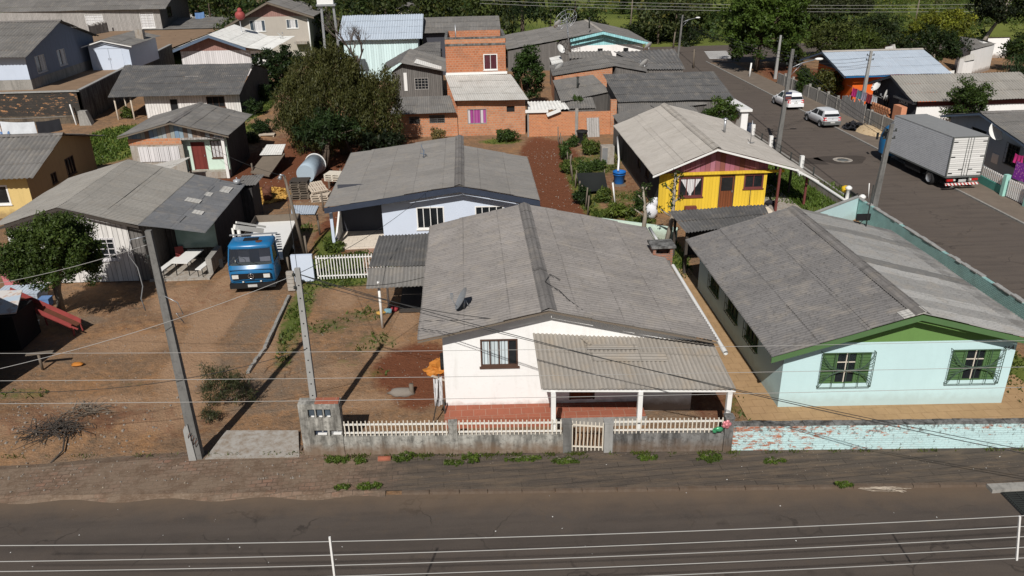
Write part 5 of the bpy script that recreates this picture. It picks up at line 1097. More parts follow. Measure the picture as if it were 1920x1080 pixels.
roof_patch('wide low grey gable roof, left slope, in the middle of the roofs', [(1036, 143, 2.8), (1153, 124, 3.5), (1130, 102, 4.2), (1030, 122, 3.0)], 'roof_mid', 'brick_old')
roof_patch('right slope of the low grey gable roof in the middle of the roofs', [(1153, 124, 3.5), (1215, 136, 2.8), (1205, 112, 3.0), (1130, 102, 4.2)], 'roof_mid')
roof_patch('ribbed dark roof beyond the low gable', [(1215, 131, 2.6), (1285, 130, 2.6), (1265, 92, 4.0), (1150, 97, 4.0)], 'roof_dark', pitch=.4, amp=.06)
roof_patch('ribbed grey roof in front of the aqua house', [(1068, 110, 2.8), (1150, 108, 2.8), (1145, 95, 3.4), (1065, 97, 3.4)], 'roof_mid', pitch=.4, amp=.06)
roof_patch('pale flat roof scraps right of the round green tree', [(1036, 125, 2.4), (1060, 124, 2.4), (1050, 104, 2.9), (1030, 108, 2.9)], 'roof_white')
H = thing('house', 'aqua and white gabled house with wide grey roof, top centre right', 'house', Z(1140, 95, 0)); y_ = 104.
e0, ap, e1_ = Y(1068, 74, y_-1), Y(1131, 59, y_-1), Y(1220, 80, y_-1); gb = Y(1140, 84, y_).z
Ps, zt = gable_house(H, idw, (e0.x+.3, Y(1205, 90, y_).x, y_, y_+11), (Y(950, 95, y_-1).x, Y(955, 93, y_-1).z), (ap.x, ap.z), (e1_.x, e1_.z), y_-1, y_+14, ('white_wall', 'aqua_wall', 'roof_mid'), band=gb, ridge='ridge_light', ops={'front': [(Y(1120, 90, y_).x, Y(1131, 90, y_).x, 1.2, Y(1125, 90, y_).z), (Y(1168, 90, y_).x, Y(1179, 90, y_).x, 1.2, Y(1125, 90, y_).z)]})
for o in ((Y(1120, 90, y_).x, Y(1131, 90, y_).x, 1.2, Y(1125, 90, y_).z), (Y(1168, 90, y_).x, Y(1179, 90, y_).x, 1.2, Y(1125, 90, y_).z)): window(H, Ps['front'], o, 'white_paint', 'glass', 1)
mb = MB(); th = Vector((0, .05, 0)); dn = Vector((0, 0, -.32))
for a, b in ((e0, ap), (ap, e1_)): a, b = a-Vector((0, .03, .02)), b-Vector((0, .03, .02)); mb.hexa([a+dn, b+dn, b+dn+th, a+dn+th, a, b, b+th, a+th])
mb.build('bargeboard', M['aqua_wall'], H); mb = MB(); wall(mb, wallmap(idw, 'front', 102.4), Y(952, 95, 102.4).x, e0.x, 0, lambda s: Y(952, 96, 102.4).z+(s-Y(952, 95, 102.4).x)*.16); mb.build('shed_wall', M['grey_boards'], H)
t_ = thing('white_wall', 'white rendered wall end with coping beside the side street', 'wall', (22.9, 67, 0)); a = Y(1392, 248, 66.5); mb = MB(); mb.box((22.2, 63.5, 0), (22.75, 69.5, 2.3)); mb.build('wall', M['white_wall'], t_); mb = MB(); mb.box((22.0, 63.3, 2.302), (23.0, 69.7, 2.5)); mb.build('coping', M['white_paint'], t_)
t_ = thing('fuel_drum', 'dark blue drum behind the white wall end by the side street', 'drum', Z(1405, 252)); p = Z(1405, 252); mb = MB(); mb.lathe(p, [(0, 0), (.4, 0), (.42, .4), (.4, .85), (.25, .95), (0, .95)], 14, cap=False); mb.build('body', M['navy_trim'], t_)
# ---- right side of the side street: orange house, bar, grey house
H = thing('house', 'orange house with pale blue sheet roof on the far side of the side street', 'house', (41, 79, 0)); W = face_negx
Ps, zt = gable_house(H, W, (-84.5, -76.2, 37.3, 46), (-86.5, 2.9), (-81.2, 4.4), (-75.4, 2.85), 36.0, 46.5, ('orange_wall', 'navy_trim', 'roof_zinc'), band=2.75, ridge='ridge_light', amp=.012, trim='blue_trim', sides=False, ops={'front': [(-82, -80.8, 1, 2.2)]}, sheet=2.4); window(H, Ps['front'], (-82, -80.8, 1, 2.2), 'blue_trim', 'glass', 2)
mb = MB(); wall(mb, wallmap(idw, 'front', 76.2), 37.3, 46, 0, lambda s: 2.8); mb.build('front_wall', M['orange_wall'], H); mb = MB(); mb.box((36.1, 75.3, 2.72), (46.5, 75.42, 2.84)); mb.build('eaves_board', M['truck_blue'], H)
mb = MB(); mb.box((40.1, 75.2, 0), (43, 76.1, 2.1)); mb.build('porch_wall', M['orange_wall'], H)
H = thing('house', 'dark charcoal bar with weathered ribbed roof and small lettered front', 'bar', (41, 67, 0))
Ps, zt = gable_house(H, W, (-71.5, -63.9, 37.0, 47.5), (-72.2, 2.7), (-67.6, 4.15), (-63.3, 2.68), 36.3, 47.8, ('charcoal_wall', 'charcoal_wall', 'roof_light'), ridge=None, amp=.025, pitch=.25, sides=False, ops={'front': [(-66.4, -65.3, .6, 1.9), (-69.3, -68.3, 1.2, 2.2)]}, roofs=('roof_wood', 'roof_wood'), trim='charcoal_wall')
window(H, Ps['front'], (-66.4, -65.3, .6, 1.9), 'brown_trim', 'glass', 3, 3); window(H, Ps['front'], (-69.3, -68.3, 1.2, 2.2), 'charcoal_wall', 'glass', 2)
mb = MB(); P = wallmap(idw, 'front', 63.9); wall(mb, P, 37.0, 47.5, 0, lambda s: 2.2); mb.build('front_wall', M['white_wall'], H); mb = MB(); mb.pbox(P, 37.0, 47.5, 2.2, 2.55, -.1, .01); mb.build('lintel', M['maroon'], H)
Mx = Matrix.Translation(Ps['front'](-66.0, 2.12, .03)-Vector(H.location)) @ Matrix.Rotation(R(-90), 4, 'Z') @ Matrix.Rotation(R(90), 4, 'X'); text_mesh('lettering', 'ZARIOR', .42, Mx, M['white_paint'], H)
mb = MB(); mb.pbox(Ps['front'], -67.4, -64.0, 2.32, 2.5, .02, .25); mb.build('awning_roll', M['steel'], H)
for k, (px, py, xx, lab) in enumerate(((1643, 163, 36.2, 'tilted white satellite dish on the wall between orange house and bar'), (1662, 178, 36.2, 'edge-on white satellite dish on the bar front'))):
    b_ = X(px, py, xx); b_.z -= .5; dish('satellite_dish', lab, b_, .42, R(-105 if k == 0 else -50), R(40 if k == 0 else 8), .5)
H = thing('house', 'grey blue house with small barred window behind the teal fence, right edge', 'house', (41, 54, 0))
oW = (-51.2, -50.0, .9, 2.2)
Ps, zt = gable_house(H, W, (-58.3, -46.0, 36.6, 46), (-58.6, 2.65), (-54.0, 3.75), (-47.0, 2.4), 35.9, 46.5, ('grey_wall', 'grey_wall', 'roof_mid'), ridge='ridge', amp=.02, ops={'front': [oW, (-55.6, -53.8, 2.1, 2.4)]}, trim='blue_trim')
window(H, Ps['front'], oW, 'iron', 'glass', 3, 3); g, _ = grille(H, Ps['front'], oW, 'iron', 5, 4); g.build('window_grille', M['iron'], H)
b_ = Ps['front'](-52.3, 2.75, .3); b_.z -= .4; dish('satellite_dish', 'big white satellite dish on the grey blue house behind the box truck', b_, .62, R(-175), R(25), .45)
mb = MB(); p = Ps['front'](-49.0, 1.25, .02); mb.pbox(Ps['front'], -52.6, -51.9, .55, 1.2, .005, .05); tag(mb.build('meter_box', M['white_paint']), 'white meter box on the grey blue house wall', 'meter box')
# far roofs right
for i, (pts, mt, lab) in enumerate((([(1820, 95, 3), (1868, 82, 3), (1845, 75, 3.6), (1798, 68, 3.6)], 'roof_mid', 'far grey shed roof behind the trees, upper right'), ([(1655, 92, 2.2), (1680, 93, 2.2), (1678, 83, 2.8), (1660, 86, 2.8)], 'roof_light', 'tiny pale roof showing behind the blue sheet roof'), ([(1795, 118, 2.2), (1828, 112, 2.2), (1826, 100, 2.8), (1800, 108, 2.8)], 'roof_light', 'small pale roof between the trees, upper right'), ([(1752, 142, 2.4), (1788, 140, 2.4), (1790, 132, 2.8), (1756, 134, 2.8)], 'roof_white', 'white roof scrap just beyond the blue sheet roof'), ([(1850, 78, 2), (1895, 76, 2), (1895, 69, 2.6), (1852, 70, 2.6)], 'roof_light', 'long pale wall and roof far away at the upper right edge'))):
    roof_patch(lab, pts, mt, 'white_wall')
# ------------------------------------------------------------------ street-side fence, pillars, gate
def fp(x, off=0.): return Vector((x, fy(x)+off, 0))
fz = .78
xa, xp1, xg0, xg1, xe = Z(648, 855).x, Z(852, 852).x, Z(1063, 852).x, Z(1139, 850).x, Z(1362, 850).x
def fence_seg(name, label, x0, x1, mat, h=fz, group=None):
    t = thing(name, label, 'fence', ((x0+x1)/2, fy((x0+x1)/2), 0), 0, group)
    mb = MB(); a, b = fp(x0), fp(x1); th = Vector((0, .16, 0)); n = 6
    for k in range(n):
        p, q = a.lerp(b, k/n), a.lerp(b, (k+1)/n); u = Vector((0, 0, h)); d = Vector((0, 0, -.05))
        mb.hexa([p+d, q+d, q+th+d, p+th+d, p+u, q+u, q+th+u, p+th+u])
    mb.build('low_wall', M[mat], t)
    mb = MB()
    for z in (h+.12, h+.44): mb.bar(a+Vector((.03, .08, z)), b+Vector((-.03, .08, z)), .045, .05)
    mb.build('rail', M['white_metal'], t)
    n = int((x1-x0)/.135); 
    for k in range(n):
        x = x0+.07+(x1-x0-.14)*k/max(1, n-1); p = fp(x, .08); mb = MB(); mb.bar(p+Vector((0, -.035, h+.02)), p+Vector((rnd.uniform(-.01, .01), -.035, h+.58+rnd.uniform(-.015, .015))), .035, .03); mb.build('picket', M['cream_metal'], t)
    return t
fence_seg('fence', 'low stained concrete wall with white pickets beside the meter pillar', xa+.02, xp1-.14, 'old_concrete', group=None)
fence_seg('fence', 'low grey wall with white pickets left of the small gate', xp1+.14, xg0-.14, 'old_concrete')
fence_seg('fence', 'blackened low wall with white pickets right of the small gate, flower balloons on its end', xg1+.14, xe-.15, 'dark_concrete')
for x, mat, lab in ((xp1, 'old_concrete', 'plain fence pillar between the two left picket fences'), (xg0, 'pole', 'grey pillar on the left of the small white gate'), (xg1, 'pole_light', 'pale pillar on the right of the small white gate'), (xe, 'dark_concrete', 'dark end pillar next to the peeling mint wall')):
    p = fp(x); mb = MB(); h = 1.22 if x != xe else 1.35; mb.box((x-.14, p.y-.03, -.05), (x+.14, p.y+.24, h)); mb.box((x-.155, p.y-.045, h+.001), (x+.155, p.y+.255, h+.05)); tag(mb.build('pillar', M[mat]), lab, 'pillar')
g_ = thing('gate', 'small white barred garden gate between two grey pillars', 'gate', (xg0, fy(xg0), 0)); a, b = fp(xg0+.17, .1), fp(xg1-.17, .1); mb = MB()
for z0, z1 in ((.28, .22), (1.12, 1.02)): mb.bar(a+Vector((0, 0, z0)), b+Vector((0, 0, z1)), .04, .04)
mb.bar(a+Vector((0, 0, .2)), a+Vector((0, 0, 1.2)), .035); mb.bar(b+Vector((0, 0, .15)), b+Vector((0, 0, 1.1)), .035); mb.build('gate_frame', M['cream_metal'], g_)
for k in range(9):
    p = a.lerp(b, k/8); mb = MB(); mb.bar(p+Vector((0, -.03, .12)), p+Vector((0, -.03, 1.28-.09*k/8)), .032, .03); mb.build('bar', M['cream_metal'], g_)
# meter pillar
mx0, mx1 = Z(572, 858).x, Z(648, 856).x; y0 = fy((mx0+mx1)/2)
t_ = thing('meter_pillar', 'tall stained concrete pillar holding three electricity meters and two mailboxes', 'pillar', ((mx0+mx1)/2, y0, 0))
mb = MB(); P = wallmap(shear(FD.y/FD.x, mx0), 'front', fy(mx0)); w_ = mx1-mx0; ops = [(mx0+.30+k*.26, mx0+.52+k*.26, 1.52, 1.86) for k in range(3)]+[(mx0+.42, mx0+.86, .82, 1.06), (mx0+.93, mx0+1.33, .82, 1.06)]
wall(mb, P, mx0, mx1, -.05, lambda s: 2.05, ops, depth=.14); wall(mb, wallmap(shear(FD.y/FD.x, mx0), 'left', mx0), fy(mx0), fy(mx0)+.42, -.05, lambda s: 2.05); wall(mb, wallmap(shear(FD.y/FD.x, mx0), 'right', mx1), fy(mx0), fy(mx0)+.42, -.05, lambda s: 2.05); wall(mb, P_ := wallmap(shear(FD.y/FD.x, mx0), 'back', fy(mx0)+.42), mx0, mx1, -.05, lambda s: 2.05)
mb.face([P(mx0, 2.05), P(mx1, 2.05), P(mx1, 2.05, -.42), P(mx0, 2.05, -.42)]); mb.build('pillar_body', M['old_concrete'], t_)
mb = MB(); mb.pbox(P, mx0+.55, mx1-.03, 2.052, 2.09, -.36, -.02); mb.build('top_tiles', M['tile_red'], t_)
for k, o in enumerate(ops):
    mb = MB(); mb.pbox(P, o[0]+.004, o[1]-.004, o[2]+.004, o[3]-.004, -.139, -.12)
    if k < 3:
        mm = mb.build('meter', M['cloth_black'] if k == 2 else M['rust'] if False else M['bumper'], t_); mb = MB(); mb.pbox(P, o[0]+.03, o[1]-.03, o[2]+.06, o[3]-.06, -.12, -.05); mb.build('meter_body', M['glass_blue'], mm); mb = MB(); mb.pbox(P, o[0]+.09, o[1]-.03, o[2]+.03, o[2]+.08, -.05, -.03); mb.build('label', M['white_paint'], mm)
    else:
        mm = mb.build('mailbox', M['navy_trim'] if k == 3 else M['steel'], t_); mb = MB(); mb.pbox(P, o[0]+.1, o[1]-.04, o[2]+.03, o[2]+.08, -.12, -.06); mb.lathe(P((o[0]+o[1])/2+.05, o[3]-.07, -.1), [(0, -.03), (.035, -.02), (.035, .02), (0, .03)], 8, 'y', cap=False); mb.build('letter', M['white_paint'], mm)
# peeling mint brick wall
wx0, wx1 = xe+.15, 23.7
t_ = thing('brick_wall', 'low brick wall with peeling mint paint in front of the mint house', 'wall', ((wx0+wx1)/2, fy(18), 0)); mb = MB(); n = 16
for k in range(n):
    p, q = fp(wx0+(wx1-wx0)*k/n, .02), fp(wx0+(wx1-wx0)*(k+1)/n, .02); th = Vector((0, .2, 0)); u = Vector((0, 0, 1.05)); d = Vector((0, 0, -.05)); mb.hexa([p+d, q+d, q+th+d, p+th+d, p+u, q+u, q+th+u, p+th+u])
mb.build('wall', M['brick_peel'], t_); mb = MB()
for k in range(n*3):
    s0 = wx0+(wx1-wx0)*k/(n*3); s1 = wx0+(wx1-wx0)*(k+1)/(n*3)-.01; p, q = fp(s0, rnd.uniform(-.012, .01)), fp(s1, rnd.uniform(-.012, .01)); th = Vector((0, .24, 0)); u = Vector((0, 0, 1.051)); u2 = Vector((0, 0, 1.10+rnd.uniform(-.015, .012))); mb.hexa([p+u, q+u, q+th+u, p+th+u, p+u2, q+u2, q+th+u2, p+th+u2])
mb.build('coping', M['dark_concrete'], t_)
# teal wall along the side street
t_ = thing('brick_wall', 'long low teal painted brick wall along the side street behind the mint house', 'wall', (23, 32, 0)); mb = MB(); hw = 1.25
a, b = Vector((23.0, 20.5, 0)), Vector((22.65, 43.6, 0))
for k in range(20):
    p, q = a.lerp(b, k/20), a.lerp(b, (k+1)/20); th = Vector((.18, 0, 0)); u = Vector((0, 0, hw)); mb.hexa([p, p+th, q+th, q, p+u, p+th+u, q+th+u, q+u])
mb.build('wall', M['brick_teal'], t_); mb = MB()
for k in range(58):
    p, q = a.lerp(b, k/58), a.lerp(b, (k+1)/58-.001); th = Vector((.22, 0, 0)); o_ = Vector((-.02+rnd.uniform(-.02, .02), 0, 0)); u = Vector((0, 0, hw+.001)); u2 = Vector((0, 0, hw+.04+rnd.uniform(-.02, .03)))
    if rnd.random() < .75: mb.hexa([p+o_+u, p+o_+th+u, q+o_+th+u, q+o_+u, p+o_+u2, p+o_+th+u2, q+o_+th+u2, q+o_+u2])
mb.build('coping', M['pole_light'], t_)
t_ = thing('mint_wall', 'pale mint rendered end wall at the back corner of the mint house yard', 'wall', (20.5, 42.5, 0)); p, q = Z(1575, 405), Vector((22.6, 43.3, 0)); p = Vector((18.8, 40.6, 0)); th = Vector((0, .16, 0)); u = Vector((0, 0, 1.35)); mb = MB(); mb.hexa([p, q, q+th, p+th, p+u, q+u, q+th+u, p+th+u]); mb.build('wall', M['mint_wall'], t_); mb = MB(); u2 = Vector((0, 0, 1.42)); mb.hexa([p+u*1.001-th*.2, q+u*1.001-th*.2, q+th*1.2+u*1.001, p+th*1.2+u*1.001, p+u2-th*.2, q+u2-th*.2, q+th*1.2+u2, p+th*1.2+u2]); mb.build('coping', M['pole_light'], t_)
# yellow-house yard wall along the street and little gate things
t_ = thing('yard_wall', 'low grey rendered wall with white coping beside the lawn of the yellow house', 'wall', (22.7, 47, 0)); a, b = Vector((22.75, 44.2, 0)), Vector((22.6, 50.2, 0)); th = Vector((.16, 0, 0)); u = Vector((0, 0, .5)); u2 = Vector((0, 0, .57)); mb = MB(); mb.hexa([a, a+th, b+th, b, a+u, a+th+u, b+th+u, b+u]); mb.build('wall', M['slab'], t_); mb = MB(); u = Vector((0, 0, .502)); mb.hexa([a-th*.15+u, a+th*1.15+u, b+th*1.15+u, b-th*.15+u, a-th*.15+u2, a+th*1.15+u2, b+th*1.15+u2, b-th*.15+u2]); mb.build('coping', M['white_paint'], t_)
t_ = thing('wire_fence', 'dark wire fence with white topped posts along the side street by the yellow house', 'fence', (23.0, 56, 0)); mb = MB()
for k in range(9): p = Vector((22.95, 50.5+k*2.0, 0)); mb.tube([p, p+Vector((0, 0, 1.2))], .05, 5)
for z in (.3, .6, .9, 1.15): mb.bar((22.95, 50.5, z), (22.95, 66.5, z), .02)
mb.build('wires', M['iron'], t_); mb = MB()
for k in (1, 4, 6): mb.box((22.8, 50.4+k*2.0, 0), (23.05, 50.65+k*2.0, 1.45))
mb.build('post', M['white_paint'], t_)
p = Z(1597, 372); p = Vector((23.2, 46.2, 0)); t_ = thing('hydrant_post', 'short post with a yellow top by the side street kerb', 'post', p); mb = MB(); mb.tube([p, p+Vector((0, 0, .8))], .05, 6); mb.build('post', M['iron'], t_); mb = MB(); mb.lathe(p+Vector((0, 0, .75)), [(.1, 0), (.26, .08), (.26, .35), (.1, .42), (0, .42)], 10); mb.build('cap', M['yellow'], t_)
p = Vector((23.0, 44.6, 0)); t_ = thing('gate', 'black iron gate with white rounded post tops beside the mint corner wall', 'gate', p); mb = MB()
for k in range(8): mb.bar(p+Vector((0, k*.18-.7, .1)), p+Vector((0, k*.18-.7, 1.2)), .03)
mb.bar(p+Vector((0, -.75, 1.15)), p+Vector((0, .65, 1.15)), .05); mb.build('bars', M['iron'], t_); mb = MB()
for dy in (-.95, .85): mb.lathe(p+Vector((0, dy, 0)), [(.13, 0), (.13, 1.15), (.2, 1.2), (.2, 1.3), (.08, 1.4), (0, 1.4)], 10)
mb.build('post', M['white_paint'], t_)
p = Z(1628, 372); t_ = thing('sign_stake', 'thin white stake standing in the side street near the pole', 'stake', p); mb = MB(); mb.tube([p, p+Vector((-.1, 0, 1.0))], .03, 5); mb.build('stake', M['white_paint'], t_)
# back boundary between yellow yard and white house
t_ = thing('yard_wall', 'low pale mint wall at the back of the white house, below the sack', 'wall', (9.8, 42.2, 0)); a, b = Vector((7.4, 42.9, 0)), Vector((11.3, 40.8, 0)); th = Vector((.06, .16, 0)); u = Vector((0, 0, .75)); mb = MB(); mb.hexa([a, b, b+th, a+th, a+u, b+u, b+th+u, a+th+u]); mb.build('wall', M['palegreen_wall'], t_)
# white gate and wall panel of the blue house
t_ = thing('wall_panel', 'plain pale blue wall panel at the left end of the white driveway gate', 'wall', (-8.5, 37.2, 0)); mb = MB(); mb.box((-9.05, 37.15, 0), (-8.0, 37.35, 1.4)); mb.build('panel', M['blue_wall'], t_)
t_ = thing('gate', 'wide white barred sliding gate in front of the pale blue house', 'gate', (-6, 37.25, 0)); mb = MB()
for z in (.22, 1.18): mb.bar((-7.85, 37.25, z), (-3.4, 37.25, z), .07, .05)
mb.bar((-7.82, 37.25, .1), (-7.82, 37.25, 1.3), .07, .07); mb.build('gate_frame', M['white_paint'], t_)
for k in range(30): x = -7.68+k*.145; mb = MB(); mb.bar((x, 37.2, .06), (x, 37.2, 1.34), .04, .03); mb.build('bar', M['white_paint'], t_)
# carport
t_ = thing('carport', 'carport with dark folded corrugated roof on slim white posts, left of the white house', 'carport', (-3.2, 33, 0))
A = Vector((-4.62, 31.1, 2.28)); B = Vector((-2.02, 31.0, 2.36)); C_ = Vector((-2.0, 32.2, 2.62)); D_ = Vector((-4.58, 32.3, 2.58)); E_ = Vector((-2.0, 36.2, 2.70)); F_ = Vector((-4.5, 36.3, 2.60))
shed_roof(t_, D_, C_, E_, F_, 'roof_carport', .16, .032, 'roof', 4); 
A2 = Vector((-4.64, 31.35, 1.98)); B2 = Vector((-2.02, 31.25, 2.06)); shed_roof(t_, A2, B2, C_+Vector((0, 0, -.01)), D_+Vector((0, 0, -.01)), 'roof_mid', .16, .032, 'roof_valance', 4)
for p in (Z(717, 617), ): p = Vector((-4.12, 31.6, 0)); mb = MB(); mb.tube([p, p+Vector((0, 0, 2.2))], .06, 8); mb.build('post', M['white_paint'], t_)
for p in (Vector((-4.0, 33.6, 0)), Vector((-3.4, 36, 0))): mb = MB(); mb.tube([p, p+Vector((0, 0, 2.45))], .055, 8); mb.build('post', M['white_paint'], t_)
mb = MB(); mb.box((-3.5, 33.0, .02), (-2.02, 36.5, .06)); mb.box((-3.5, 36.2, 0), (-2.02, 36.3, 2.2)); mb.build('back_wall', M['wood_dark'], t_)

# ------------------------------------------------------------------ poles and wires
def rect_pole(name, label, base, top, w0, w1, mat, group=None, holes=True):
    t = thing(name, label, 'utility pole', base, 0, group); base, top = Vector(base), Vector(top); mb = MB()
    ax = Vector((1, 0, 0)); ay = Vector((0, 1, 0)); q = lambda c, w, d: [c-ax*w-ay*d, c+ax*w-ay*d, c+ax*w+ay*d, c-ax*w+ay*d]
    n = 6
    for k in range(n):
        a, b = base.lerp(top, k/n), base.lerp(top, (k+1)/n); wa, wb = w0+(w1-w0)*k/n, w0+(w1-w0)*(k+1)/n; mb.hexa(q(a, wa, wa*.8)+q(b, wb, wb*.8))
    mb.build('shaft', M[mat], t)
    if holes:
        mb = MB(); L = (top-base).length; k = 0
        for k in range(int(L/.45)):
            c = base.lerp(top, (k+.6)*.45/L); w = w0+(w1-w0)*(k+.6)*.45/L; mb.lathe(c+Vector((0, -w*.8-.004, 0)), [(0, 0), (.028, 0)], 6, 'y', cap=False)
        mb.build('bolt_hole', M['black'], t)
    return t
b0 = Z(373, 862); T0 = Y(278, 432, b0.y)
t_ = rect_pole('utility_pole', 'tall leaning grey concrete pole with a broken stump at its foot, by the apron', b0, T0, .165, .085, 'pole', holes=False); POLE_L = T0
mb = MB(); s_ = Z(359, 864); mb.hexa([s_+Vector(v) for v in ((-.02, -.14, 0), (.22, -.14, 0), (.22, .06, 0), (-.02, .06, 0), (.0, -.14, 1.28), (.17, -.14, 1.5), (.17, .06, 1.46), (.0, .06, 1.33))]); sm_ = mb.build('pole_stump', M['pole_light'], t_)
mb = MB()
for k in range(4): p = s_+Vector((.1+.06*k, -.1, .9-.1*k)); mb.tube([p, p+Vector((.06, -.1, .22)), p+Vector((.12, -.05, .3))], .012, 4)
mb.build('rebar', M['rust'], sm_)
mb = MB()
for k, f in enumerate((.96, .90)):
    p = b0.lerp(T0, f); mb.lathe(p+Vector((-.16, -.02, -.05)), [(.03, 0), (.06, .02), (.03, .05), (.06, .08), (.03, .1)], 8); mb.bar(p, p+Vector((-.22, 0, 0)), .03)
mb.build('insulator', M['iron'], t_)
mb = MB(); p = b0.lerp(T0, .98); mb.tube([p+Vector((-.1, -.05, 0)), p+Vector((-.5, -.15, -.05)), p+Vector((-.62, -.2, -.5)), p+Vector((-.45, -.2, -.9)), p+Vector((-.42, -.2, -1.5)), p+Vector((-.55, -.2, -1.9)), p+Vector((-.5, -.2, -2.3))], .018, 5)
p = b0.lerp(T0, .72); mb.tube([p+Vector((.1, -.1, .2)), p+Vector((.45, -.15, .0)), p+Vector((.55, -.15, -.4)), p+Vector((.35, -.15, -.35)), p+Vector((.5, -.1, -.7))], .015, 5); mb.build('hanging_cable', M['steel'], t_)
b1 = Vector((-5.62, 23.5, 0)); T1 = Y(557, 503, 23.5)
t_ = rect_pole('utility_pole', 'slim pale service pole with a row of bolt holes behind the meter pillar', b1, T1, .115, .085, 'pole_light'); POLE_M = T1
mb = MB()
for f in (.97, .9): p = b1.lerp(T1, f); mb.lathe(p+Vector((-.12, -.08, -.05)), [(.03, 0), (.06, .02), (.03, .05), (.06, .08), (.03, .1)], 8)
p = b1.lerp(T1, .86); mb.tube([p, p+Vector((.25, -.1, .05)), p+Vector((.32, -.1, -.15)), p+Vector((.15, -.1, -.25))], .014, 5); mb.build('insulator', M['iron'], t_)
b2 = Z(573, 482); T2 = Y(533, 330, b2.y); t_ = thing('utility_pole', 'thin timber pole with a small lamp head beside the blue flatbed truck', 'utility pole', b2); mb = MB(); mb.tube([b2, T2], [.10, .07], 8); mb.build('shaft', M['wood'], t_); mb = MB(); mb.tube([T2+Vector((0, 0, .02)), T2+Vector((-.2, -.1, .1))], .05, 6); mb.lathe(T2+Vector((-.2, -.12, -.05)), [(.02, .12), (.1, .05), (.1, -.08), (0, -.12)], 8); mb.build('lamp_head', M['steel'], t_)
for (b, tp, w0, w1, lab, mat, sign, lamp) in (
    ((1457, 285), (1487, 92), .17, .1, 'dark concrete pole with a small two colour sign beside the cream roof', 'pole', True, True),
    ((1631, 420), (1673, 232), .17, .10, 'leaning concrete pole at the mint corner wall in front of the box truck', 'pole', False, False),
    ((1612, 215), (1634, 95), .17, .1, 'concrete pole on the far kerb in front of the orange house', 'pole_light', False, False),
    ((1453, 148), (1464, 66), .16, .1, 'pale concrete pole on the far kerb beside the big street tree', 'pole_light', False, False),
    ((1271, 108), (1280, 28), .14, .09, 'dark pole with a street lamp at the far street corner', 'pole', False, True)):
    bb = Z(*b); tt = Y(*tp, bb.y); t_ = rect_pole('utility_pole', lab, bb, tt, w0, w1, mat, holes=False)
    if sign:
        p = bb.lerp(tt, .56); mb = MB(); mb.box((p.x-.1, p.y-.2, p.z-.28), (p.x+.38, p.y-.17, p.z+.3)); sg = mb.build('sign', M['sign_blue'], t_); mb = MB(); mb.box((p.x-.08, p.y-.206, p.z+.02), (p.x+.36, p.y-.2005, p.z+.12)); mb.build('white_band', M['white_paint'], sg); mb = MB(); mb.box((p.x-.08, p.y-.206, p.z-.25), (p.x+.36, p.y-.2005, p.z-.05)); mb.build('red_band', M['maroon'], sg)
    if lamp:
        p = bb.lerp(tt, .82); e = p+Vector((2.0, .3, .55)); mb = MB(); mb.tube([p, p+Vector((.9, .1, .35)), e], .04, 6); mb.tube([p+Vector((0, 0, -.6)), p+Vector((.9, .1, .3))], .02, 5); ar = mb.build('lamp_arm', M['steel'], t_); mb = MB(); mb.blob(e+Vector((.25, .03, .02)), .34, .16, .11, jit=0); mb.build('lamp_head', M['white_paint'], t_)
    mb = MB()
    for f in (.93, .86): p = bb.lerp(tt, f); mb.bar(p+Vector((-.35, 0, 0)), p+Vector((.35, 0, 0)), .05); mb.lathe(p+Vector((-.3, 0, .03)), [(.05, 0), (.05, .1), (0, .12)], 6); mb.lathe(p+Vector((.3, 0, .03)), [(.05, 0), (.05, .1), (0, .12)], 6)
    mb.build('crossarm', M['iron'], t_)
for i, (b, tp) in enumerate((((1181, 65), (1186, 0)), ((1712, 62), (1725, -5)), ((1405, 145), (1409, 118)), ((1300, 128), (1302, 92)), ((606, 90), (612, 0)), ((1262, 90), (1266, 60)))):
    bb = Z(*b); tt = Y(*tp, bb.y); t_ = thing('pole', ('thin far pole in front of the dark wood, top centre', 'leaning timber pole in the overgrown field, top right', 'short white post at the foot of the big street tree', 'short pole stub beside the far side street corner', 'slim grey pole between the beige house and the bare tree', 'stub pole at the wood edge near the aqua house')[i], 'pole', bb); mb = MB(); mb.tube([bb, tt], [.13, .09], 6); mb.build('shaft', M['white_paint'] if i == 2 else M['wood'], t_)
b5 = Y(640, 60, 90); t_ = thing('water_tower', 'white steel frame tower left of the bare tree', 'tower', (b5.x, 90, 1)); mb = MB(); w5 = .9
for dx in (-w5, w5): mb.bar((b5.x+dx*.9-1.2, 90, 1), (b5.x+dx*.7-1.2, 90, 9.4), .22)
mb.box((b5.x-2.3, 89.6, 9.2), (b5.x-.3, 90.5, 9.4)); mb.build('frame', M['steel'], t_); mb = MB(); mb.box((b5.x-2.2, 89.7, 9.4), (b5.x-.5, 90.4, 9.9)); mb.build('tank', M['white_paint'], t_)

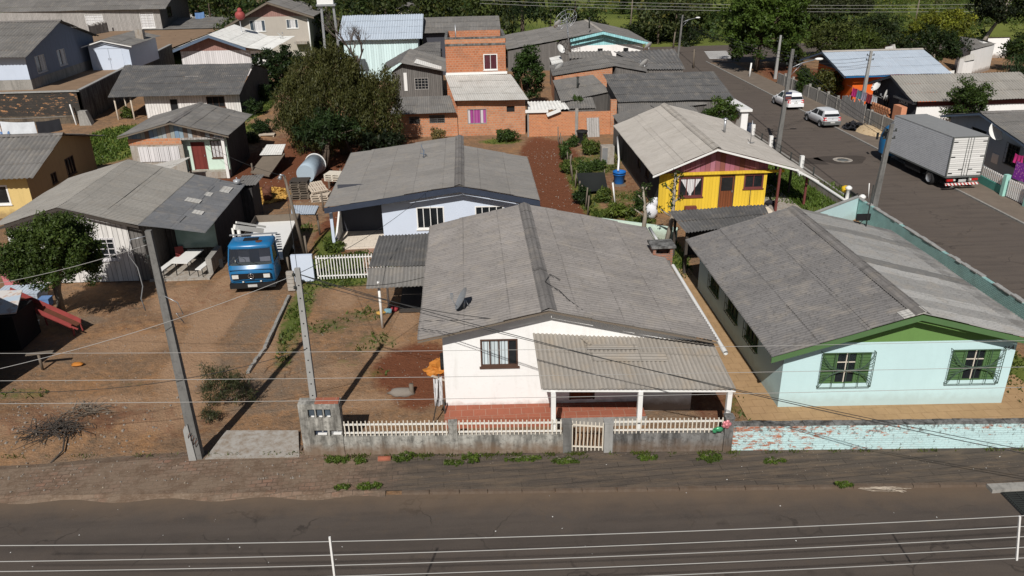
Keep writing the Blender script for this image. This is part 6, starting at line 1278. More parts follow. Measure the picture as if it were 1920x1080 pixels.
def wire(name, label, pts, r, mat='wire', group=None, cat='wire'):
    mb = MB(); mb.tube(pts, r, 5); o = mb.build(name, M[mat]); tag(o, label, cat, group); return o
def quad(p, q, r_, x): # parabola through three pixel points
    (x0, y0), (x1, y1), (x2, y2) = p, q, r_
    return y0*(x-x1)*(x-x2)/((x0-x1)*(x0-x2))+y1*(x-x0)*(x-x2)/((x1-x0)*(x1-x2))+y2*(x-x0)*(x-x1)/((x2-x0)*(x2-x1))
LV = []
for i, (p, q, r_) in enumerate((((0, 1023), (960, 1007), (1920, 967)), ((0, 1053), (960, 1030.5), (1920, 987)), ((0, 1071.6), (960, 1050), (1920, 1006)), ((0, 1094), (960, 1070), (1920, 1026)), ((0, 1115), (960, 1090), (1920, 1046)))):
    pts = [Y(x, quad(p, q, r_, x), 11.5) for x in range(-600, 2600, 100)]; LV.append(pts)
    wire('power_line', ('uppermost', 'second', 'third', 'fourth', 'lowest')[i]+' of the five thick pale wires above the foreground street', pts, .0095, group='low voltage wires over the street')
for i, (p, q, r_, yy) in enumerate((((0, 662.5), (960, 656), (1920, 638.5), 12.3), ((0, 714), (960, 705), (1920, 688), 11.45), ((0, 757), (960, 746), (1920, 726), 10.6))):
    pts = [Y(x, quad(p, q, r_, x), yy) for x in range(-600, 2600, 100)]
    wire('power_line', ('thin wire crossing the white house window level', 'thin wire crossing below the white house window', 'thin wire just above the white picket fence')[i], pts, .0042, group='high voltage wires in front of the houses')
for px, i0, lab in ((618, 0, 'white vertical spacer bar on the thick wires at the lower left'), (1912, 0, 'white vertical spacer bar on the thick wires at the right edge')):
    a = Y(px, 1007 if px < 1000 else 968, 11.48); b = Y(px+14 if px < 1000 else px-6, 1120 if px < 1000 else 1050, 11.48); mb = MB(); mb.bar(a, b, .035); 
    tag(mb.build('wire_spacer', M['white_paint']), lab, 'wire spacer')
def sag(a, b, s, n=14): return [Vector(a).lerp(Vector(b), k/n)-Vector((0, 0, s*4*(k/n)*(1-k/n))) for k in range(n+1)]
pm = b1.lerp(T1, .97); pl = b0.lerp(T0, .95)
wire('service_cable', 'twisted pale cable from the left edge up to the slim service pole', sag(Y(-60, 705, 20), pm, .25), .009, 'wire', cat='cable')
wire('service_cable', 'cable from the left edge passing the round tree to the tall leaning pole', sag(Y(-60, 540, 27), pl, .15), .009, 'wire', cat='cable')
wire('service_cable', 'dark cable from the slim service pole across the porch roof to the right', sag(pm, Y(2050, 876, 16.5), .35), .012, 'cable', cat='cable')
wire('service_cable', 'second dark cable close above the one over the porch roof', sag(pm+Vector((0, 0, -.2)), Y(2050, 868, 16.5), .30), .010, 'cable', cat='cable')
wire('service_cable', 'black cable from the slim service pole to the white house gable', sag(pm, Vector((1.4, 24.15, 3.75)), .3), .012, 'cable', cat='cable')
wire('service_cable', 'black cable from the slim service pole to the carport', sag(pm+Vector((0, 0, -.3)), Vector((-2.1, 31.2, 2.5)), .25), .012, 'cable', cat='cable')
wire('service_cable', 'black cable from the slim service pole back to the pale blue house', sag(pm, Vector((-2.3, 41.4, 3.2)), .3), .010, 'cable', cat='cable')
wire('service_cable', 'black cable between the slim service pole and the thin timber pole', sag(pm, T2, .2), .010, 'cable', cat='cable')
wire('service_cable', 'black cable from the thin timber pole to the patched shack', sag(T2, Vector((-19.2, 57, 2.9)), .3), .010, 'cable', cat='cable')
wire('service_cable', 'low dark cable stretched over the dirt yard to the left', sag(b1+Vector((0, -.1, 3.4)), Y(-40, 735, 20.5), .5), .010, 'cable', cat='cable')
pa_ = [Z(1457, 285), Z(1631, 420)]
ta, tb = Y(1487, 92, pa_[0].y), Y(1673, 232, pa_[1].y); tc = Y(1634, 95, Z(1612, 215).y); te = Y(1280, 28, Z(1271, 108).y)
for k in range(3): wire('street_wire', ('upper', 'middle', 'lower')[k]+' wire between the two poles of the side street', sag(ta-Vector((0, 0, .4+.25*k)), tb-Vector((0, 0, .4+.25*k)), .4), .012, 'cable', 'side street wires')
for k in range(4): wire('street_wire', ('first', 'second', 'third', 'fourth')[k]+' wire from the signed pole to the pole before the orange house', sag(ta-Vector((0, 0, .5+.25*k)), tc-Vector((0, 0, .5+.3*k)), .3), .012, 'cable', 'side street wires')
for k in range(3): wire('street_wire', ('first', 'second', 'third')[k]+' wire from the signed pole to the far corner pole', sag(ta-Vector((0, 0, .3+.25*k)), te-Vector((0, 0, .4+.3*k)), .5), .014, 'cable', 'side street wires')
for k in range(3): wire('street_wire', ('top', 'middle', 'bottom')[k]+' thin pale wire high above the far wood', [Y(x, quad((1100, 2+6*k), (1500, 10+6*k), (1920, 6+7*k), x), 120) for x in range(900, 2200, 100)], .02, 'wire', 'far wires above the wood')
# big mesh antenna and dishes in the middle roofs
b_ = Y(1068, 75, 100); t_ = thing('antenna_dish', 'large see-through mesh dish on a mast beside the aqua house roof', 'satellite dish', (b_.x, 100, 3)); c = Y(1063, 40, 100); mb = MB(); mb.tube([(b_.x, 100, 2.5), c], .08, 6); mb.build('mast', M['steel'], t_); mb = MB(); d = Vector((-.5, -.55, .67)).normalized(); u = d.cross(Vector((0, 0, 1))).normalized(); v = u.cross(d)
for rr in (.5, 1.0, 1.45): mb.tube([c+(u*math.cos(a)+v*math.sin(a))*rr+d*(rr*rr*.18) for a in np.linspace(0, 2*math.pi, 25)], .03, 4)
for k in range(12): a = k*math.pi/6; mb.tube([c, c+(u*math.cos(a)+v*math.sin(a))*.75+d*.1, c+(u*math.cos(a)+v*math.sin(a))*1.45+d*.38], .025, 4)
mb.build('mesh_dish', M['steel'], t_)
for px, py, yy, r_, lab in ((1046, 46, 100, .55, 'small white dish left of the large mesh dish'), (1051, 92, 92, .5, 'white dish with shaded back on the plank shed roof'), (1049, 129, 84, .6, 'pale dish on the low gable roof left slope'), (1208, 121, 84, .6, 'bright white dish at the right edge of the low gable roof'), (1216, 88, 98, .6, 'white dish just right of the aqua gable')):
    q = Y(px, py, yy); dish('satellite_dish', lab, q-Vector((0, 0, .6)), r_, R(-40 if px != 1051 else 140), R(35), .6)
for px, py, yy, lab in ((1262, 132, 86, 'dark stovepipe on the ribbed dark roof'), (1083, 160, 72, 'dark stovepipe on the small steep grey roof'), (1105, 45, 104, 'short pipe on the aqua house roof')):
    q = Y(px, py, yy); t_ = thing('stovepipe', lab, 'pipe', q-Vector((0, 0, .4))); mb = MB(); mb.tube([q-Vector((0, 0, .5)), q+Vector((0, 0, .7))], .09, 6); mb.build('pipe', M['iron'], t_); mb = MB(); mb.lathe(q+Vector((0, 0, .7)), [(.15, 0), (.15, .05), (0, .1)], 8); mb.build('cowl', M['iron'], t_)
# right side street walls, teal fence
t_ = thing('yard_wall', 'grey concrete panel wall on the far side of the side street by the cars', 'wall', (34.7, 70, 0)); mb = MB()
for k, (ya, yb_, h, mt) in enumerate(((59.9, 61.8, 1.5, 0), (61.9, 67.5, 1.35, 0), (72.5, 88.5, 1.2, 0))): mb.box((34.6, ya, 0), (34.75, yb_, h))
for ya in np.arange(60, 88, 2.2): mb.box((34.56, ya, 0), (34.79, ya+.15, 1.45)) if not 67.3 < ya < 72.4 else None
mb.build('wall', M['concrete'], t_)
t_ = thing('board_fence', 'patchwork board fence with holes behind the nearer white car', 'fence', (34.7, 70, 0)); mb = MB()
for k in range(18): y_ = 67.7+k*.26; mb.box((34.6, y_, 0), (34.65, y_+.24, rnd.uniform(1.5, 2.0)))
mb.build('boards', M['pale_boards'], t_)
t_ = thing('brick_fence', 'openwork orange brick fence with a pink pillar in front of the bar', 'fence', (34.9, 64, 0)); mb = MB()
for ya, yb_ in ((64.2, 67.6), (60.8, 61.9)):
    mb = MB()
    for k in range(int((yb_-ya)/.45)):
        for j in range(4): y_ = ya+k*.45+(.2 if j % 2 else 0); mb.box((34.9, y_, 1.2+j*.2), (35.05, y_+.3, 1.38+j*.2))
    mb.build('openwork', M['brick_wall'], t_)
if 1: mb = MB(); mb.box((34.85, 62.3, 0), (35.3, 63.6, 2.5)); mb.build('pillar', m_plain('salmon_plaster', (.62, .27, .15), .8), t_)
t_ = thing('fence', 'teal low wall with white pickets and pale posts, right edge', 'fence', (34, 47, 0)); a, b = Vector((33.95, 52.0, 0)), Vector((33.6, 46.6, 0)); mb = MB(); th = Vector((.15, 0, 0)); u = Vector((0, 0, .6)); mb.hexa([b, b+th, a+th, a, b+u, b+th+u, a+th+u, a+u]); mb.build('low_wall', m_plain('teal_plaster', (.10, .34, .28), .8), t_)
for k in range(26): p = a.lerp(b, k/25)+Vector((.07, 0, 0)); mb = MB(); mb.box((p.x-.02, p.y-.05, .62), (p.x+.02, p.y+.05, 1.25)); mb.build('picket', M['white_paint'], t_)
mb = MB(); mb.bar(a+Vector((.1, 0, 1.05)), b+Vector((.1, 0, 1.05)), .04); mb.bar(a+Vector((.1, 0, .75)), b+Vector((.1, 0, .75)), .04); mb.build('rail', M['white_paint'], t_)
for y_ in (46.45, 44.2): mb = MB(); mb.box((33.45, y_-.15, 0), (33.75, y_+.15, 1.45)); mb.build('post', m_plain('pale_teal_plaster%d' % int(y_), (.33, .60, .52), .7), t_)
for k in range(10): mb = MB(); y_ = 44.5+k*.18; mb.box((33.6, y_-.05, .15), (33.64, y_+.05, 1.25)); mb.build('picket', M['white_paint'], t_)
mb = MB(); mb.bar((33.66, 44.3, .9), (33.66, 46.3, .9), .04); mb.bar((33.66, 44.3, .4), (33.66, 46.3, .4), .04); mb.build('rail', M['white_paint'], t_)
for k in range(16): mb = MB(); y_ = 40.9+k*.2; mb.box((33.5, y_-.05, .15), (33.54, y_+.05, 1.3)); mb.build('picket', M['white_paint'], t_)
# laundry
def cloth(name, label, pts, mat, cat='laundry', wob=.06, group=None, drop=1.0):
    (a, b) = pts; a, b = Vector(a), Vector(b); mb = MB(); mb.smooth = True; n, m_ = 10, 6; d = (b-a).normalized(); nn = d.cross(Vector((0, 0, 1))).normalized()
    def P(i, j): s = i/n; t = j/m_; return a.lerp(b, s)-Vector((0, 0, drop*t+.06*math.sin(math.pi*s)))+nn*wob*math.sin(5*s*math.pi+t)*t
    for i in range(n):
        for j in range(m_): mb.face([P(i, j+1), P(i+1, j+1), P(i+1, j), P(i, j)])
    return tag(mb.build(name, M[mat]), label, cat, group)
cloth('bedspread', 'purple floral bedspread hanging over the teal fence', ((34.3, 46.9, 2.2), (34.6, 42.5, 2.2)), 'floral', drop=1.1)
cloth('shirt', 'hot pink cloth hanging in front of the grey blue house', ((35.9, 49.4, 2.0), (36.0, 48.7, 2.0)), 'cloth_pink', drop=.6)
cl = [((-39.6, 66, 2.5), (-36.7, 66, 2.3), 'cloth_white', 'white sheet on the line below the retaining wall', 1.4), ((-36.6, 66, 2.3), (-34.0, 66, 2.2), 'cloth_white', 'second white sheet on the line below the retaining wall', 1.3), ((-33.9, 66, 2.2), (-32.0, 66, 2.4), 'cloth_black', 'black printed cloth on the line below the retaining wall', 1.2), ((-37.2, 65.8, 1.6), (-36.1, 65.8, 1.55), 'cloth_blue', 'small blue cloth in front of the white sheets', .6)]
for a, b, m_, lab, dr in cl:
    k = 62.3/66; cloth('laundry', lab, ((a[0]*.97, 62.5, a[2]+1.15), (b[0]*.97, 62.5, b[2]+1.15)), m_, drop=dr*.75, group='laundry on the lines')
wire('clothesline', 'clothesline below the retaining wall', sag((-41, 62.5, 3.9), (-30.5, 62.5, 3.7), .15), .012, 'wire', cat='clothesline')
xx = [('cloth_pink', 'pink and red towel on the line by the orange house'), ('cloth_teal', 'pale teal cloth on the line by the orange house'), ('cloth_lilac', 'lilac cloth on the line by the orange house'), ('cloth_red', 'red shirt on the line by the orange house'), ('cloth_white', 'white cloth at the left end of the orange house line')]
for k, (m_, lab) in enumerate(xx): cloth('laundry', lab, ((35.2, 71.8-k*.95, 2.45), (35.25, 71.0-k*.95, 2.45)), m_, drop=.75, group='laundry on the lines')
wire('clothesline', 'clothesline by the orange house', [(35.2, 73, 2.46), (35.25, 66.5, 2.46)], .012, 'wire', cat='clothesline')
b_ = Vector((35.6, 67.0, 0)); cloth('banner', 'black cloth with white print leaning by the pole before the orange house', ((35.3, 69.2, 2.0), (35.4, 67.2, 1.9)), 'cloth_black', drop=1.5)
cloth('laundry', 'jeans and shirts on the line in the far yard, top left', (Y(365, 24, 120), Y(382, 22, 120)), 'cloth_blue', drop=.8)
c_ = Y(822, 712, 24.0); cloth('striped_cloth', 'striped white and lilac cloth hanging on a stick at the white house corner', ((c_.x-.18, 24.0, 1.72), (c_.x+.12, 24.05, 1.78)), 'curtain_white', drop=1.1, wob=.03)
t_ = thing('stick', 'bent dark stick holding the striped cloth at the white house corner', 'stick', (c_.x+.05, 24.1, 0)); mb = MB(); mb.tube([(c_.x-.3, 23.6, 0), (c_.x-.05, 23.95, 1.0), (c_.x+.02, 24.08, 1.85)], .022, 5); mb.tube([(c_.x+.2, 23.7, 0), (c_.x+.14, 23.9, .9)], .03, 5); mb.build('stick', M['wood_dark'], t_)
# balloon flowers on the fence end
q = fp(Z(1348, 850).x, .0); t_ = thing('flower_balloon', 'pink and green foil flower balloons tied to the right end of the picket fence', 'balloon', (q.x, q.y, .8)); mb = MB()
for k in range(5): a = 2*math.pi*k/5; mb.blob((q.x+.12+.09*math.cos(a), q.y-.08, 1.18+.09*math.sin(a)), .075, .04, .075, jit=.1)
mb.blob((q.x+.12, q.y-.12, 1.18), .07, .04, .07, jit=0); mb.build('flower', M['foil_pink'], t_); mb = MB(); mb.blob((q.x-.1, q.y-.08, 1.0), .15, .06, .1, jit=.3); mb.blob((q.x-.24, q.y-.06, .95), .09, .05, .08, jit=.3); mb.build('leaves', M['foil_green'], t_)
# ------------------------------------------------------------------ vehicles (local frame: +Y forward, origin on the ground)
def wheel(parent, x, y, r, w, hub='steel'):
    mb = MB(); mb.lathe((x, y, r), [(r*.62, -w/2), (r*.94, -w/2), (r, -w*.3), (r, w*.3), (r*.94, w/2), (r*.62, w/2)], 18, 'x', cap=False); tw = mb.build('wheel', M['rubber'], parent, local=True)
    mb = MB(); s = 1 if x > 0 else -1; mb.lathe((x, y, r), [(r*.63, s*w*.48), (r*.5, s*w*.3), (r*.2, s*w*.36), (0, s*w*.36)], 14, 'x', cap=False); mb.lathe((x, y, r), [(0, -s*w*.4), (r*.63, -s*w*.4)], 14, 'x', cap=False); mb.build('rim', M[hub], tw, local=True)
def loft(mb, secs):
    """secs: list of rings (equal length) of points"""
    old = mb.smooth; mb.smooth = True
    for a, b in zip(secs, secs[1:]):
        n = len(a)
        for k in range(n-1): mb.face([a[k], a[k+1], b[k+1], b[k]])
    mb.smooth = old
def hatchback(name, label, loc, rz, paint, grey_bumper, group, taller=False):
    t = thing(name, label, 'car', loc, rz, group); L, Wd, H_ = (3.9, 1.65, 1.45) if not taller else (3.95, 1.68, 1.52)
    hw = Wd/2; y0, y1 = -L/2, L/2
    # body side profile stations: y, z of sill, z of belt, half width
    st = [(y0, .42, .80, hw*.86), (y0+.12, .30, .92, hw*.95), (y0+.6, .26, .95, hw), (y0+1.6, .24, .95, hw), (y0+2.6, .24, .93, hw), (y1-.9, .26, .88, hw), (y1-.25, .30, .74, hw*.95), (y1, .40, .60, hw*.82)]
    mb = MB(); secs = []
    for (y, zs, zb, w) in st:
        secs.append([Vector(v) for v in ((-w*.88, y, zs), (-w, y, zs+.12), (-w, y, zb-.14), (-w*.93, y, zb), (-w*.5, y, zb+.03), (0, y, zb+.04), (w*.5, y, zb+.03), (w*.93, y, zb), (w, y, zb-.14), (w, y, zs+.12), (w*.88, y, zs))])
    loft(mb, secs); mb.face(secs[0]); mb.face(secs[-1][::-1]); mb.build('body', M[paint], t, local=True)
    # cabin: rear, rear-top, front-top, windscreen foot
    cb = [(y0+.10, .93, hw*.88), (y0+.50, H_-.06, hw*.72), (y0+1.1, H_, hw*.74), (y0+2.0, H_-.02, hw*.73), (y0+2.75, .94, hw*.86)]
    mb = MB(); roof = [cb[1], cb[2], cb[3]]
    secs = [[Vector((-w, y, z-.03)), Vector((-w*.9, y, z+.005)), Vector((-w*.4, y, z+.03)), Vector((w*.4, y, z+.03)), Vector((w*.9, y, z+.005)), Vector((w, y, z-.03))] for (y, z, w) in roof]; loft(mb, secs)
    def side(s, y, f):   # f 0 belt, 1 roof
        w = hw*.93+(hw*.73-hw*.93)*f; return Vector((s*w, y, .93+(H_-.03-.93)*f))
    for s in (-1, 1):
        for (ya, yb, yc, yd) in ((y0+.10, y0+.52, y0+.42, y0+.62), (y0+1.42, y0+1.55, y0+1.40, y0+1.50), (y0+2.62, y0+2.76, y0+1.92, y0+2.02)):
            mb.face([side(s, ya, 0), side(s, yb, 0), side(s, yd, 1), side(s, yc, 1)])
        mb.face([side(s, y0+.55, .86), side(s, y0+2.1, .86), side(s, y0+2.0, 1), side(s, y0+.5, 1)])
    mb.face([Vector((-hw*.93, y0+.1, .93)), Vector((hw*.93, y0+.1, .93)), Vector((hw*.8, y0+.28, 1.16)), Vector((-hw*.8, y0+.28, 1.16))]) if False else None
    mb.build('cabin', M[paint], t, local=True)
    for s in (-1, 1):
        for (ya, yb, yc, yd) in ((y0+.5, y0+1.42, y0+.62, y0+1.40), (y0+1.55, y0+2.6, y0+1.5, y0+1.95)):
            mb = MB(); o = Vector((s*.004, 0, 0)); mb.face([side(s, ya, .04)-o, side(s, yb, .04)-o, side(s, yd, .88)-o, side(s, yc, .88)-o]); mb.build('side_window', M['glass'], t, local=True)
    mb = MB(); mb.face([Vector((-hw*.84, y0+.13, .97)), Vector((hw*.84, y0+.13, .97)), Vector((hw*.70, y0+.49, H_-.08)), Vector((-hw*.70, y0+.49, H_-.08))]); mb.build('rear_window', M['glass'], t, local=True)
    mb = MB(); mb.face([Vector((-hw*.86, y0+.10, .93)), Vector((hw*.86, y0+.10, .93)), Vector((hw*.72, y0+.50, H_-.035)), Vector((-hw*.72, y0+.50, H_-.035))]); 
    mb.v = [(x, y+.012, z) for x, y, z in mb.v]; mb.build('tailgate_frame', M[paint], t, local=True)
    mb = MB(); mb.face([Vector((-hw*.86, y0+2.72, .96)), Vector((hw*.86, y0+2.72, .96)), Vector((hw*.70, y0+2.02, H_-.03)), Vector((-hw*.70, y0+2.02, H_-.03))]); mb.build('windscreen', M['glass'], t, local=True)
    bm_ = 'bumper' if grey_bumper else paint
    mb = MB(); mb.hexa([Vector(v) for v in ((-hw*.9, y0-.09, .30), (hw*.9, y0-.09, .30), (hw*.97, y0+.3, .30), (-hw*.97, y0+.3, .30), (-hw*.9, y0-.09, .60), (hw*.9, y0-.09, .60), (hw*1.005, y0+.3, .58), (-hw*1.005, y0+.3, .58))]); mb.build('bumper', M[bm_], t, local=True)
    mb = MB(); mb.hexa([Vector(v) for v in ((-hw*.97, y1-.35, .28), (hw*.97, y1-.35, .28), (hw*.85, y1+.07, .28), (-hw*.85, y1+.07, .28), (-hw*1.0, y1-.35, .52), (hw*1.0, y1-.35, .52), (hw*.85, y1+.07, .52), (-hw*.85, y1+.07, .52))]); mb.build('bumper', M[bm_], t, local=True)
    for s in (-1, 1):
        mb = MB(); mb.hexa([Vector(v) for v in ((s*hw*.60, y0-.02, .66), (s*hw*.90, y0-.01, .66), (s*hw*.97, y0+.16, .66), (s*hw*.6, y0+.16, .66), (s*hw*.64, y0+.06, .93), (s*hw*.90, y0+.06, .93), (s*hw*.93, y0+.2, .93), (s*hw*.64, y0+.2, .93))]); mb.build('tail_light', M['lamp_red'], t, local=True)
        mb = MB(); mb.box((s*hw*.62-.14, y1-.12, .56), (s*hw*.62+.14, y1+.0, .70)); mb.build('headlight', M['lamp_clear'], t, local=True)
        mb = MB(); mb.box((s*hw*1.0-.08, y0+2.45, .98), (s*hw*1.0+.1*s+.08, y0+2.58, 1.10)); mb.build('mirror', M[paint], t, local=True)
        for y in (y0+.62, y1-.72): wheel(t, s*(hw-.09), y, .29, .19)
        mb = MB()
        for y in (y0+.62, y1-.72): mb.lathe((s*(hw+.002), y, .29), [(.30, 0), (.37, 0)], 18, 'x', cap=False)
        mb.build('wheel_arch', M['black'], t, local=True)
    mb = MB(); mb.box((-.2, y0-.098, .46) if grey_bumper else (-.2, y0-.03, .60), (.2, y0-.09, .58) if grey_bumper else (.2, y0-.0, .72)); mb.build('number_plate', M['plate'], t, local=True)
    mb = MB(); mb.lathe((0, y0-.005, .80), [(0, 0), (.05, 0)], 10, 'y', cap=False); mb.build('badge', M['steel'], t, local=True)
    return t
ra, rb_, fl = Z(1546, 241), Z(1575, 240), Z(1511, 229)
ax = Vector((30.3, 69.3, 0)); c2 = Vector((31.15, 68.35, .012)); hatchback('parked_car', 'nearer pale silver white hatchback with grey bumper and low dark rear window', c2, R(2), 'car_silver', True, 'cars parked in the side street')
c1 = Vector((31.05, 76.25, .012)); hatchback('parked_car', 'farther bright white hatchback with body colour bumper and wraparound tail lights', c1, R(2), 'car_white', False, 'cars parked in the side street', True)

# ---- blue flatbed truck (local +Y = forward; it faces the viewer)
t = thing('flatbed_truck', 'blue flatbed truck with white loading bed parked beside the whitewashed house', 'truck', (-10.77, 37.2, 0), R(182.4))
hw = 1.10
P0 = [  # cab profile rings: (y forward, z)
]
mb = MB()
def ring(z, yf, w, yb=-0.35, r=.16):
    return [Vector(v) for v in ((-w, yb, z), (-w, yf-r*1.6, z), (-w+r*.4, yf-r*.5, z), (-w+r*1.4, yf, z), (0, yf+.05, z), (w-r*1.4, yf, z), (w-r*.4, yf-r*.5, z), (w, yf-r*1.6, z), (w, yb, z))]
secs = [ring(.55, 1.18, hw), ring(.85, 1.24, hw), ring(1.22, 1.26, hw), ring(1.30, 1.20, hw), ring(1.42, 1.12, hw*.99)]
loft(mb, secs)
# upper pillars and roof
for s in (-1, 1):
    mb.hexa([Vector(v) for v in ((s*hw*.99, 1.02, 1.42), (s*hw*.93, 1.10, 1.42), (s*hw*.9, 1.0, 1.42), (s*hw*.96, .92, 1.42), (s*hw*.93, .72, 2.18), (s*hw*.87, .80, 2.18), (s*hw*.84, .70, 2.18), (s*hw*.9, .62, 2.18))])
    mb.hexa([Vector(v) for v in ((s*hw*.99, -.35, 1.42), (s*hw*.99, -.1, 1.42), (s*hw*.93, -.1, 1.42), (s*hw*.93, -.35, 1.42), (s*hw*.93, -.3, 2.18), (s*hw*.93, -.1, 2.18), (s*hw*.88, -.1, 2.18), (s*hw*.88, -.3, 2.18))])
rs = [ring(2.15, .82, hw*.94, -.35, .14), ring(2.26, .86, hw*.95, -.36, .14), ring(2.36, .74, hw*.88, -.32, .2), ring(2.40, .5, hw*.7, -.2, .2)]
loft(mb, rs); mb.smooth = True; mb.face(rs[-1]); mb.smooth = False
mb.face([Vector((-hw*.98, -.35, .55)), Vector((hw*.98, -.35, .55)), Vector((hw*.92, -.34, 2.3)), Vector((-hw*.92, -.34, 2.3))])
mb.build('cab', M['truck_blue'], t, local=True)
mb = MB()
for s in (-1, 1):
    for y_ in (-.12, .93): mb.box((s*(hw+.001)-.004, y_-.008, .6), (s*(hw+.001)+.004, y_+.008, 1.4))
    mb.box((s*(hw+.001)-.01, .3, 1.12), (s*(hw+.001)+.02, .45, 1.16)); mb.box((s*(hw-.1)-.12, .1, .40), (s*(hw-.1)+.12, .95, .52))
mb.box((-hw*.9, 1.262, 1.225), (hw*.9, 1.30, 1.24)); mb.box((-hw*.88, 1.29, .70), (hw*.88, 1.31, .715)); mb.build('trim', M['black'], t, local=True)
mb = MB()
for s in (-.5, .5): mb.box((s-.25, .0, 1.2), (s+.25, .12, 1.8))
mb.build('seat', M['cloth_lilac'], t, local=True)
mb = MB(); mb.box((-hw*.9, .78, 1.2), (hw*.9, 1.0, 1.43)); mb.tube([(.5+.2*math.cos(a), .72+.08*math.sin(a), 1.52+.18*math.sin(a)) for a in np.linspace(0, 2*math.pi, 17)], .015, 4); mb.box((-hw*.95, -.3, .6), (hw*.95, 1.1, .62)); mb.build('dashboard', M['bumper'], t, local=True)
mb = MB(); mb.face([Vector((-hw*.93, 1.05, 1.44)), Vector((0, 1.12, 1.44)), Vector((0, .83, 2.16)), Vector((-hw*.87, .76, 2.16))]); mb.face([Vector((0, 1.12, 1.44)), Vector((hw*.93, 1.05, 1.44)), Vector((hw*.87, .76, 2.16)), Vector((0, .83, 2.16))]); wsn = mb.build('windscreen', M['glass_clear'], t, local=True)
mb = MB()
for s in (-.45, .35): mb.tube([(s, 1.16, 1.43), (s+.35, 1.10, 1.56)], .012, 4)
mb.build('wiper', M['black'], wsn, local=True)
for s in (-1, 1):
    mb = MB(); mb.face([Vector((s*hw*.965, -.1, 1.44)), Vector((s*hw*.965, .9, 1.44)), Vector((s*hw*.90, .64, 2.14)), Vector((s*hw*.90, -.1, 2.14))]); mb.build('side_window', M['glass'], t, local=True)
    mb = MB(); mb.tube([(s*hw, .95, 1.55), (s*hw*1.2, 1.05, 1.6)], .015, 4); mb.box((s*hw*1.2-.02*s-.03, 1.03, 1.35), (s*hw*1.2+.1*s+.03, 1.07, 1.78)); mb.build('mirror', M['black'], t, local=True)
    mb = MB(); mb.box((s*.74-.15, 1.245, .83), (s*.74+.15, 1.36, 1.02)); mb.build('headlight', M['lamp_clear'], t, local=True)
    mb = MB(); mb.box((s*.42-.04, 1.265, .60), (s*.42+.04, 1.30, .66)); mb.build('indicator', M['lamp_clear'], t, local=True)
mb = MB(); mb.hexa([Vector(v) for v in ((-.93, 1.20, .78), (.93, 1.20, .78), (.93, 1.24, .78), (-.93, 1.24, .78), (-.93, 1.24, 1.06), (.93, 1.24, 1.06), (.93, 1.285, 1.06), (-.93, 1.285, 1.06))]); mb.v = [(x, y+.062, z) for x, y, z in mb.v]; gr = mb.build('grille', M['black'], t, local=True)
mb = MB(); c = Vector((0, 1.36, .93)); mb.tube([c+Vector((.13*math.cos(a), 0, .13*math.sin(a))) for a in np.linspace(0, 2*math.pi, 21)], .014, 5, cap=False)
for k in range(3): a = math.pi/2+k*2*math.pi/3; mb.bar(c, c+Vector((.125*math.cos(a), 0, .125*math.sin(a))), .02)
mb.build('emblem', M['chrome'], gr, local=True)
mb = MB(); mb.box((-hw*.98, 1.1, .30), (hw*.98, 1.32, .54)); bp_ = mb.build('bumper', M['black'], t, local=True)
mb = MB(); mb.box((-.22, 1.322, .36), (.22, 1.335, .49)); mb.build('number_plate', M['plate'], bp_, local=True)
mb = MB(); mb.box((-.35, .0, 2.402), (.35, .42, 2.425)); mb.build('roof_hatch', M['black'], t, local=True)
mb = MB(); mb.lathe((-.42, .5, 2.395), [(0, .012), (.16, .012), (.18, 0)], 8, cap=False); mb.lathe((.62, .1, 2.375), [(0, .012), (.1, .012), (.12, 0)], 8, cap=False); mb.build('rust_patch', M['rust'], t, local=True)
mb = MB(); mb.bar((-1.15, -.4, 2.45), (1.15, -.4, 2.45), .06); mb.bar((-.9, -.42, .9), (-.9, -.42, 2.45), .06); mb.bar((.9, -.42, .9), (.9, -.42, 2.45), .06)
for k in range(7): mb.box((-1.25, -.62, 1.5+k*.13), (-1.02, -.56, 1.55+k*.13))
mb.build('headboard_rack', M['steel'], t, local=True)
mb = MB(); mb.box((-1.2, -6.6, .88), (1.2, -.75, .98)); mb.build('bed', M['white_paint'], t, local=True)
for (a, b) in (((-1.26, -6.66, .70), (-1.2, -.75, 1.38)), ((1.2, -6.66, .70), (1.26, -.75, 1.38))): mb = MB(); mb.box(a, b); mb.build('drop_side', M['wood_dark'], t, local=True)
mb = MB(); mb.box((-1.2, -6.66, .70), (1.2, -6.6, 1.38)); mb.build('tailboard', M['wood'], t, local=True)
mb = MB(); mb.tube([(.75, -.68, .98), (.75, -.68, 2.6)], .09, 6); mb.bar((.95, -.75, 2.75), (-.1, -2.0, 2.05), .18, .24); mb.bar((.85, -.85, 2.95), (-.2, -2.3, 2.15), .08, .1); mb.tube([(1.02, -.68, .98), (1.04, -.72, 2.7)], .06, 6); mb.build('crane_arm', M['white_metal'], t, local=True)
mb = MB(); mb.bar((-.4, -5.4, .62), (-.4, 1.0, .62), .12, .2); mb.bar((.4, -5.4, .62), (.4, 1.0, .62), .12, .2); mb.build('chassis', M['black'], t, local=True)
for s in (-1, 1):
    wheel(t, s*.88, .55, .40, .24, 'white_metal'); wheel(t, s*.9, -4.2, .40, .42, 'white_metal')

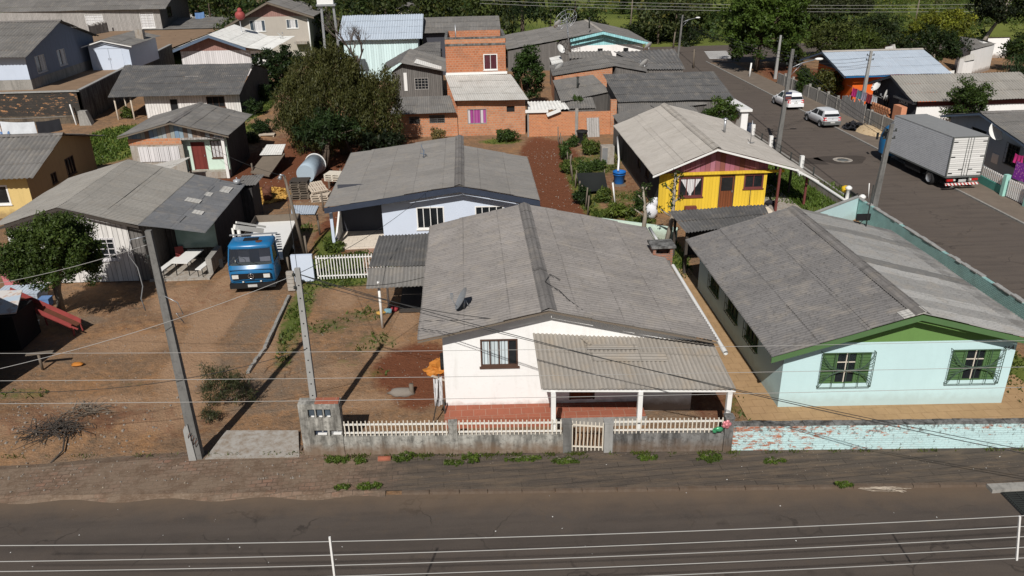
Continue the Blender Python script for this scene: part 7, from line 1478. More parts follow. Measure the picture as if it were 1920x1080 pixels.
# ---- box truck (local +Y forward = away from the viewer)
t = thing('box_truck', 'large box truck with ribbed aluminium body and red white striped rear bar, blue cab', 'truck', (31.52, 51.0, .012), R(3.0))
bw = 1.18; y0, y1 = -3.1, 3.7; z0, z1 = 1.02, 3.55
mb = MB()
for s in (-1, 1): mb.face([Vector((s*bw, y0, z0)), Vector((s*bw, y1, z0)), Vector((s*bw, y1, z1)), Vector((s*bw, y0, z1))], [(y0, z0), (y1, z0), (y1, z1), (y0, z1)])
mb.face([Vector((-bw, y1, z0)), Vector((bw, y1, z0)), Vector((bw, y1, z1)), Vector((-bw, y1, z1))]); mb.face([Vector((-bw, y0, z0)), Vector((bw, y0, z0)), Vector((bw, y1, z0)), Vector((-bw, y1, z0))]); mb.build('cargo_box', M['boxside'], t, local=True)
mb = MB(); mb.box((-bw-.01, y0-.01, z1), (bw+.01, y1+.01, z1+.03)); mb.build('box_roof', m_plain('truck_roof_dull', (.27, .27, .265), .6, .1, .2), t, local=True)
mb = MB()
for s in (-1, 1):
    mb.box((s*bw-.03, y0-.03, z0), (s*bw+.03, y0+.03, z1+.035)); mb.box((s*bw-.02, y0, z0-.1), (s*bw+.02, y1, z0-.001))
mb.box((-bw+.03, y0-.028, z1-.04), (bw-.03, y0-.001, z1+.034)); mb.box((-bw+.03, y0-.028, z0-.1), (bw-.03, y0-.001, z0+.03)); mb.build('box_frame', M['bumper'], t, local=True)
for s in (-1, 1):
    mb = MB(); a, b = sorted((s*.02, s*(bw-.05))); mb.box((a, y0-.022, z0+.04), (b, y0-.002, z1-.05)); d_ = mb.build('rear_door', M['boxdoor'], t, local=True)
    mb = MB(); x = s*.18; mb.tube([(x, y0-.04, z0+.02), (x, y0-.04, z1-.04)], .02, 5); mb.tube([(x, y0-.045, z0+.45), (x+s*.3, y0-.05, z0+.45)], .025, 5); mb.build('lock_rod', M['bumper'], d_, local=True)
    mb = MB()
    for z in (z0+.2, (z0+z1)/2, z1-.3): mb.box((s*(bw-.24)-.1, y0-.04, z-.03), (s*(bw-.24)+.18*s+.02, y0-.023, z+.03)) if s > 0 else mb.box((-(bw-.06), y0-.04, z-.03), (-(bw-.34), y0-.023, z+.03))
    mb.build('hinge', M['black'], d_, local=True)
    mb = MB(); mb.box((s*.85-.2, y0-.02, .68), (s*.85+.2, y0+.1, .82)); mb.build('tail_light', M['lamp_red'], t, local=True)
    mb = MB(); mb.box((s*.55-.06, y0-.02, .70), (s*.55+.06, y0+.1, .80)); mb.build('lamp', M['lamp_clear'], t, local=True)
    wheel(t, s*.92, -1.35, .48, .5); wheel(t, s*.95, 4.35, .48, .28)
mb = MB(); mb.box((-1.13, y0-.06, .42), (1.13, y0+.04, .56)); mb.build('striped_bar', M['chevron'], t, local=True)
mb = MB(); mb.box((-.25, y0-.01, .62), (.25, y0+.04, .78)); mb.build('number_plate', M['plate'], t, local=True)
mb = MB(); mb.bar((-.42, y0+.1, .8), (-.42, 5, .8), .14, .26); mb.bar((.42, y0+.1, .8), (.42, 5, .8), .14, .26)
for y in np.arange(y0+.4, y1, .9): mb.box((-bw+.02, y, .93), (bw-.02, y+.08, 1.015))
mb.box((-1.1, -.2, .45), (-.6, 1.6, .95)); mb.box((.6, -.2, .45), (1.1, 1.6, .95)); mb.build('chassis', M['black'], t, local=True)
mb = MB(); secs = []
for (z, yf, w) in ((.6, 5.35, 1.12), (1.25, 5.4, 1.15), (1.75, 5.35, 1.15), (2.45, 5.05, 1.05), (2.65, 4.8, .95)): secs.append([Vector(v) for v in ((-w, 3.85, z), (-w, yf-.25, z), (-w+.15, yf, z), (w-.15, yf, z), (w, yf-.25, z), (w, 3.85, z))])
loft(mb, secs); mb.face(secs[-1]); mb.face([s_[0] for s_ in secs]+[s_[-1] for s_ in secs[::-1]]); mb.build('cab', M['truck_blue'], t, local=True)
for s in (-1, 1):
    mb = MB(); mb.face([Vector((s*1.153, 4.1, 1.78)), Vector((s*1.153, 4.95, 1.78)), Vector((s*1.06, 4.75, 2.42)), Vector((s*1.06, 4.1, 2.42))]); mb.build('side_window', M['glass'], t, local=True)
    mb = MB(); mb.box((s*1.3-.08, 5.2, 1.5), (s*1.3+.08, 5.25, 2.0)); mb.build('mirror', M['black'], t, local=True)
mb = MB(); mb.face([Vector((-1.0, 5.37, 1.78)), Vector((1.0, 5.37, 1.78)), Vector((.9, 5.09, 2.42)), Vector((-.9, 5.09, 2.42))]); mb.build('windscreen', M['glass'], t, local=True)
mb = MB(); mb.hexa([Vector(v) for v in ((-1.0, 3.8, 2.6), (1.0, 3.8, 2.6), (.9, 4.7, 2.62), (-.9, 4.7, 2.62), (-1.0, 3.8, 3.3), (1.0, 3.8, 3.3), (.85, 4.1, 3.1), (-.85, 4.1, 3.1))]); mb.build('wind_deflector', M['white_paint'], t, local=True)

# ------------------------------------------------------------------ yard things
def picnic():
    c = Vector((-14.75, 39.2, .06)); t = thing('picnic_table', 'white topped folding table under the grey porch roof beside the blue truck', 'table', c, R(-8)); mb = MB(); mb.box((-.42, -.95, .72), (.42, .95, .76)); mb.build('tabletop', M['white_paint'], t, local=True)
    for sx in (-.34, .34):
        for sy in (-.8, .8): mb = MB(); mb.tube([(sx, sy, 0), (sx*.95, sy*.97, .72)], .025, 5); mb.build('leg', M['black'], t, local=True)
    for sx, lab in ((-.95, 'white bench on the left of the white folding table'), (.98, 'white bench on the right of the white folding table')):
        b = thing('bench', lab, 'bench', c+Vector((sx, -.25, 0)), R(-10), 'benches at the folding table'); mb = MB(); mb.box((-.16, -.95, .43), (.16, .95, .47)); mb.build('seat', M['white_paint'], b, local=True)
        for lx in (-.12, .12):
            for ly in (-.8, .8): mb = MB(); mb.tube([(lx, ly, 0), (lx, ly, .43)], .022, 5); mb.build('leg', M['black'], b, local=True)
    r = thing('crate_stack', 'bright red plastic chair tucked behind the white folding table', 'chair', c+Vector((-.75, .95, 0)), R(20)); mb = MB(); mb.box((-.22, -.22, .40), (.22, .22, .44)); mb.build('seat', M['red_paint'], r, local=True); mb = MB(); mb.hexa([Vector(v) for v in ((-.22, .18, .44), (.22, .18, .44), (.22, .22, .44), (-.22, .22, .44), (-.2, .28, .85), (.2, .28, .85), (.2, .32, .85), (-.2, .32, .85))]); mb.build('backrest', M['red_paint'], r, local=True)
    for lx in (-.2, .2):
        for ly in (-.2, .2): mb = MB(); mb.tube([(lx, ly, 0), (lx*.9, ly*.9, .4)], .025, 5); mb.build('leg', M['red_paint'], r, local=True)
    r.name = 'plastic_chair'
picnic()
def pallet(c, rz, label, group='wooden pallets', mat='wood'):
    t = thing('pallet', label, 'pallet', c, rz, group)
    mb = MB()
    for k in range(7): x = -.5+k*.157; mb.box((x-.055, -.6, .115), (x+.055, .6, .135))
    mb.build('deck_boards', M[mat], t, local=True); mb = MB()
    for y in (-.53, 0, .53): mb.box((-.55, y-.05, .02), (.55, y+.05, .114))
    for k in range(3): pass
    mb.build('bearers', M[mat], t, local=True); mb = MB()
    for x in (-.5, 0, .5): mb.box((x-.05, -.6, 0), (x+.05, .6, .019))
    mb.build('base_boards', M[mat], t, local=True); return t
pc = Vector((-11.25, 51.6, 0)); nm = ('lowest', 'second', 'third', 'fourth', 'fifth', 'sixth', 'seventh', 'topmost')
for k in range(8): pallet(pc+Vector((rnd.uniform(-.04, .04), rnd.uniform(-.04, .04), k*.155)), R(90+rnd.uniform(-3, 3)), nm[k]+' pallet of the tall grey stack by the fat pipe section', mat='wood_dark' if k == 7 else 'wood')
for k in range(3): pallet(Vector((-9.85, 50.9, k*.155)), R(90+rnd.uniform(-5, 5)), ('lowest', 'middle', 'top')[k]+' pallet of the low stack right of the tall stack', mat='wood_pale')
pallet(Vector((-10.1, 51.2, .70)), R(30), 'short pale pallet tilted on top of the low stack', mat='wood_pale').rotation_euler = (R(18), 0, R(30))
for k in range(3): pallet(Vector((-9.3, 53.9, .5+k*.16)), R(75), ('lowest', 'middle', 'top')[k]+' white pallet of the raised stack beside the blue house roof', mat='cream_metal')
t = thing('stand', 'rough timber stand under the white pallets beside the blue house roof', 'stand', (-9.3, 53.9, 0))
for dx in (-.4, .4):
    for dy in (-.45, .45): mb = MB(); mb.box((-9.3+dx-.06, 53.9+dy-.06, 0), (-9.3+dx+.06, 53.9+dy+.06, .49)); mb.build('leg', M['wood'], t)
t = thing('pipe_section', 'fat blue grey plastic tank with white rim lying behind the pallets', 'tank', (-11.2, 55.8, 0)); a, b = Vector((-11.5, 54.8, .68)), Vector((-11.2, 57.2, .76)); mb = MB(); mb.tube([a, a.lerp(b, .3), b], [.64, .67, .72], 24); mb.build('body', M['tank'], t); mb = MB(); d = (b-a).normalized(); mb.tube([b, b+d*.08], [.78, .78], 24); mb.build('rim', M['white_paint'], t)
p = Z(503, 376); t = thing('drum', 'rusty steel drum standing in the yellow wood chips', 'drum', p); mb = MB(); mb.lathe(p, [(.28, 0), (.3, .02), (.3, .28), (.315, .3), (.3, .32), (.3, .58), (.315, .6), (.3, .62), (.3, .9), (.27, .92), (.26, .8), (0, .78)], 16, cap=False); mb.build('body', M['rust'], t)
def heap(name, label, cat, c, rx, ry, h, mat, n=900, sz=.09, seed=1, kind=None):
    rg = random.Random(seed); mb = MB()
    for k in range(n):
        a = rg.uniform(0, 2*math.pi); q = math.sqrt(rg.random()); x, y = q*math.cos(a), q*math.sin(a); z = h*(1-q*q)*rg.uniform(.6, 1.05)
        p = Vector((c[0]+x*rx, c[1]+y*ry, z+.01)); s = sz*rg.uniform(.5, 1.5); d1 = Vector((rg.uniform(-1, 1), rg.uniform(-1, 1), rg.uniform(-.5, .5))).normalized()*s; d2 = d1.cross(Vector((rg.uniform(-1, 1), rg.uniform(-1, 1), 1))).normalized()*s*.5
        mb.face([p-d1-d2, p+d1-d2, p+d1+d2, p-d1+d2])
    mb.smooth = True; N = 20
    for i in range(5):
        for k in range(N):
            f = []
            for (ii, kk) in ((i, k), (i, k+1), (i+1, k+1), (i+1, k)):
                q = ii/5; a = 2*math.pi*kk/N; f.append(Vector((c[0]+rx*q*math.cos(a), c[1]+ry*q*math.sin(a), h*.8*(1-q*q)+.004)))
            mb.face(f[1:] if i == 0 else f) if False else mb.face(f if i else [f[0], f[2], f[3]])
    o = mb.build(name, M[mat]); tag(o, label, cat, kind=kind); return o
heap('wood_chips', 'spread of bright yellow wood chips around the rusty drum', 'wood chips', Vector((-14.0, 52.2, 0)), 1.9, 1.9, .25, 'chips', 2200, .08, 3)
heap('sand_heap', 'pale sand heap on the footway beside the parked cars', 'sand', Vector((33.6, 64.6, 0)), 1.15, 2.2, .7, 'sand', 200, .05, 4)
heap('rubbish_bags', 'dark rubbish sacks and pipes behind the nearer white car', 'rubbish', Vector((32.75, 65.7, 0)), .7, .9, .55, 'cloth_black', 120, .3, 6)
t = thing('log_stack', 'board ramp with a pale sheet at its top end beside the shack', 'board ramp', (-15, 59, 0)); q = [Z(470, 325, .25), Z(505, 332, .25), Z(535, 290, 1.0), Z(497, 290, 1.0)]; mb = MB(); q2 = [p+Vector((0, 0, .1)) for p in q]; mb.hexa(q+q2); mb.build('boards', M['wood'], t); q = [Z(487, 291, 1.1), Z(528, 290, 1.1), Z(536, 271, 1.35), Z(500, 272, 1.35)]; mb = MB(); mb.hexa(q+[p+Vector((0, 0, .04)) for p in q]); mb.build('sheet', M['roof_white'], t); mb = MB()
for p in (Z(497, 300, 0), Z(534, 300, 0), Z(475, 330, 0)): mb.tube([p, p+Vector((0, 0, .95))], .06, 5)
mb.build('legs', M['wood'], t); t.name = 'board_ramp'
t = thing('side_table', 'small pale wooden table in the shade beside the board ramp', 'table', Z(502, 268)); p = Z(502, 268); mb = MB(); mb.box((p.x-.6, p.y-.3, .7), (p.x+.7, p.y+.3, .78)); mb.build('tabletop', M['wood_pale'], t)
for dx in (-.5, .6): mb = MB(); mb.box((p.x+dx-.04, p.y-.25, 0), (p.x+dx+.04, p.y+.25, .7)); mb.build('leg', M['wood_pale'], t)
q = [Z(546, 402, .03), Z(590, 402, .03), Z(598, 386, .03), Z(546, 385, .03)]; mb = MB(); corr(mb, q[0], q[1], q[2], q[3], .15, .02, 9, over=False); tag(mb.build('metal_sheet', M['roof_zinc']), 'blue grey corrugated sheet lying on the ground in front of the pallets', 'roofing sheet')
C0 = Vector((-18.45, 27.6, 0)); u_ = Vector((-.5, -.87, 0))*7; v_ = Vector((-.8, .6, 0))*6; hz = Vector((0, 0, 4.5)); mb = MB(); mb.hexa([C0+u_, C0, C0+v_, C0+u_+v_, C0+u_+hz, C0+hz, C0+v_+hz, C0+u_+v_+hz]); tag(mb.build('shadow_block', M['grey_boards']), 'unseen plain block added beyond the left edge to cast the shadow on the yard', kind='structure')  # unseen block, added only to throw the large shadow over the yard
# left yard: shed, chute, bench table
H = thing('shed', 'small black shed with patterned tarp roof at the left edge', 'shed', (-20.7, 31.6, 0)); mb = MB(); mb.box((-23.5, 30.9, 0), (-19.25, 32.6, 1.55)); mb.build('wall', M['black'], H); mb = MB(); q = [Vector((-23.6, 30.7, 1.58)), Vector((-19.1, 31.0, 1.66)), Vector((-19.6, 32.7, 1.95)), Vector((-23.6, 32.9, 1.95))]; mb.hexa(q+[p+Vector((0, 0, .05)) for p in q]); mb.build('roof', M['tarproof'], H)
t = thing('chute', 'long red metal feed chute sloping to the ground by the round tree', 'chute', (-19, 33, 0)); a, b = Vector((-20.9, 33.6, 1.45)), Vector((-17.5, 32.3, .35)); d = (b-a).normalized(); n = d.cross(Vector((0, 0, 1))).normalized(); mb = MB()
for s in (-.27, .27): mb.bar(a+n*s+Vector((0, 0, .1)), b+n*s+Vector((0, 0, .1)), .05, .24)
mb.build('side_rail', M['red_paint'], t); mb = MB(); mb.bar(a, b, .5, .03); mb.build('tray', M['rust'], t); mb = MB()
for p in (b, a.lerp(b, .45)): mb.bar(p+n*.2, Vector((p.x, p.y, 0))+n*.25, .05); mb.bar(p-n*.2, Vector((p.x, p.y, 0))-n*.25, .05)
mb.bar(b+n*.27+Vector((0, 0, .1)), b+n*.27+d*.35+Vector((0, 0, .12)), .05); mb.build('leg', M['red_paint'], t)
for i, (p, m_, sx, sy, h, nm_, lab) in enumerate(((Z(28, 540), 'foil_pink', .28, .25, .7, 'plastic_bin', 'pink plastic bin left of the round tree trunk'), (Z(45, 562), 'roof_zinc', .9, .5, .5, 'metal_box', 'low box covered with a pale corrugated sheet behind the red chute'), (Z(88, 572), 'cloth_blue', .22, .2, .35, 'blue_crate', 'blue crate beside the round tree trunk'), (Z(62, 612), 'alu', .2, .2, .18, 'metal_basin', 'small metal basin below the red chute'))):
    t = thing(nm_, lab, nm_.split('_')[-1], p); mb = MB(); mb.hexa([p+Vector(v) for v in ((-sx, -sy, 0), (sx, -sy, 0), (sx, sy, 0), (-sx, sy, 0), (-sx*1.1, -sy*1.1, h), (sx*1.1, -sy*1.1, h), (sx*1.1, sy*1.1, h*1.05), (-sx*1.1, sy*1.1, h*1.05))]); mb.build('body', M[m_], t); mb = MB(); mb.box((p.x-sx*1.15, p.y-sy*1.15, h*1.051), (p.x+sx*1.15, p.y+sy*1.15, h*1.051+.03)); mb.build('lid', M[m_], t)
p = Z(80, 692); t = thing('plank_bench', 'small plank table on a post in the shadow left of the dirt yard', 'table', p); mb = MB(); mb.hexa([p+Vector(v) for v in ((-.45, -.12, .68), (.6, -.05, .74), (.58, .12, .74), (-.47, .06, .68), (-.45, -.12, .72), (.6, -.05, .78), (.58, .12, .78), (-.47, .06, .72))]); mb.build('plank', M['wood'], t); mb = MB(); mb.tube([p, p+Vector((0, 0, .7))], .06, 6); mb.build('leg', M['wood'], t)
p = Z(146, 684, .02); t = thing('plastic_bag', 'orange plastic bag flat on the dirt at the left', 'bag', p); mb = MB(); mb.blob(p+Vector((0, 0, .03)), .24, .16, .06, jit=.3); mb.build('bag', M['tarp'], t)
# things by the white house corner
p = Vector((-1.6, 27.3, 0)); t = thing('tarp_pile', 'orange tarp and black tyre piled at the back corner of the white house', 'tarp', p); mb = MB(); rg = random.Random(3); mb.blob(p+Vector((.2, .35, .15)), .5, .4, .28, jit=.3, n=14, m=9, rg=rg); mb.blob(p+Vector((-.15, .1, .06)), .4, .3, .12, jit=.35, n=14, m=7, rg=rg); mb.blob(p+Vector((.45, .0, .2)), .25, .3, .25, jit=.4, n=12, m=7, rg=rg); mb.smooth = False; mb.sm = [False]*len(mb.sm); mb.build('tarp', M['tarp'], t); mb = MB(); mb.lathe(p+Vector((.25, .1, .5)), [(.2, -.08), (.33, -.1), (.36, 0), (.33, .1), (.2, .08)], 14, 'x', cap=False); mb.build('tyre', M['rubber'], t); mb = MB(); mb.bar(p+Vector((-.2, -.3, .1)), p+Vector((.7, -.9, .05)), .1, .03); mb.build('plank', M['wood_pale'], t)
p = Vector((-4.0, 32.6, 0)); t = thing('toy_pile', 'colourful toys and cloth heaped at the carport post', 'toys', p); mb = MB(); mb.blob(p+Vector((-.3, .4, .06)), .22, .2, .08, jit=.4, n=12); mb.build('yellow_cloth', M['chips'], t); mb = MB(); mb.blob(p+Vector((.0, .5, .08)), .18, .15, .1, jit=.4, n=12); mb.build('blue_cloth', M['cloth_teal'], t); mb = MB(); mb.blob(p+Vector((.25, .7, .1)), .2, .2, .13, jit=.4, n=12); mb.build('red_cloth', M['cloth_red'], t)
p = Z(772, 738); t = thing('tree_stump', 'short cut tree stump in the dirt yard left of the white house', 'stump', p); mb = MB(); mb.lathe(p, [(.12, 0), (.09, .1), (.085, .42), (0, .42)], 9, cap=False); mb.build('stump', M['wood'], t)
p = Z(752, 738); t = thing('boulder', 'flat pale boulder beside the tree stump', 'boulder', p); mb = MB(); mb.blob(p+Vector((0, 0, .05)), .5, .25, .2, jit=.2, n=10); mb.build('boulder', M['rock'], t)
# yellow yard things
p = Vector((10.1, 51.9, 0)); t = thing('water_barrel', 'blue plastic water barrel with rim against the dark side of the yellow house', 'barrel', p); mb = MB(); mb.lathe(p+Vector((0, 0, .12)), [(.3, 0), (.33, .05), (.42, .75), (.45, .76), (.45, .84), (.40, .84), (.38, .7), (0, .68)], 18, cap=False); mb.build('body', M['barrel'], t); mb = MB(); mb.box((p.x-.4, p.y-.4, 0), (p.x+.4, p.y+.4, .12)); mb.build('base', M['wood'], t); mb = MB(); mb.lathe(p+Vector((0, 0, .75)), [(.435, 0), (.45, .03), (.435, .06)], 18, cap=False); mb.build('hoop', M['barrel'], t)
t = thing('rain_pipe', 'bent white rain pipe running down into the blue barrel', 'pipe', (10.3, 53, 0)); mb = MB(); mb.tube([(10.75, 56.5, 2.2), (10.45, 54.5, 2.0), (10.25, 53.0, 1.5), (10.05, 52.1, .95)], .07, 8); mb.build('pipe', M['pvc'], t)
t = thing('stake', 'thin white pipe stake standing in front of the blue barrel', 'stake', (9.7, 49.5, 0)); mb = MB(); p = Z(1153, 381); mb.tube([p, p+Vector((-.15, .2, 1.3))], .055, 6); mb.build('stake', M['pvc'], t)
t = thing('cabinet', 'old white cabinet leaning at the back corner of the yellow house', 'cabinet', (10.2, 57.5, 0)); mb = MB(); mb.box((9.75, 57.2, 0), (10.7, 57.9, 1.35)); mb.build('body', M['slab'], t); mb = MB(); mb.box((9.8, 57.17, .1), (10.2, 57.199, 1.25)); mb.build('door', M['steel'], t)
p = Vector((10.75, 44.8, 0)); t = thing('sack', 'big white woven sack slumped at the front corner of the yellow house', 'sack', p); mb = MB(); mb.smooth = True; mb.blob(p+Vector((0, 0, .45)), .38, .32, .5, jit=.1, n=12, m=9); mb.blob(p+Vector((.12, 0, .95)), .25, .2, .3, jit=.12, n=10); mb.build('sack', M['sack'], t); mb = MB(); mb.blob(p+Vector((.2, 0, 1.2)), .15, .13, .1, jit=.3); mb.build('tied_neck', M['sack'], t)
t = thing('shade_net', 'sagging black shade net on stakes in the yard left of the yellow house', 'net', (8.2, 50.5, 0)); q = [Vector((7.1, 49.6, .25)), Vector((9.0, 49.9, .3)), Vector((9.1, 52.0, .9)), Vector((7.2, 52.0, .9))]; mb = MB(); mb.smooth = True; n = 8
def NP(i, j): u, v = i/n, j/n; p = (q[0]*(1-u)+q[1]*u)*(1-v)+(q[3]*(1-u)+q[2]*u)*v; return p-Vector((0, 0, .35*math.sin(math.pi*u)*math.sin(math.pi*v)))
for i in range(n):
    for j in range(n): mb.face([NP(i, j), NP(i+1, j), NP(i+1, j+1), NP(i, j+1)])
mb.build('net', M['net'], t)
for p in q: mb = MB(); mb.tube([(p.x, p.y, 0), p+Vector((0, 0, .2))], .04, 5); mb.build('stake', M['wood'], t)
t = thing('compost_bin', 'black plastic compost tub against the brick yard wall', 'bin', (8.8, 65, 0)); p = Z(1091, 268); mb = MB(); mb.lathe(p, [(.33, 0), (.42, .9), (.47, .95), (.47, 1.02), (0, 1.0)], 14, cap=False); mb.build('body', M['black'], t); mb = MB(); mb.lathe(p+Vector((0, 0, .95)), [(.475, 0), (.49, .03), (.475, .06)], 14, cap=False); mb.build('rim', M['iron'], t)
t = thing('board_door', 'grey weathered board leaning on the brick yard wall beside the black tub', 'board', (10, 66, 0)); a, b = Y(1100, 265, 66.3), Y(1123, 263, 66.3); mb = MB(); mb.hexa([Vector((a.x, 66.0, 0)), Vector((b.x, 66.0, 0)), Vector((b.x, 66.08, 0)), Vector((a.x, 66.08, 0)), Vector((a.x, 66.6, 1.5)), Vector((b.x, 66.6, 1.5)), Vector((b.x, 66.68, 1.5)), Vector((a.x, 66.68, 1.5))]); mb.build('board', M['pale_boards'], t)
for i, (px, py) in enumerate(((1392, 385), (1407, 386), (1372, 386))):
    p = Z(px-8, py, .165) if i < 2 else Z(1388, 384, .165); p = Vector((16.15+i*.42, 45.35, .165)); t = thing('shoe', ('left dark shoe on the pale doorstep of the yellow house', 'middle dark shoe on the pale doorstep of the yellow house', 'purple slipper on the pale doorstep of the yellow house')[i], 'shoe', p); mb = MB(); mb.blob(p+Vector((0, 0, .05)), .15, .08, .06, jit=.05); mb.build('upper', M['cloth_black'] if i < 2 else M['cloth_lilac'], t); mb = MB(); mb.box((p.x-.15, p.y-.07, p.z), (p.x+.15, p.y+.07, p.z+.02)); mb.build('sole', M['black'], t)
t = thing('broom', 'broom leaning on the yellow boards below the small window', 'broom', (16.9, 45.6, .16)); mb = MB(); mb.tube([(16.95, 45.5, .2), (17.0, 45.72, 1.35)], .018, 5); mb.build('handle', M['wood_dark'], t); mb = MB(); mb.hexa([Vector(v) for v in ((16.8, 45.4, .165), (17.1, 45.4, .165), (17.1, 45.5, .165), (16.8, 45.5, .165), (16.9, 45.47, .34), (17.0, 45.47, .34), (17.0, 45.53, .34), (16.9, 45.53, .34))]); mb.build('brush', M['cloth_lilac'], t)
t = thing('flower_box', 'small dark red flower box on the ground before the yellow wall', 'flower box', (13.3, 45.4, 0)); mb = MB(); mb.box((12.95, 45.3, .28), (13.65, 45.6, .45)); mb.build('box', M['maroon'], t); mb = MB(); mb.box((13.0, 45.33, 0), (13.1, 45.57, .279)); mb.box((13.5, 45.33, 0), (13.6, 45.57, .279)); mb.build('stand', M['brown_trim'], t)
# dog curled on the side porch: one skinned body
p = Z(1443, 384, .07); t = thing('dog', 'small black and tan dog lying on the grey side porch of the yellow house', 'dog', p); mb = MB(); mb.smooth = True
ch = [((-.30, .02, .10), .05), ((-.24, .02, .13), .10), ((-.10, .04, .15), .14), ((.06, .04, .16), .15), ((.20, .02, .15), .12), ((.29, -.03, .20), .085), ((.35, -.08, .23), .085), ((.41, -.13, .21), .055), ((.46, -.17, .19), .03)]
mb.tube([p+Vector(c) for c, r in ch], [r for c, r in ch], 12)
for a in (((.18, -.06, .08), (.25, -.22, .04), (.33, -.33, .03)), ((.1, -.1, .08), (.14, -.26, .04), (.2, -.38, .03)), ((-.2, -.06, .09), (-.14, -.22, .06), (-.26, -.30, .03)), ((-.24, .1, .08), (-.16, .2, .05), (-.28, .26, .03))): mb.tube([p+Vector(c) for c in a], [.065, .045, .03], 7)
mb.tube([p+Vector((-.29, .02, .1)), p+Vector((-.42, -.05, .04)), p+Vector((-.45, -.2, .03))], [.035, .025, .012], 6)
for s in (-1, 1): mb.tube([p+Vector((.33, -.08+s*.06, .29)), p+Vector((.32, -.08+s*.09, .36))], [.035, .008], 5)
mb.build('dog_body', M['cloth_black'], t); mb = MB(); mb.lathe(p+Vector((.30, -.04, .2)), [(.088, -.02), (.092, 0), (.088, .02)], 10, 'x', cap=False); mb.build('collar', M['yellow'], t)
# brush pile and rubble in the dirt yard
def twigs(name, label, c, rx, ry, n, seed, mat='wood_dark', L=(.3, .8)):
    rg = random.Random(seed); mb = MB()
    for k in range(n):
        p = Vector((c.x+rg.gauss(0, rx*.5), c.y+rg.gauss(0, ry*.5), 0)); p.z = gz(p.x, p.y)+.02+rg.random()*.12; a = rg.uniform(0, 6.28); l = rg.uniform(*L); q = p+Vector((math.cos(a)*l, math.sin(a)*l, rg.uniform(-.02, .22))); m_ = p.lerp(q, .5)+Vector((rg.uniform(-.1, .1), rg.uniform(-.1, .1), rg.uniform(0, .1))); mb.tube([p, m_, q], [.018, .012, .006], 4, cap=False)
    return tag(mb.build(name, M[mat]), label, 'brush pile')
twigs('brush_pile', 'heap of dry dark twigs on the dirt at the lower left', Z(105, 822), .9, .5, 150, 5)
twigs('brush_pile', 'small twig and rubble heap above the larger one at the lower left', Z(165, 775), .7, .35, 70, 8, 'wood')
t = thing('branch', 'bent dark branch lying over the brush heap', 'branch', Z(115, 840)); mb = MB(); mb.tube([Z(95, 868, .05), Z(118, 845, .2), Z(122, 815, .35), Z(105, 808, .4), Z(90, 822, .15)], .03, 5); mb.tube([Z(122, 815, .35), Z(126, 800, .45)], .025, 5); mb.build('branch', M['wood_dark'], t)
p = Z(623, 868); t = thing('drain_pipe_end', 'short buried pipe end at the foot of the fence wall', 'pipe', Z(722, 868)); p = Z(722, 866); mb = MB(); mb.tube([p+Vector((-.22, .0, .12)), p+Vector((.2, 0, .12))], .1, 8); mb.build('pipe', M['tile_red'], t); mb = MB(); mb.tube([p+Vector((.22, -.06, .05)), p+Vector((.5, -.16, .03))], .035, 6); mb.build('pvc_stub', M['pvc'], t)
# fence stakes
stk = [(543, 520, 1.1), (577, 485, 1.3), (600, 440, 1.2), (607, 395, 1.2), (640, 345, 1.1)]
for i, (px, py, h) in enumerate(stk):
    p = Z(px, py); t = thing('fence_stake', ('timber stake beside the thin timber pole', 'timber stake in the shade right of the flatbed', 'timber stake left of the blue house porch', 'timber stake near the corner of the blue house roof', 'timber stake by the white pallets')[i], 'stake', p, 0, 'stakes along the blue house boundary'); mb = MB(); mb.tube([p, p+Vector((rnd.uniform(-.05, .05), 0, h))], .06, 5); mb.build('stake', M['wood'], t)
for i in range(14):
    y_ = 45.5+i*1.5; p = Vector((7.0+.08*math.sin(i)+.03*i, y_, 0)); t = thing('fence_stake', 'rough stake in the overgrown fence row between the red strip and the yellow house yard', 'stake', p, 0, 'stakes of the overgrown fence row'); mb = MB(); mb.tube([p, p+Vector((rnd.uniform(-.12, .12), 0, rnd.uniform(.9, 1.5)))], .045, 5); mb.build('stake', M['wood'], t)
mb = MB()
for (px, py, px2, py2) in ((545, 556, 500, 655), (499.5, 656, 468, 700)):
    a, b = Z(px, py), Z(px2, py2); d = (b-a); n_ = 12
    for k in range(n_):
        p, q = a+d*(k/n_), a+d*((k+.97)/n_); th = Vector((.13, .03, 0)); u = Vector((0, 0, .13+rnd.uniform(-.04, .03))); mb.hexa([p-th, p, q, q-th, p-th+u, p+u, q+u, q-th+u])
tag(mb.build('edging', M['concrete']), 'crumbling low concrete edging along the gravel driveway', 'kerb wall')
p = Z(546, 528); t = thing('block_pile', 'hollow bricks stacked beside the wall panel of the white gate', 'bricks', Z(540, 540)); p = Z(552, 545); mb = MB()
for k in range(5): mb.box((p.x-.3, p.y, k*.2), (p.x+.05, p.y+.2, k*.2+.18))
mb.build('bricks', M['slab'], t)
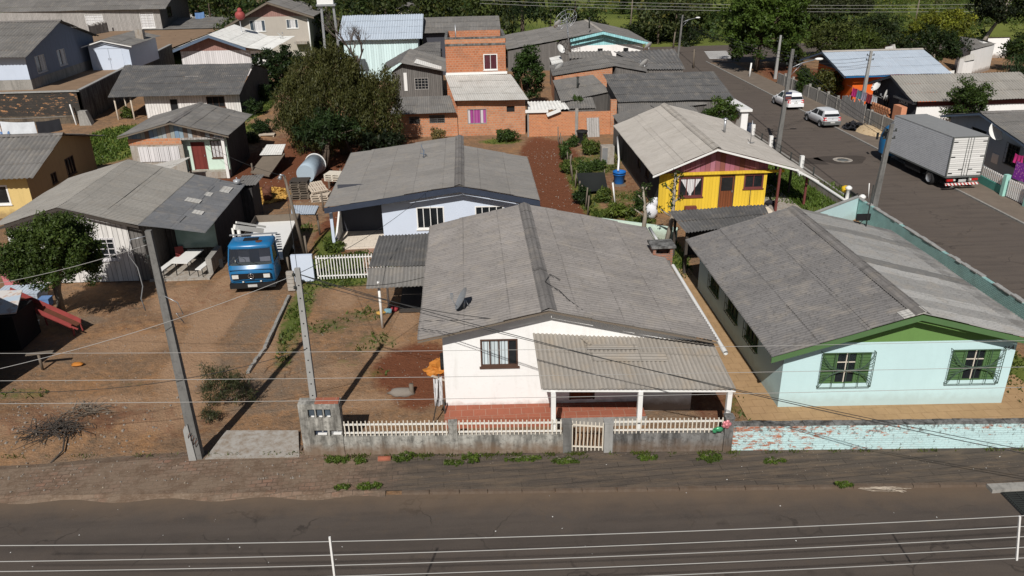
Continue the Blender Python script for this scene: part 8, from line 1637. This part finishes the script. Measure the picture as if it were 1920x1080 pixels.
# ------------------------------------------------------------------ vegetation
ng = np.random.default_rng(11)
def unit(n): v = ng.normal(size=(n, 3)); return v/np.linalg.norm(v, axis=1, keepdims=True)
def leaves(centers, radii, per, size, base, var=.35, droop=0., aspect=.45, sq=1.0, top=None):
    """clumps of small leaves round each centre -> quads, colours"""
    base = tuple(base); K = len(centers); n = K*per; c = np.repeat(centers, per, 0); rr = np.repeat(radii, per)
    d = unit(n); q = ng.random(n)**.45; p = c+d*(rr*q)[:, None]*np.array([1, 1, sq])
    ax = unit(n)*.8; ax[:, 2] -= droop; ax /= np.linalg.norm(ax, axis=1, keepdims=True)
    nr = d*1.0+unit(n)*.45+np.array([0, 0, .4]); s = np.cross(ax, nr); s /= np.maximum(np.linalg.norm(s, axis=1, keepdims=True), 1e-6)
    L = size*ng.uniform(.6, 1.35, n); a = ax*L[:, None]/2; b = s*(L*aspect)[:, None]/2
    qd = np.stack([p-a, p+b*1.0-a*.1, p+a, p-b-a*.1], 1)
    k = np.repeat(ng.uniform(1-var, 1+var, K), per)*ng.uniform(.75, 1.25, n)
    col = np.array(base)[None, :]*k[:, None]
    hue = ng.random(n)[:, None]; col = col*np.where(hue < .12, np.array([[1.5, 1.15, .8]]), np.where(hue > .85, np.array([[.75, .85, 1.05]]), 1.0))
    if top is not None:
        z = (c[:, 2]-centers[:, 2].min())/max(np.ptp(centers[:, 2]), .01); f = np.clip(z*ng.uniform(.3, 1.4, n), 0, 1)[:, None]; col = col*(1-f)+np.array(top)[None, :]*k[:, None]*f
    return qd, col
def crown_pts(c, rx, ry, rz, K, rmin=.55, flat=-.35, shape='round'):
    d = unit(K*3); d = d[d[:, 2] > flat][:K]; q = ng.uniform(rmin, 1.0, len(d))
    p = d*q[:, None]
    if shape == 'cone': f = np.clip(1-(p[:, 2]*.5+.5)*.65, .2, 1)*1.15; p[:, 0] *= f; p[:, 1] *= f
    p = p*np.array([rx, ry, rz])*(1+.13*np.sin(d[:, [0]]*5+c[0])+.10*np.cos(d[:, [1]]*6+c[1]))
    return p+np.array(c)
def limbs(mb, base, top, pts, r, n=9, lean=0):
    base, top = Vector(base), Vector(top); m_ = base.lerp(top, .5)+Vector((rnd.uniform(-.15, .15), rnd.uniform(-.15, .15), 0)); mb.tube([base, m_, top], [r, r*.8, r*.55], 8)
    idx = rnd.sample(range(len(pts)), min(n, len(pts)))
    for i in idx:
        p = Vector(pts[i]); s = base.lerp(top, rnd.uniform(.55, 1.0)); mb.tube([s, s.lerp(p, .5)+Vector((0, 0, rnd.uniform(-.1, .35))), p], [r*.4, r*.25, r*.08], 5)
def tree(label, base, c, rx, ry, rz, K, cl, per, size, col, top=None, trunk=.2, shape='round', droop=0., aspect=.45, sq=.8, var=.35, bark='bark', group=None, name='tree', nl=9, cat='tree', flat=-.35, stems=1, rmin=.55):
    base = Vector(base); t = thing(name, label, cat, base, 0, group); pts = crown_pts(c, rx, ry, rz, K, rmin, shape=shape, flat=flat)
    qd, cc = leaves(pts, ng.uniform(.7, 1.25, len(pts))*cl, per, size, col, var, droop, aspect, sq, top)
    off = np.array(base); o = fast_quads('crown', qd-off, cc, M['leaf'], t)
    mb = MB()
    for s in range(stems):
        b_ = base+Vector((rnd.uniform(-.25, .25), rnd.uniform(-.2, .2), 0))*(stems > 1); limbs(mb, b_, Vector(c)+Vector((rnd.uniform(-.3, .3), 0, -rz*.1)), pts, trunk, max(2, nl//stems))
    mb.build('trunk', M[bark], t); return t
OL = (.048, .046, .013); DK = (.024, .044, .012); MD = (.045, .076, .017); LT = (.075, .105, .02); YL = (.16, .18, .02)
# the big drooping olive tree and the dark glossy tree in front of it
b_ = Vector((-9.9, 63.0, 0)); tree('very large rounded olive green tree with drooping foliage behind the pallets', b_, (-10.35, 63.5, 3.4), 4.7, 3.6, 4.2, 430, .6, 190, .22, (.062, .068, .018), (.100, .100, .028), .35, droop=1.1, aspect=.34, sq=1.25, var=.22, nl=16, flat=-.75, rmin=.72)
tree('dark glossy leaved tree standing in front of the big olive tree', (-10.6, 58.6, 0), (-10.5, 58.4, 2.75), 2.35, 1.7, 1.5, 75, .5, 55, .30, (.022, .04, .011), (.04, .07, .02), .14, droop=.4, aspect=.35, nl=9, stems=3)
tree('dark low shrub under the big olive tree by the blue house roof', (-6.6, 59.5, 0), (-6.5, 59.6, 1.3), 2.0, 1.2, 1.2, 45, .5, 50, .28, (.014, .022, .008), None, .1, droop=.3, nl=6, cat='shrub', name='shrub')
c = Y(524, 128, 88); tree('dark round evergreen beside the white roofed house', (c.x, 88.5, 1), (c.x, 88.5, c.z-.3), 2.5, 2.2, 2.6, 130, .5, 60, .3, DK, None, .2, flat=-.6)
# round tree, left foreground
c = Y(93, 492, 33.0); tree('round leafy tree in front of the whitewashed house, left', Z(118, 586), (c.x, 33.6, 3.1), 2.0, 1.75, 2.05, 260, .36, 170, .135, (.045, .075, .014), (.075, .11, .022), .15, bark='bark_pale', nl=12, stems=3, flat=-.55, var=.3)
# bare tree
b_ = Vector((Y(672, 130, 88).x, 88, 1.0)); t = thing('bare_tree', 'leafless grey tree with fine upright branches, top left of centre', 'tree', b_); mb = MB()
def branch(p, d, L, r, lv):
    q = p+d*L; mb.tube([p, p.lerp(q, .5)+Vector((rnd.uniform(-1, 1), rnd.uniform(-1, 1), 0))*L*.05, q], [r, r*.8, r*.6], 5 if lv > 1 else 3, cap=False)
    if lv <= 0: return
    for k in range(3 if lv > 1 else 4):
        d2 = (d+Vector((rnd.uniform(-.75, .75), rnd.uniform(-.75, .75), rnd.uniform(.0, .5)))).normalized(); branch(p.lerp(q, rnd.uniform(.55, 1)), d2, L*rnd.uniform(.6, .8), r*.55, lv-1)
branch(b_, Vector((0, 0, 1)), 3.3, .22, 5); mb.build('trunk', m_plain('bare_bark', (.14, .115, .10), .95), t)
# round green tree right of brick house
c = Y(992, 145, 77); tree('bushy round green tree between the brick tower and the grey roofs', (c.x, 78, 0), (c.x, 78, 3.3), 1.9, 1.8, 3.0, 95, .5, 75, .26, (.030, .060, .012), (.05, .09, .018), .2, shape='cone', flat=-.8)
c = Y(1356, 216, 65); tree('small bright green tree in front of the white wall end by the side street', (c.x, 65, 0), (c.x, 65, 1.9), 1.7, 1.4, 1.25, 60, .42, 60, .2, (.045, .085, .014), (.085, .13, .022), .12, stems=2)
tree('huge dark green street tree at the far end of the side street', (35.3, 97.5, 0), (35.7, 97.5, 5.6), 4.9, 4.2, 4.9, 280, .8, 110, .36, (.05, .088, .014), (.085, .135, .02), .3, flat=-.8, nl=16, droop=.3)
c = Y(1803, 205, 63); tree('leafy green tree behind the box truck in front of the white bar wall', (c.x, 62.5, 0), (c.x, 62.5, 2.5), 1.75, 1.5, 2.2, 100, .42, 75, .2, (.034, .062, .012), (.06, .095, .018), .14, flat=-.75)
tree('dark tree cut by the right edge above the grey blue house', (49.0, 68, 0), (49.3, 68, 2.3), 2.4, 2, 2.2, 80, .55, 60, .28, (.02, .036, .010), None, .2, flat=-.7)
c = Y(1755, 98, 90); tree('broad dark tree with many bare stems right behind the blue sheet roof', (c.x, 90, 0), (c.x, 90, 3.0), 3.5, 2.8, 2.4, 110, .62, 70, .3, (.024, .042, .010), None, .13, stems=5, nl=15, flat=-.3, bark='bark_pale')
c = Y(1765, 50, 104); tree('bright lime yellow tree behind the dark stemmed tree, upper right', (c.x, 104, 0), (c.x, 104, 3.3), 4.0, 3.0, 2.9, 120, .7, 70, .34, (.13, .16, .018), (.21, .22, .025), .2, flat=-.6)
c = Y(1890, 20, 112); tree('very dark tall tree with a pale forked trunk, top right corner', (c.x-3, 112, 0), (c.x, 112, 5.6), 5.2, 4, 4.6, 150, .95, 70, .42, (.018, .026, .010), None, .3, flat=-.5, bark='bark_pale')
# palm like plant
def palm(label, base, h, L, n, col, name='palm'):
    base = Vector(base); t = thing(name, label, 'palm', base); Q = []; Cc = []
    for k in range(n):
        a = rnd.uniform(0, 6.28); el = rnd.uniform(.1, 1.2); tip = base+Vector((0, 0, h)); prev = tip; 
        for j in range(9):
            f = j/8; p = tip+Vector((math.cos(a), math.sin(a), 0))*L*f*math.cos(el*.6)+Vector((0, 0, L*(f*math.sin(el)-f*f*.85)))
            if j:
                d = (p-prev).normalized(); s = d.cross(Vector((0, 0, 1)))
                if s.length < 1e-3: s = Vector((1, 0, 0))
                s.normalize()
                for sg in (-1, 1):
                    e = s*sg*L*.22*(1-f*.6)-Vector((0, 0, L*.10)); Q.append([prev, prev+d*.03, p*.5+prev*.5+e+d*.05, prev*.7+p*.3+e*.9]); q_ = rnd.uniform(.6, 1.4); Cc.append([x*q_ for x in col])
            prev = p
    q = np.array([[list(v-base) for v in f] for f in Q]); fast_quads('crown', q, np.array(Cc), M['leaf'], t); mb = MB(); mb.tube([base, base+Vector((.1, 0, h))], [.2, .14], 8); mb.build('trunk', M['bark'], t); return t
c = Z(1878, 134); palm('spiky palm clump behind the bar roof at the right edge', (c.x, 88, 0), 1.9, 3.4, 46, (.026, .05, .014))
c = Y(1905, 110, 92); tree('green bushy tree right of the spiky palm at the right edge', (c.x, 92, 0), (c.x+.8, 92, 2.4), 2.6, 2, 2.2, 70, .6, 60, .3, (.035, .058, .013), None, .15, flat=-.7)
c = Y(975, 30, 128); palm('dark palm in the wood edge, top centre', (c.x, 122, 0), 5.5, 4.5, 40, (.02, .034, .012))
# orchard like trees and shrubs beyond the far corner, upper right
for i, (px, py, yy, rx, rz, cz, col, top, lab) in enumerate((
    (1520, 35, 128, 4.6, 2.4, 4.4, (.045, .058, .02), (.07, .08, .03), 'spreading dark tree with forked trunks beyond the big street tree'),
    (1585, 40, 132, 4.2, 2.3, 4.0, (.042, .056, .019), (.066, .075, .028), 'second spreading dark tree right of the forked one'),
    (1640, 60, 124, 4.0, 1.7, 2.0, (.04, .06, .018), None, 'dark rounded bush behind the blue sheet roof'),
    (1560, 82, 107, 3.4, 2.2, 2.3, (.06, .075, .02), (.10, .12, .028), 'olive bush just behind the ridge of the blue sheet roof, left end'),
    (1615, 84, 104, 3.4, 1.9, 1.9, (.045, .066, .014), (.085, .115, .02), 'yellow green bush just behind the ridge of the blue sheet roof, middle'),
    (1690, 82, 106, 2.6, 1.6, 1.7, (.04, .06, .018), None, 'dark bush behind the right part of the blue sheet roof'),
    (1488, 98, 100, 1.5, 1.3, 1.4, (.06, .09, .016), None, 'small light green bush by the red yard near the pale pole'),
    (1517, 178, 81.5, 1.3, 1.1, 1.2, (.045, .075, .015), None, 'light green shrub in front of the orange house porch'),
    (1555, 160, 78.5, 1.2, 1.4, 1.6, (.08, .085, .018), None, 'yellowish shrub close to the orange house corner'),
    (1880, 205, 66.5, .9, 1.1, 1.2, (.03, .05, .014), None, 'flowering shrub at the right end of the white bar wall'))):
    p = Z(px, py); x = Y(px, py, yy).x; tree(lab, (x, yy, 0), (x, yy, cz), rx, rx*.75, rz, int(40+rx*18), .35+.12*rx, 60, .2+.04*rx, col, top, .08+.05*rx, flat=-.5 if cz-rz > .8 else -.9, nl=8, stems=2 if rx > 4 else 1, name='tree' if rx > 3 else 'shrub', cat='tree' if rx > 3 else 'shrub')
# dense dark wood behind the village: one mass
def wood():
    Q, Cc = [], []
    rg = np.random.default_rng(5); mbw = MB()
    for k in range(150):
        x = rg.uniform(-75, 62); y = rg.uniform(118, 178)+(8 if x > 20 else 0)
        if x < -34 and y < 140: continue
        if 8 < x < 34 and y > 140: continue
        if x > 40 and y > 132: continue
        h = rg.uniform(6.5, 10.5)*(.72 if x > 18 else 1.0); r_ = rg.uniform(2.6, 4.4); pts = crown_pts((x, y, h*.55), r_, r_, h*.5, 26, flat=-.7)
        tint = rg.uniform(.65, 1.25); base = np.array([(.052, .08, .02), (.07, .085, .028), (.085, .11, .028)][rg.integers(0, 3)])*tint
        qd, cc = leaves(pts, np.full(len(pts), 1.15), 34, .62, base, .35, .3, .5, .9); Q.append(qd); Cc.append(cc)
        mbw.tube([(x, y, 0), (x+.2, y, h*.6)], [.22, .12], 5, cap=False)
    for k in range(90):                                    # shrubby edge toward the village
        x = rg.uniform(-45, 34); y = rg.uniform(113.5, 119)+(6 if x > 16 else 0); h = rg.uniform(1.5, 3.4)
        if 20 < x < 33: y += 6
        pts = crown_pts((x, y, h*.5), 1.8, 1.5, h*.55, 14, flat=-.8); base = np.array([(.028, .044, .012), (.045, .06, .016), (.02, .03, .01)][rg.integers(0, 3)])
        qd, cc = leaves(pts, np.full(len(pts), .75), 34, .4, base, .35, .2, .5, .9); Q.append(qd); Cc.append(cc)
    o = fast_quads('woodland', np.concatenate(Q), np.concatenate(Cc), M['leaf']); tag(o, 'dense dark wood behind the village along the top of the picture', 'wood', kind='stuff')
    mbw.cur = 0; w_ = mbw.build('woodland_trunks', M['bark']); w_.parent = o; w_['kind'] = 'stuff'; w_.name = 'trunks'; w_.matrix_parent_inverse = Matrix.Identity(4)
wood()
def scrub():
    Q, Cc = [], []; rg = np.random.default_rng(9)
    for k in range(520):
        x = rg.uniform(30, 130); y = rg.uniform(118, 250)
        if x < 46 and y < 140: continue
        h = rg.uniform(.7, 2.4)*(1+.004*(y-110)); pts = crown_pts((x, y, h*.4), h*1.25, h*1.0, h*.55, 9, flat=-.8)
        base = np.array([(.08, .12, .022), (.12, .16, .03), (.05, .07, .02), (.15, .17, .035), (.30, .25, .03), (.09, .09, .045)][rg.choice(6, p=[.3, .25, .2, .12, .05, .08])])
        qd, cc = leaves(pts, np.full(len(pts), h*.42), 22, .38, base, .35, .0, .5, .9); Q.append(qd); Cc.append(cc)
    for k in range(500):
        x = rg.uniform(-60, 30); y = rg.uniform(180, 290); h = rg.uniform(.5, 1.4); pts = crown_pts((x, y, h*.4), h*1.8, h*1.4, h*.5, 6, flat=-.8)
        qd, cc = leaves(pts, np.full(len(pts), h*.5), 16, .5, [(.17, .18, .05), (.13, .15, .038), (.2, .19, .07)][rg.integers(0, 3)], .3, .0, .4, .9); Q.append(qd); Cc.append(cc)
    o = fast_quads('scrub', np.concatenate(Q), np.concatenate(Cc), M['leaf']); tag(o, 'overgrown green and yellow scrub covering the far field', 'scrub', kind='stuff')
scrub()
# bushes and weeds close to the viewer
def bush(label, p, rx, ry, rz, K, cl, per, size, col, top=None, name='bush', cat='bush', droop=-.3, aspect=.3, group=None):
    p = Vector(p); t = thing(name, label, cat, p, 0, group); pts = crown_pts((p.x, p.y, p.z+rz*.75), rx, ry, rz, K, rmin=.25, flat=-.7); qd, cc = leaves(pts, np.full(len(pts), cl), per, size, col, .35, droop, aspect, .9, top); qd[..., 2] = np.maximum(qd[..., 2], p.z+.01); fast_quads('foliage', qd-np.array(p), cc, M['leaf'], t)
    mb = MB()
    for k in range(7): q = Vector(pts[rnd.randrange(len(pts))]); mb.tube([p, p.lerp(q, .5)+Vector((0, 0, .1)), q], [.022, .015, .006], 4, cap=False)
    mb.build('stems', M['wood'], t); return t
bush('feathery olive green bush right of the leaning pole', Z(428, 752), 1.15, .75, .85, 60, .26, 50, .17, (.062, .072, .03), (.085, .09, .04), aspect=.14, droop=-.7)
bush('small feathery weed at the foot of the olive bush', Z(392, 790), .4, .3, .35, 16, .16, 40, .14, (.06, .07, .03), aspect=.14, droop=-.7)
for i, (px, py, rx, ry, rz, lab) in enumerate(((632, 866, .42, .17, .16, 'dense green weed clump below the meter pillar'), (674, 868, .18, .10, .12, 'small weed right of the clump below the meter pillar'), (756, 862, .36, .14, .20, 'tall bright weed clump by the buried pipe end'), (885, 866, .28, .2, .24, 'leafy dark green weed standing on the dark footway'), (850, 870, .3, .12, .1, 'low weed left of the leafy one on the dark footway'), (690, 915, .32, .1, .14, 'weed clump on the kerb below the fence, right one'), (640, 916, .22, .08, .1, 'weed clump on the kerb below the fence, left one'), (1582, 912, .24, .08, .13, 'weed clump on the kerb before the peeling wall'), (1060, 866, .5, .12, .07, 'flat mossy weeds left of the small gate'), (1215, 860, .34, .12, .09, 'flat weeds right of the small gate'), (1330, 860, .5, .2, .08, 'flat weeds before the dark end pillar'), (985, 862, .6, .12, .06, 'flat mossy weeds under the grey fence wall'), (1450, 866, .3, .15, .05, 'sparse weeds before the peeling wall'))):
    p = Z(px, py, .10); bush(lab, p, rx*1.15, ry*1.2, rz*.8, int(14+rx*60), .075, 30, .075, (.075, .125, .018), (.12, .17, .028), 'weed', 'weed', -.6, .35)
for i, (px, py, r_, h, col, lab) in enumerate(((1085, 240, .7, 1.7, MD, 'tall climbing vine on poles before the brick yard wall'), (1105, 290, .8, .75, LT, 'green shrub near the black compost tub'), (1060, 300, .45, .8, MD, 'narrow shrub in the overgrown fence row, far end'), (1095, 328, .55, .65, MD, 'leafy shrub in the middle of the overgrown fence row'), (1063, 325, .5, .6, LT, 'pale green shrub left of the leafy one in the fence row'), (1092, 385, .55, .8, DK, 'dark shrub at the near end of the overgrown fence row'), (1130, 378, .5, .55, LT, 'bright green sapling in the yard beside the stake'), (1160, 408, .9, .55, (.09, .12, .02), 'yellow green bush behind the white house roof'), (1120, 318, .5, .35, MD, 'low plants in the yard left of the blue barrel'), (950, 266, 1.0, .6, MD, 'green bush between the blue house roof and the brick house'), (820, 262, .6, .55, (.16, .13, .05), 'dry yellow bush behind the blue house roof'), (1200, 395, .35, .8, MD, 'leafy stump sprout left of the white sack'), (628, 470, .5, .25, LT, 'low leafy plants at the foot of the blue house post'), (240, 222, .5, .6, LT, 'bright green plant by the dark roofed house porch'), (1505, 148, .8, .8, MD, 'shrub at the far wall near the pale pole'), (478, 215, 1.0, .9, DK, 'dark shrub in the shade right of the long dark roofed house'), (492, 243, .9, .7, DK, 'second dark shrub nearer along the shady side of the big tree'), (470, 262, .8, .5, (.05, .06, .02), 'olive shrub at the shady corner behind the shack'), (500, 188, .9, 1.0, DK, 'dark shrub below the dark round evergreen'), (1075, 275, .35, .5, MD, 'small shrub under the climbing vine'))):
    p = G(px, py); bush(lab, p, r_, r_*.8, h, int(20+r_*28), .26, 46, .19, col, sc(col, 1.5), 'shrub', 'shrub', -.3, .42)
# pruned trunk with tufts between the houses
for i, (px, py, h, lab) in enumerate(((1205, 445, 2.9, 'pruned pale tree trunk with leafy tufts, left one between white and yellow houses'), (1247, 468, 4.2, 'tall pruned tree trunk with leafy tufts in front of the yellow wall'))):
    b_ = Z(px, py); b_ = Vector((b_.x, b_.y, 0)); t = thing('pruned_tree', lab, 'tree', b_); mb = MB(); tp = b_+Vector((-.1 if i == 0 else .35, .2, h)); mb.tube([b_, b_.lerp(tp, .45)+Vector((.15, 0, 0)), tp], [.15, .11, .06], 7); ends = [tp]
    for f, dx in ((.45, -.5), (.6, .5), (.75, -.35), (.88, .3)): s = b_.lerp(tp, f); e = s+Vector((dx, .1, .35)); mb.tube([s, e], [.06, .03], 5); ends.append(e)
    mb.build('trunk', M['bark_pale'], t); pts = np.array([list(e) for e in ends]+[list(b_.lerp(tp, f)) for f in (.6, .7, .8, .9)]); qd, cc = leaves(pts, np.full(len(pts), .24), 34, .17, MD, .3, -.2, .4); fast_quads('leaves', qd-np.array(b_), cc, M['leaf'], t)
# grass blades and stones: ground cover nobody could count
def grass():
    Q, Cc = [], []; rg = np.random.default_rng(3)
    for (cx, cy, rx, ry, ch, s) in ZONES:
        if ch != 1 or s < .45: continue
        n = int(min(2600, 260*rx*ry*min(s, 1.2)*(1.0 if cy < 60 else .6))); a = rg.uniform(0, 6.28, n); q = np.sqrt(rg.random(n))*(.98 if s > .9 else .8); x = cx+rx*q*np.cos(a); y = cy+ry*q*np.sin(a)
        cl = np.sin(x*3.1+cy)*np.cos(y*2.3+cx)+rg.normal(0, .5, n) > (-.5 if s > .9 else .35); x, y = x[cl], y[cl]; n = len(x); z = ground_h(x, y)
        h = rg.uniform(.06, .20, n)*(1.2 if s > 1.2 else .9); d = rg.uniform(0, 6.28, n); w = .028*(1+cy/50); u = np.stack([np.cos(d), np.sin(d), np.zeros(n)], 1); p = np.stack([x, y, z], 1); le = np.stack([rg.normal(0, .5, n), rg.normal(0, .5, n), np.ones(n)], 1)*h[:, None]
        Q.append(np.stack([p-u*w, p+u*w, p+u*w*.3+le, p-u*w*.3+le], 1)); k = rg.uniform(.6, 1.3, n)[:, None]; Cc.append(np.array([(.055, .09, .014)])*k*(1.6 if s > 1.25 else 1)+np.array([(.04, .03, .01)])*rg.random(n)[:, None]*(.4 if s > .9 else 1.))
    for (xa_, xb_, n, off) in ((-5.2, 8.4, 2600, -.16), (8.4, 20, 900, -.14), (-5, 9, 500, -.35), (-16, -5.5, 500, .2)):
        x = rg.uniform(xa_, xb_, n); m_ = (np.sin(x*2.7)+np.sin(x*6.1+1)+rg.normal(0, .4, n)) > .35; x = x[m_]; n = len(x); y = np.array([fy(v) for v in x])+off*rg.random(n)-.03
        p = np.stack([x, y, np.full(n, .095)], 1); d = rg.uniform(0, 6.28, n); u = np.stack([np.cos(d), np.sin(d), np.zeros(n)], 1); le = np.stack([rg.normal(0, .5, n), rg.normal(-.2, .4, n), np.ones(n)], 1)*rg.uniform(.03, .12, n)[:, None]; Q.append(np.stack([p-u*.016, p+u*.016, p+u*.006+le, p-u*.006+le], 1)); Cc.append(np.array([(.07, .11, .018)])*rg.uniform(.6, 1.3, n)[:, None]+np.array([(.06, .04, .01)])*rg.random(n)[:, None])
    o = fast_quads('grass', np.concatenate(Q), np.concatenate(Cc), M['grassblade']); tag(o, 'short green grass and weeds growing on the yards', 'grass', kind='stuff')
grass()
def stones():
    mb = MB(); rg = random.Random(21)
    def st(p, s):
        a = [Vector((rg.uniform(.6, 1)*math.cos(k*1.57+.4)*s, rg.uniform(.6, 1)*math.sin(k*1.57+.4)*s, 0)) for k in range(4)]; t_ = p+Vector((rg.uniform(-.2, .2)*s, rg.uniform(-.2, .2)*s, s*.7)); b = [p+q for q in a]; c = [t_+q*.55 for q in a]
        mb.hexa(b+c)
    for (x0, x1, y0, y1, n, smax) in ((-19, -8.6, 22.8, 36, 1000, .042), (-8.4, -1.6, 24, 37, 900, .038), (-16, -5, 20.9, 22.6, 260, .05), (5, 10.3, 57, 66.5, 160, .07), (4.2, 6.9, 45, 62, 220, .06), (8, 23, 19.6, 21.0, 320, .022), (-2, 8, 21.2, 23.2, 260, .03), (-16, -8, 46, 58, 320, .07), (8, 10.5, 44, 62, 220, .06), (-19, -11, 22.8, 26.5, 260, .085)):
        for k in range(n): x, y = rg.uniform(x0, x1), rg.uniform(y0, y1); mb.cur = 0 if rg.random() < .88 else 1; z = .1 if kerb(x)+.1 < y < fy(x)+.2 and x > -16 else gz(x, y); st(Vector((x, y, z-.004)), smax*rg.uniform(.25, 1)**1.6)
    o = mb.build('stones', [M['rock'], m_plain('stone_pale', (.30, .24, .18), .95)]); tag(o, 'scattered pebbles and brick crumbs on the dirt', 'stones', kind='stuff')
stones()
def litter():
    mb = MB(); rg = random.Random(4)
    for k in range(60):
        x = rg.uniform(-14, 20); y = rg.uniform(16.8, 22); 
        if y > kerb(x) and x < -3 and rg.random() < .5: continue
        z = .105 if y > kerb(x)+.1 else .012; s = rg.uniform(.006, .018); a = rg.uniform(0, 6.28); d = Vector((math.cos(a), math.sin(a), 0))*s; e = Vector((-d.y, d.x, .3*s)); p = Vector((x, y, z+.006)); mb.face([p-d-e, p+d-e*.6, p+d*.8+e, p-d*.7+e*.8])
    o = mb.build('litter', M['white_paint']); tag(o, 'tiny pale litter and flakes on the street and footway', 'litter', kind='stuff')
litter()
mb = MB(); p = Z(1610, 914); rg = random.Random(2)
for k in range(26): a = Vector((p.x+rg.uniform(-.1, .2), p.y+rg.uniform(-.08, .08), .03)); mb.tube([a, a+Vector((rg.uniform(.3, .9), rg.uniform(-.25, .0), .04)), a+Vector((rg.uniform(.7, 1.4), rg.uniform(-.35, -.1), .0))], .006, 3, cap=False)
tag(mb.build('dry_grass', M['wood_pale']), 'flattened dry grass stalks on the road edge', 'grass')
# ------------------------------------------------------------------ light, sky, camera
AZ, EL = R(13.5), R(43.0)                     # shadows fall toward +Y, a little to +X
sd = Vector((math.sin(AZ)*math.cos(EL), math.cos(AZ)*math.cos(EL), -math.sin(EL)))
sun = bpy.data.lights.new('sun', 'SUN'); sun.energy = 4.7; sun.angle = R(.53); sun.color = (1.0, .965, .915)
so = bpy.data.objects.new('sun', sun); COL.objects.link(so); so.rotation_euler = sd.to_track_quat('-Z', 'Y').to_euler(); so.location = (-20, -40, 60)
w = bpy.data.worlds.new('World'); S.world = w; w.use_nodes = True; nt = w.node_tree; nt.nodes.clear()
sky = nt.nodes.new('ShaderNodeTexSky'); sky.sky_type = 'NISHITA'; sky.sun_disc = False; sky.sun_elevation = EL; sky.sun_rotation = math.pi+AZ
bg = nt.nodes.new('ShaderNodeBackground'); bg.inputs['Strength'].default_value = .044; wo = nt.nodes.new('ShaderNodeOutputWorld')
nt.links.new(sky.outputs['Color'], bg.inputs['Color']); nt.links.new(bg.outputs['Background'], wo.inputs['Surface'])
cd = bpy.data.cameras.new('camera'); cd.sensor_width = 36.0; cd.lens = FPX/1920*36.0; cd.clip_start = .2; cd.clip_end = 4000
co = bpy.data.objects.new('camera', cd); COL.objects.link(co)
mw = Matrix(((CR.x, -CD.x, -_f.x, 0), (CR.y, -CD.y, -_f.y, 0), (CR.z, -CD.z, -_f.z, CAM_H), (0, 0, 0, 1))); co.matrix_world = mw
S.camera = co
S.view_settings.view_transform = 'Standard'; S.view_settings.look = 'None'; S.view_settings.exposure = 0; S.view_settings.gamma = 1
S.render.engine = 'CYCLES'; S.cycles.max_bounces = 6; S.cycles.transparent_max_bounces = 4
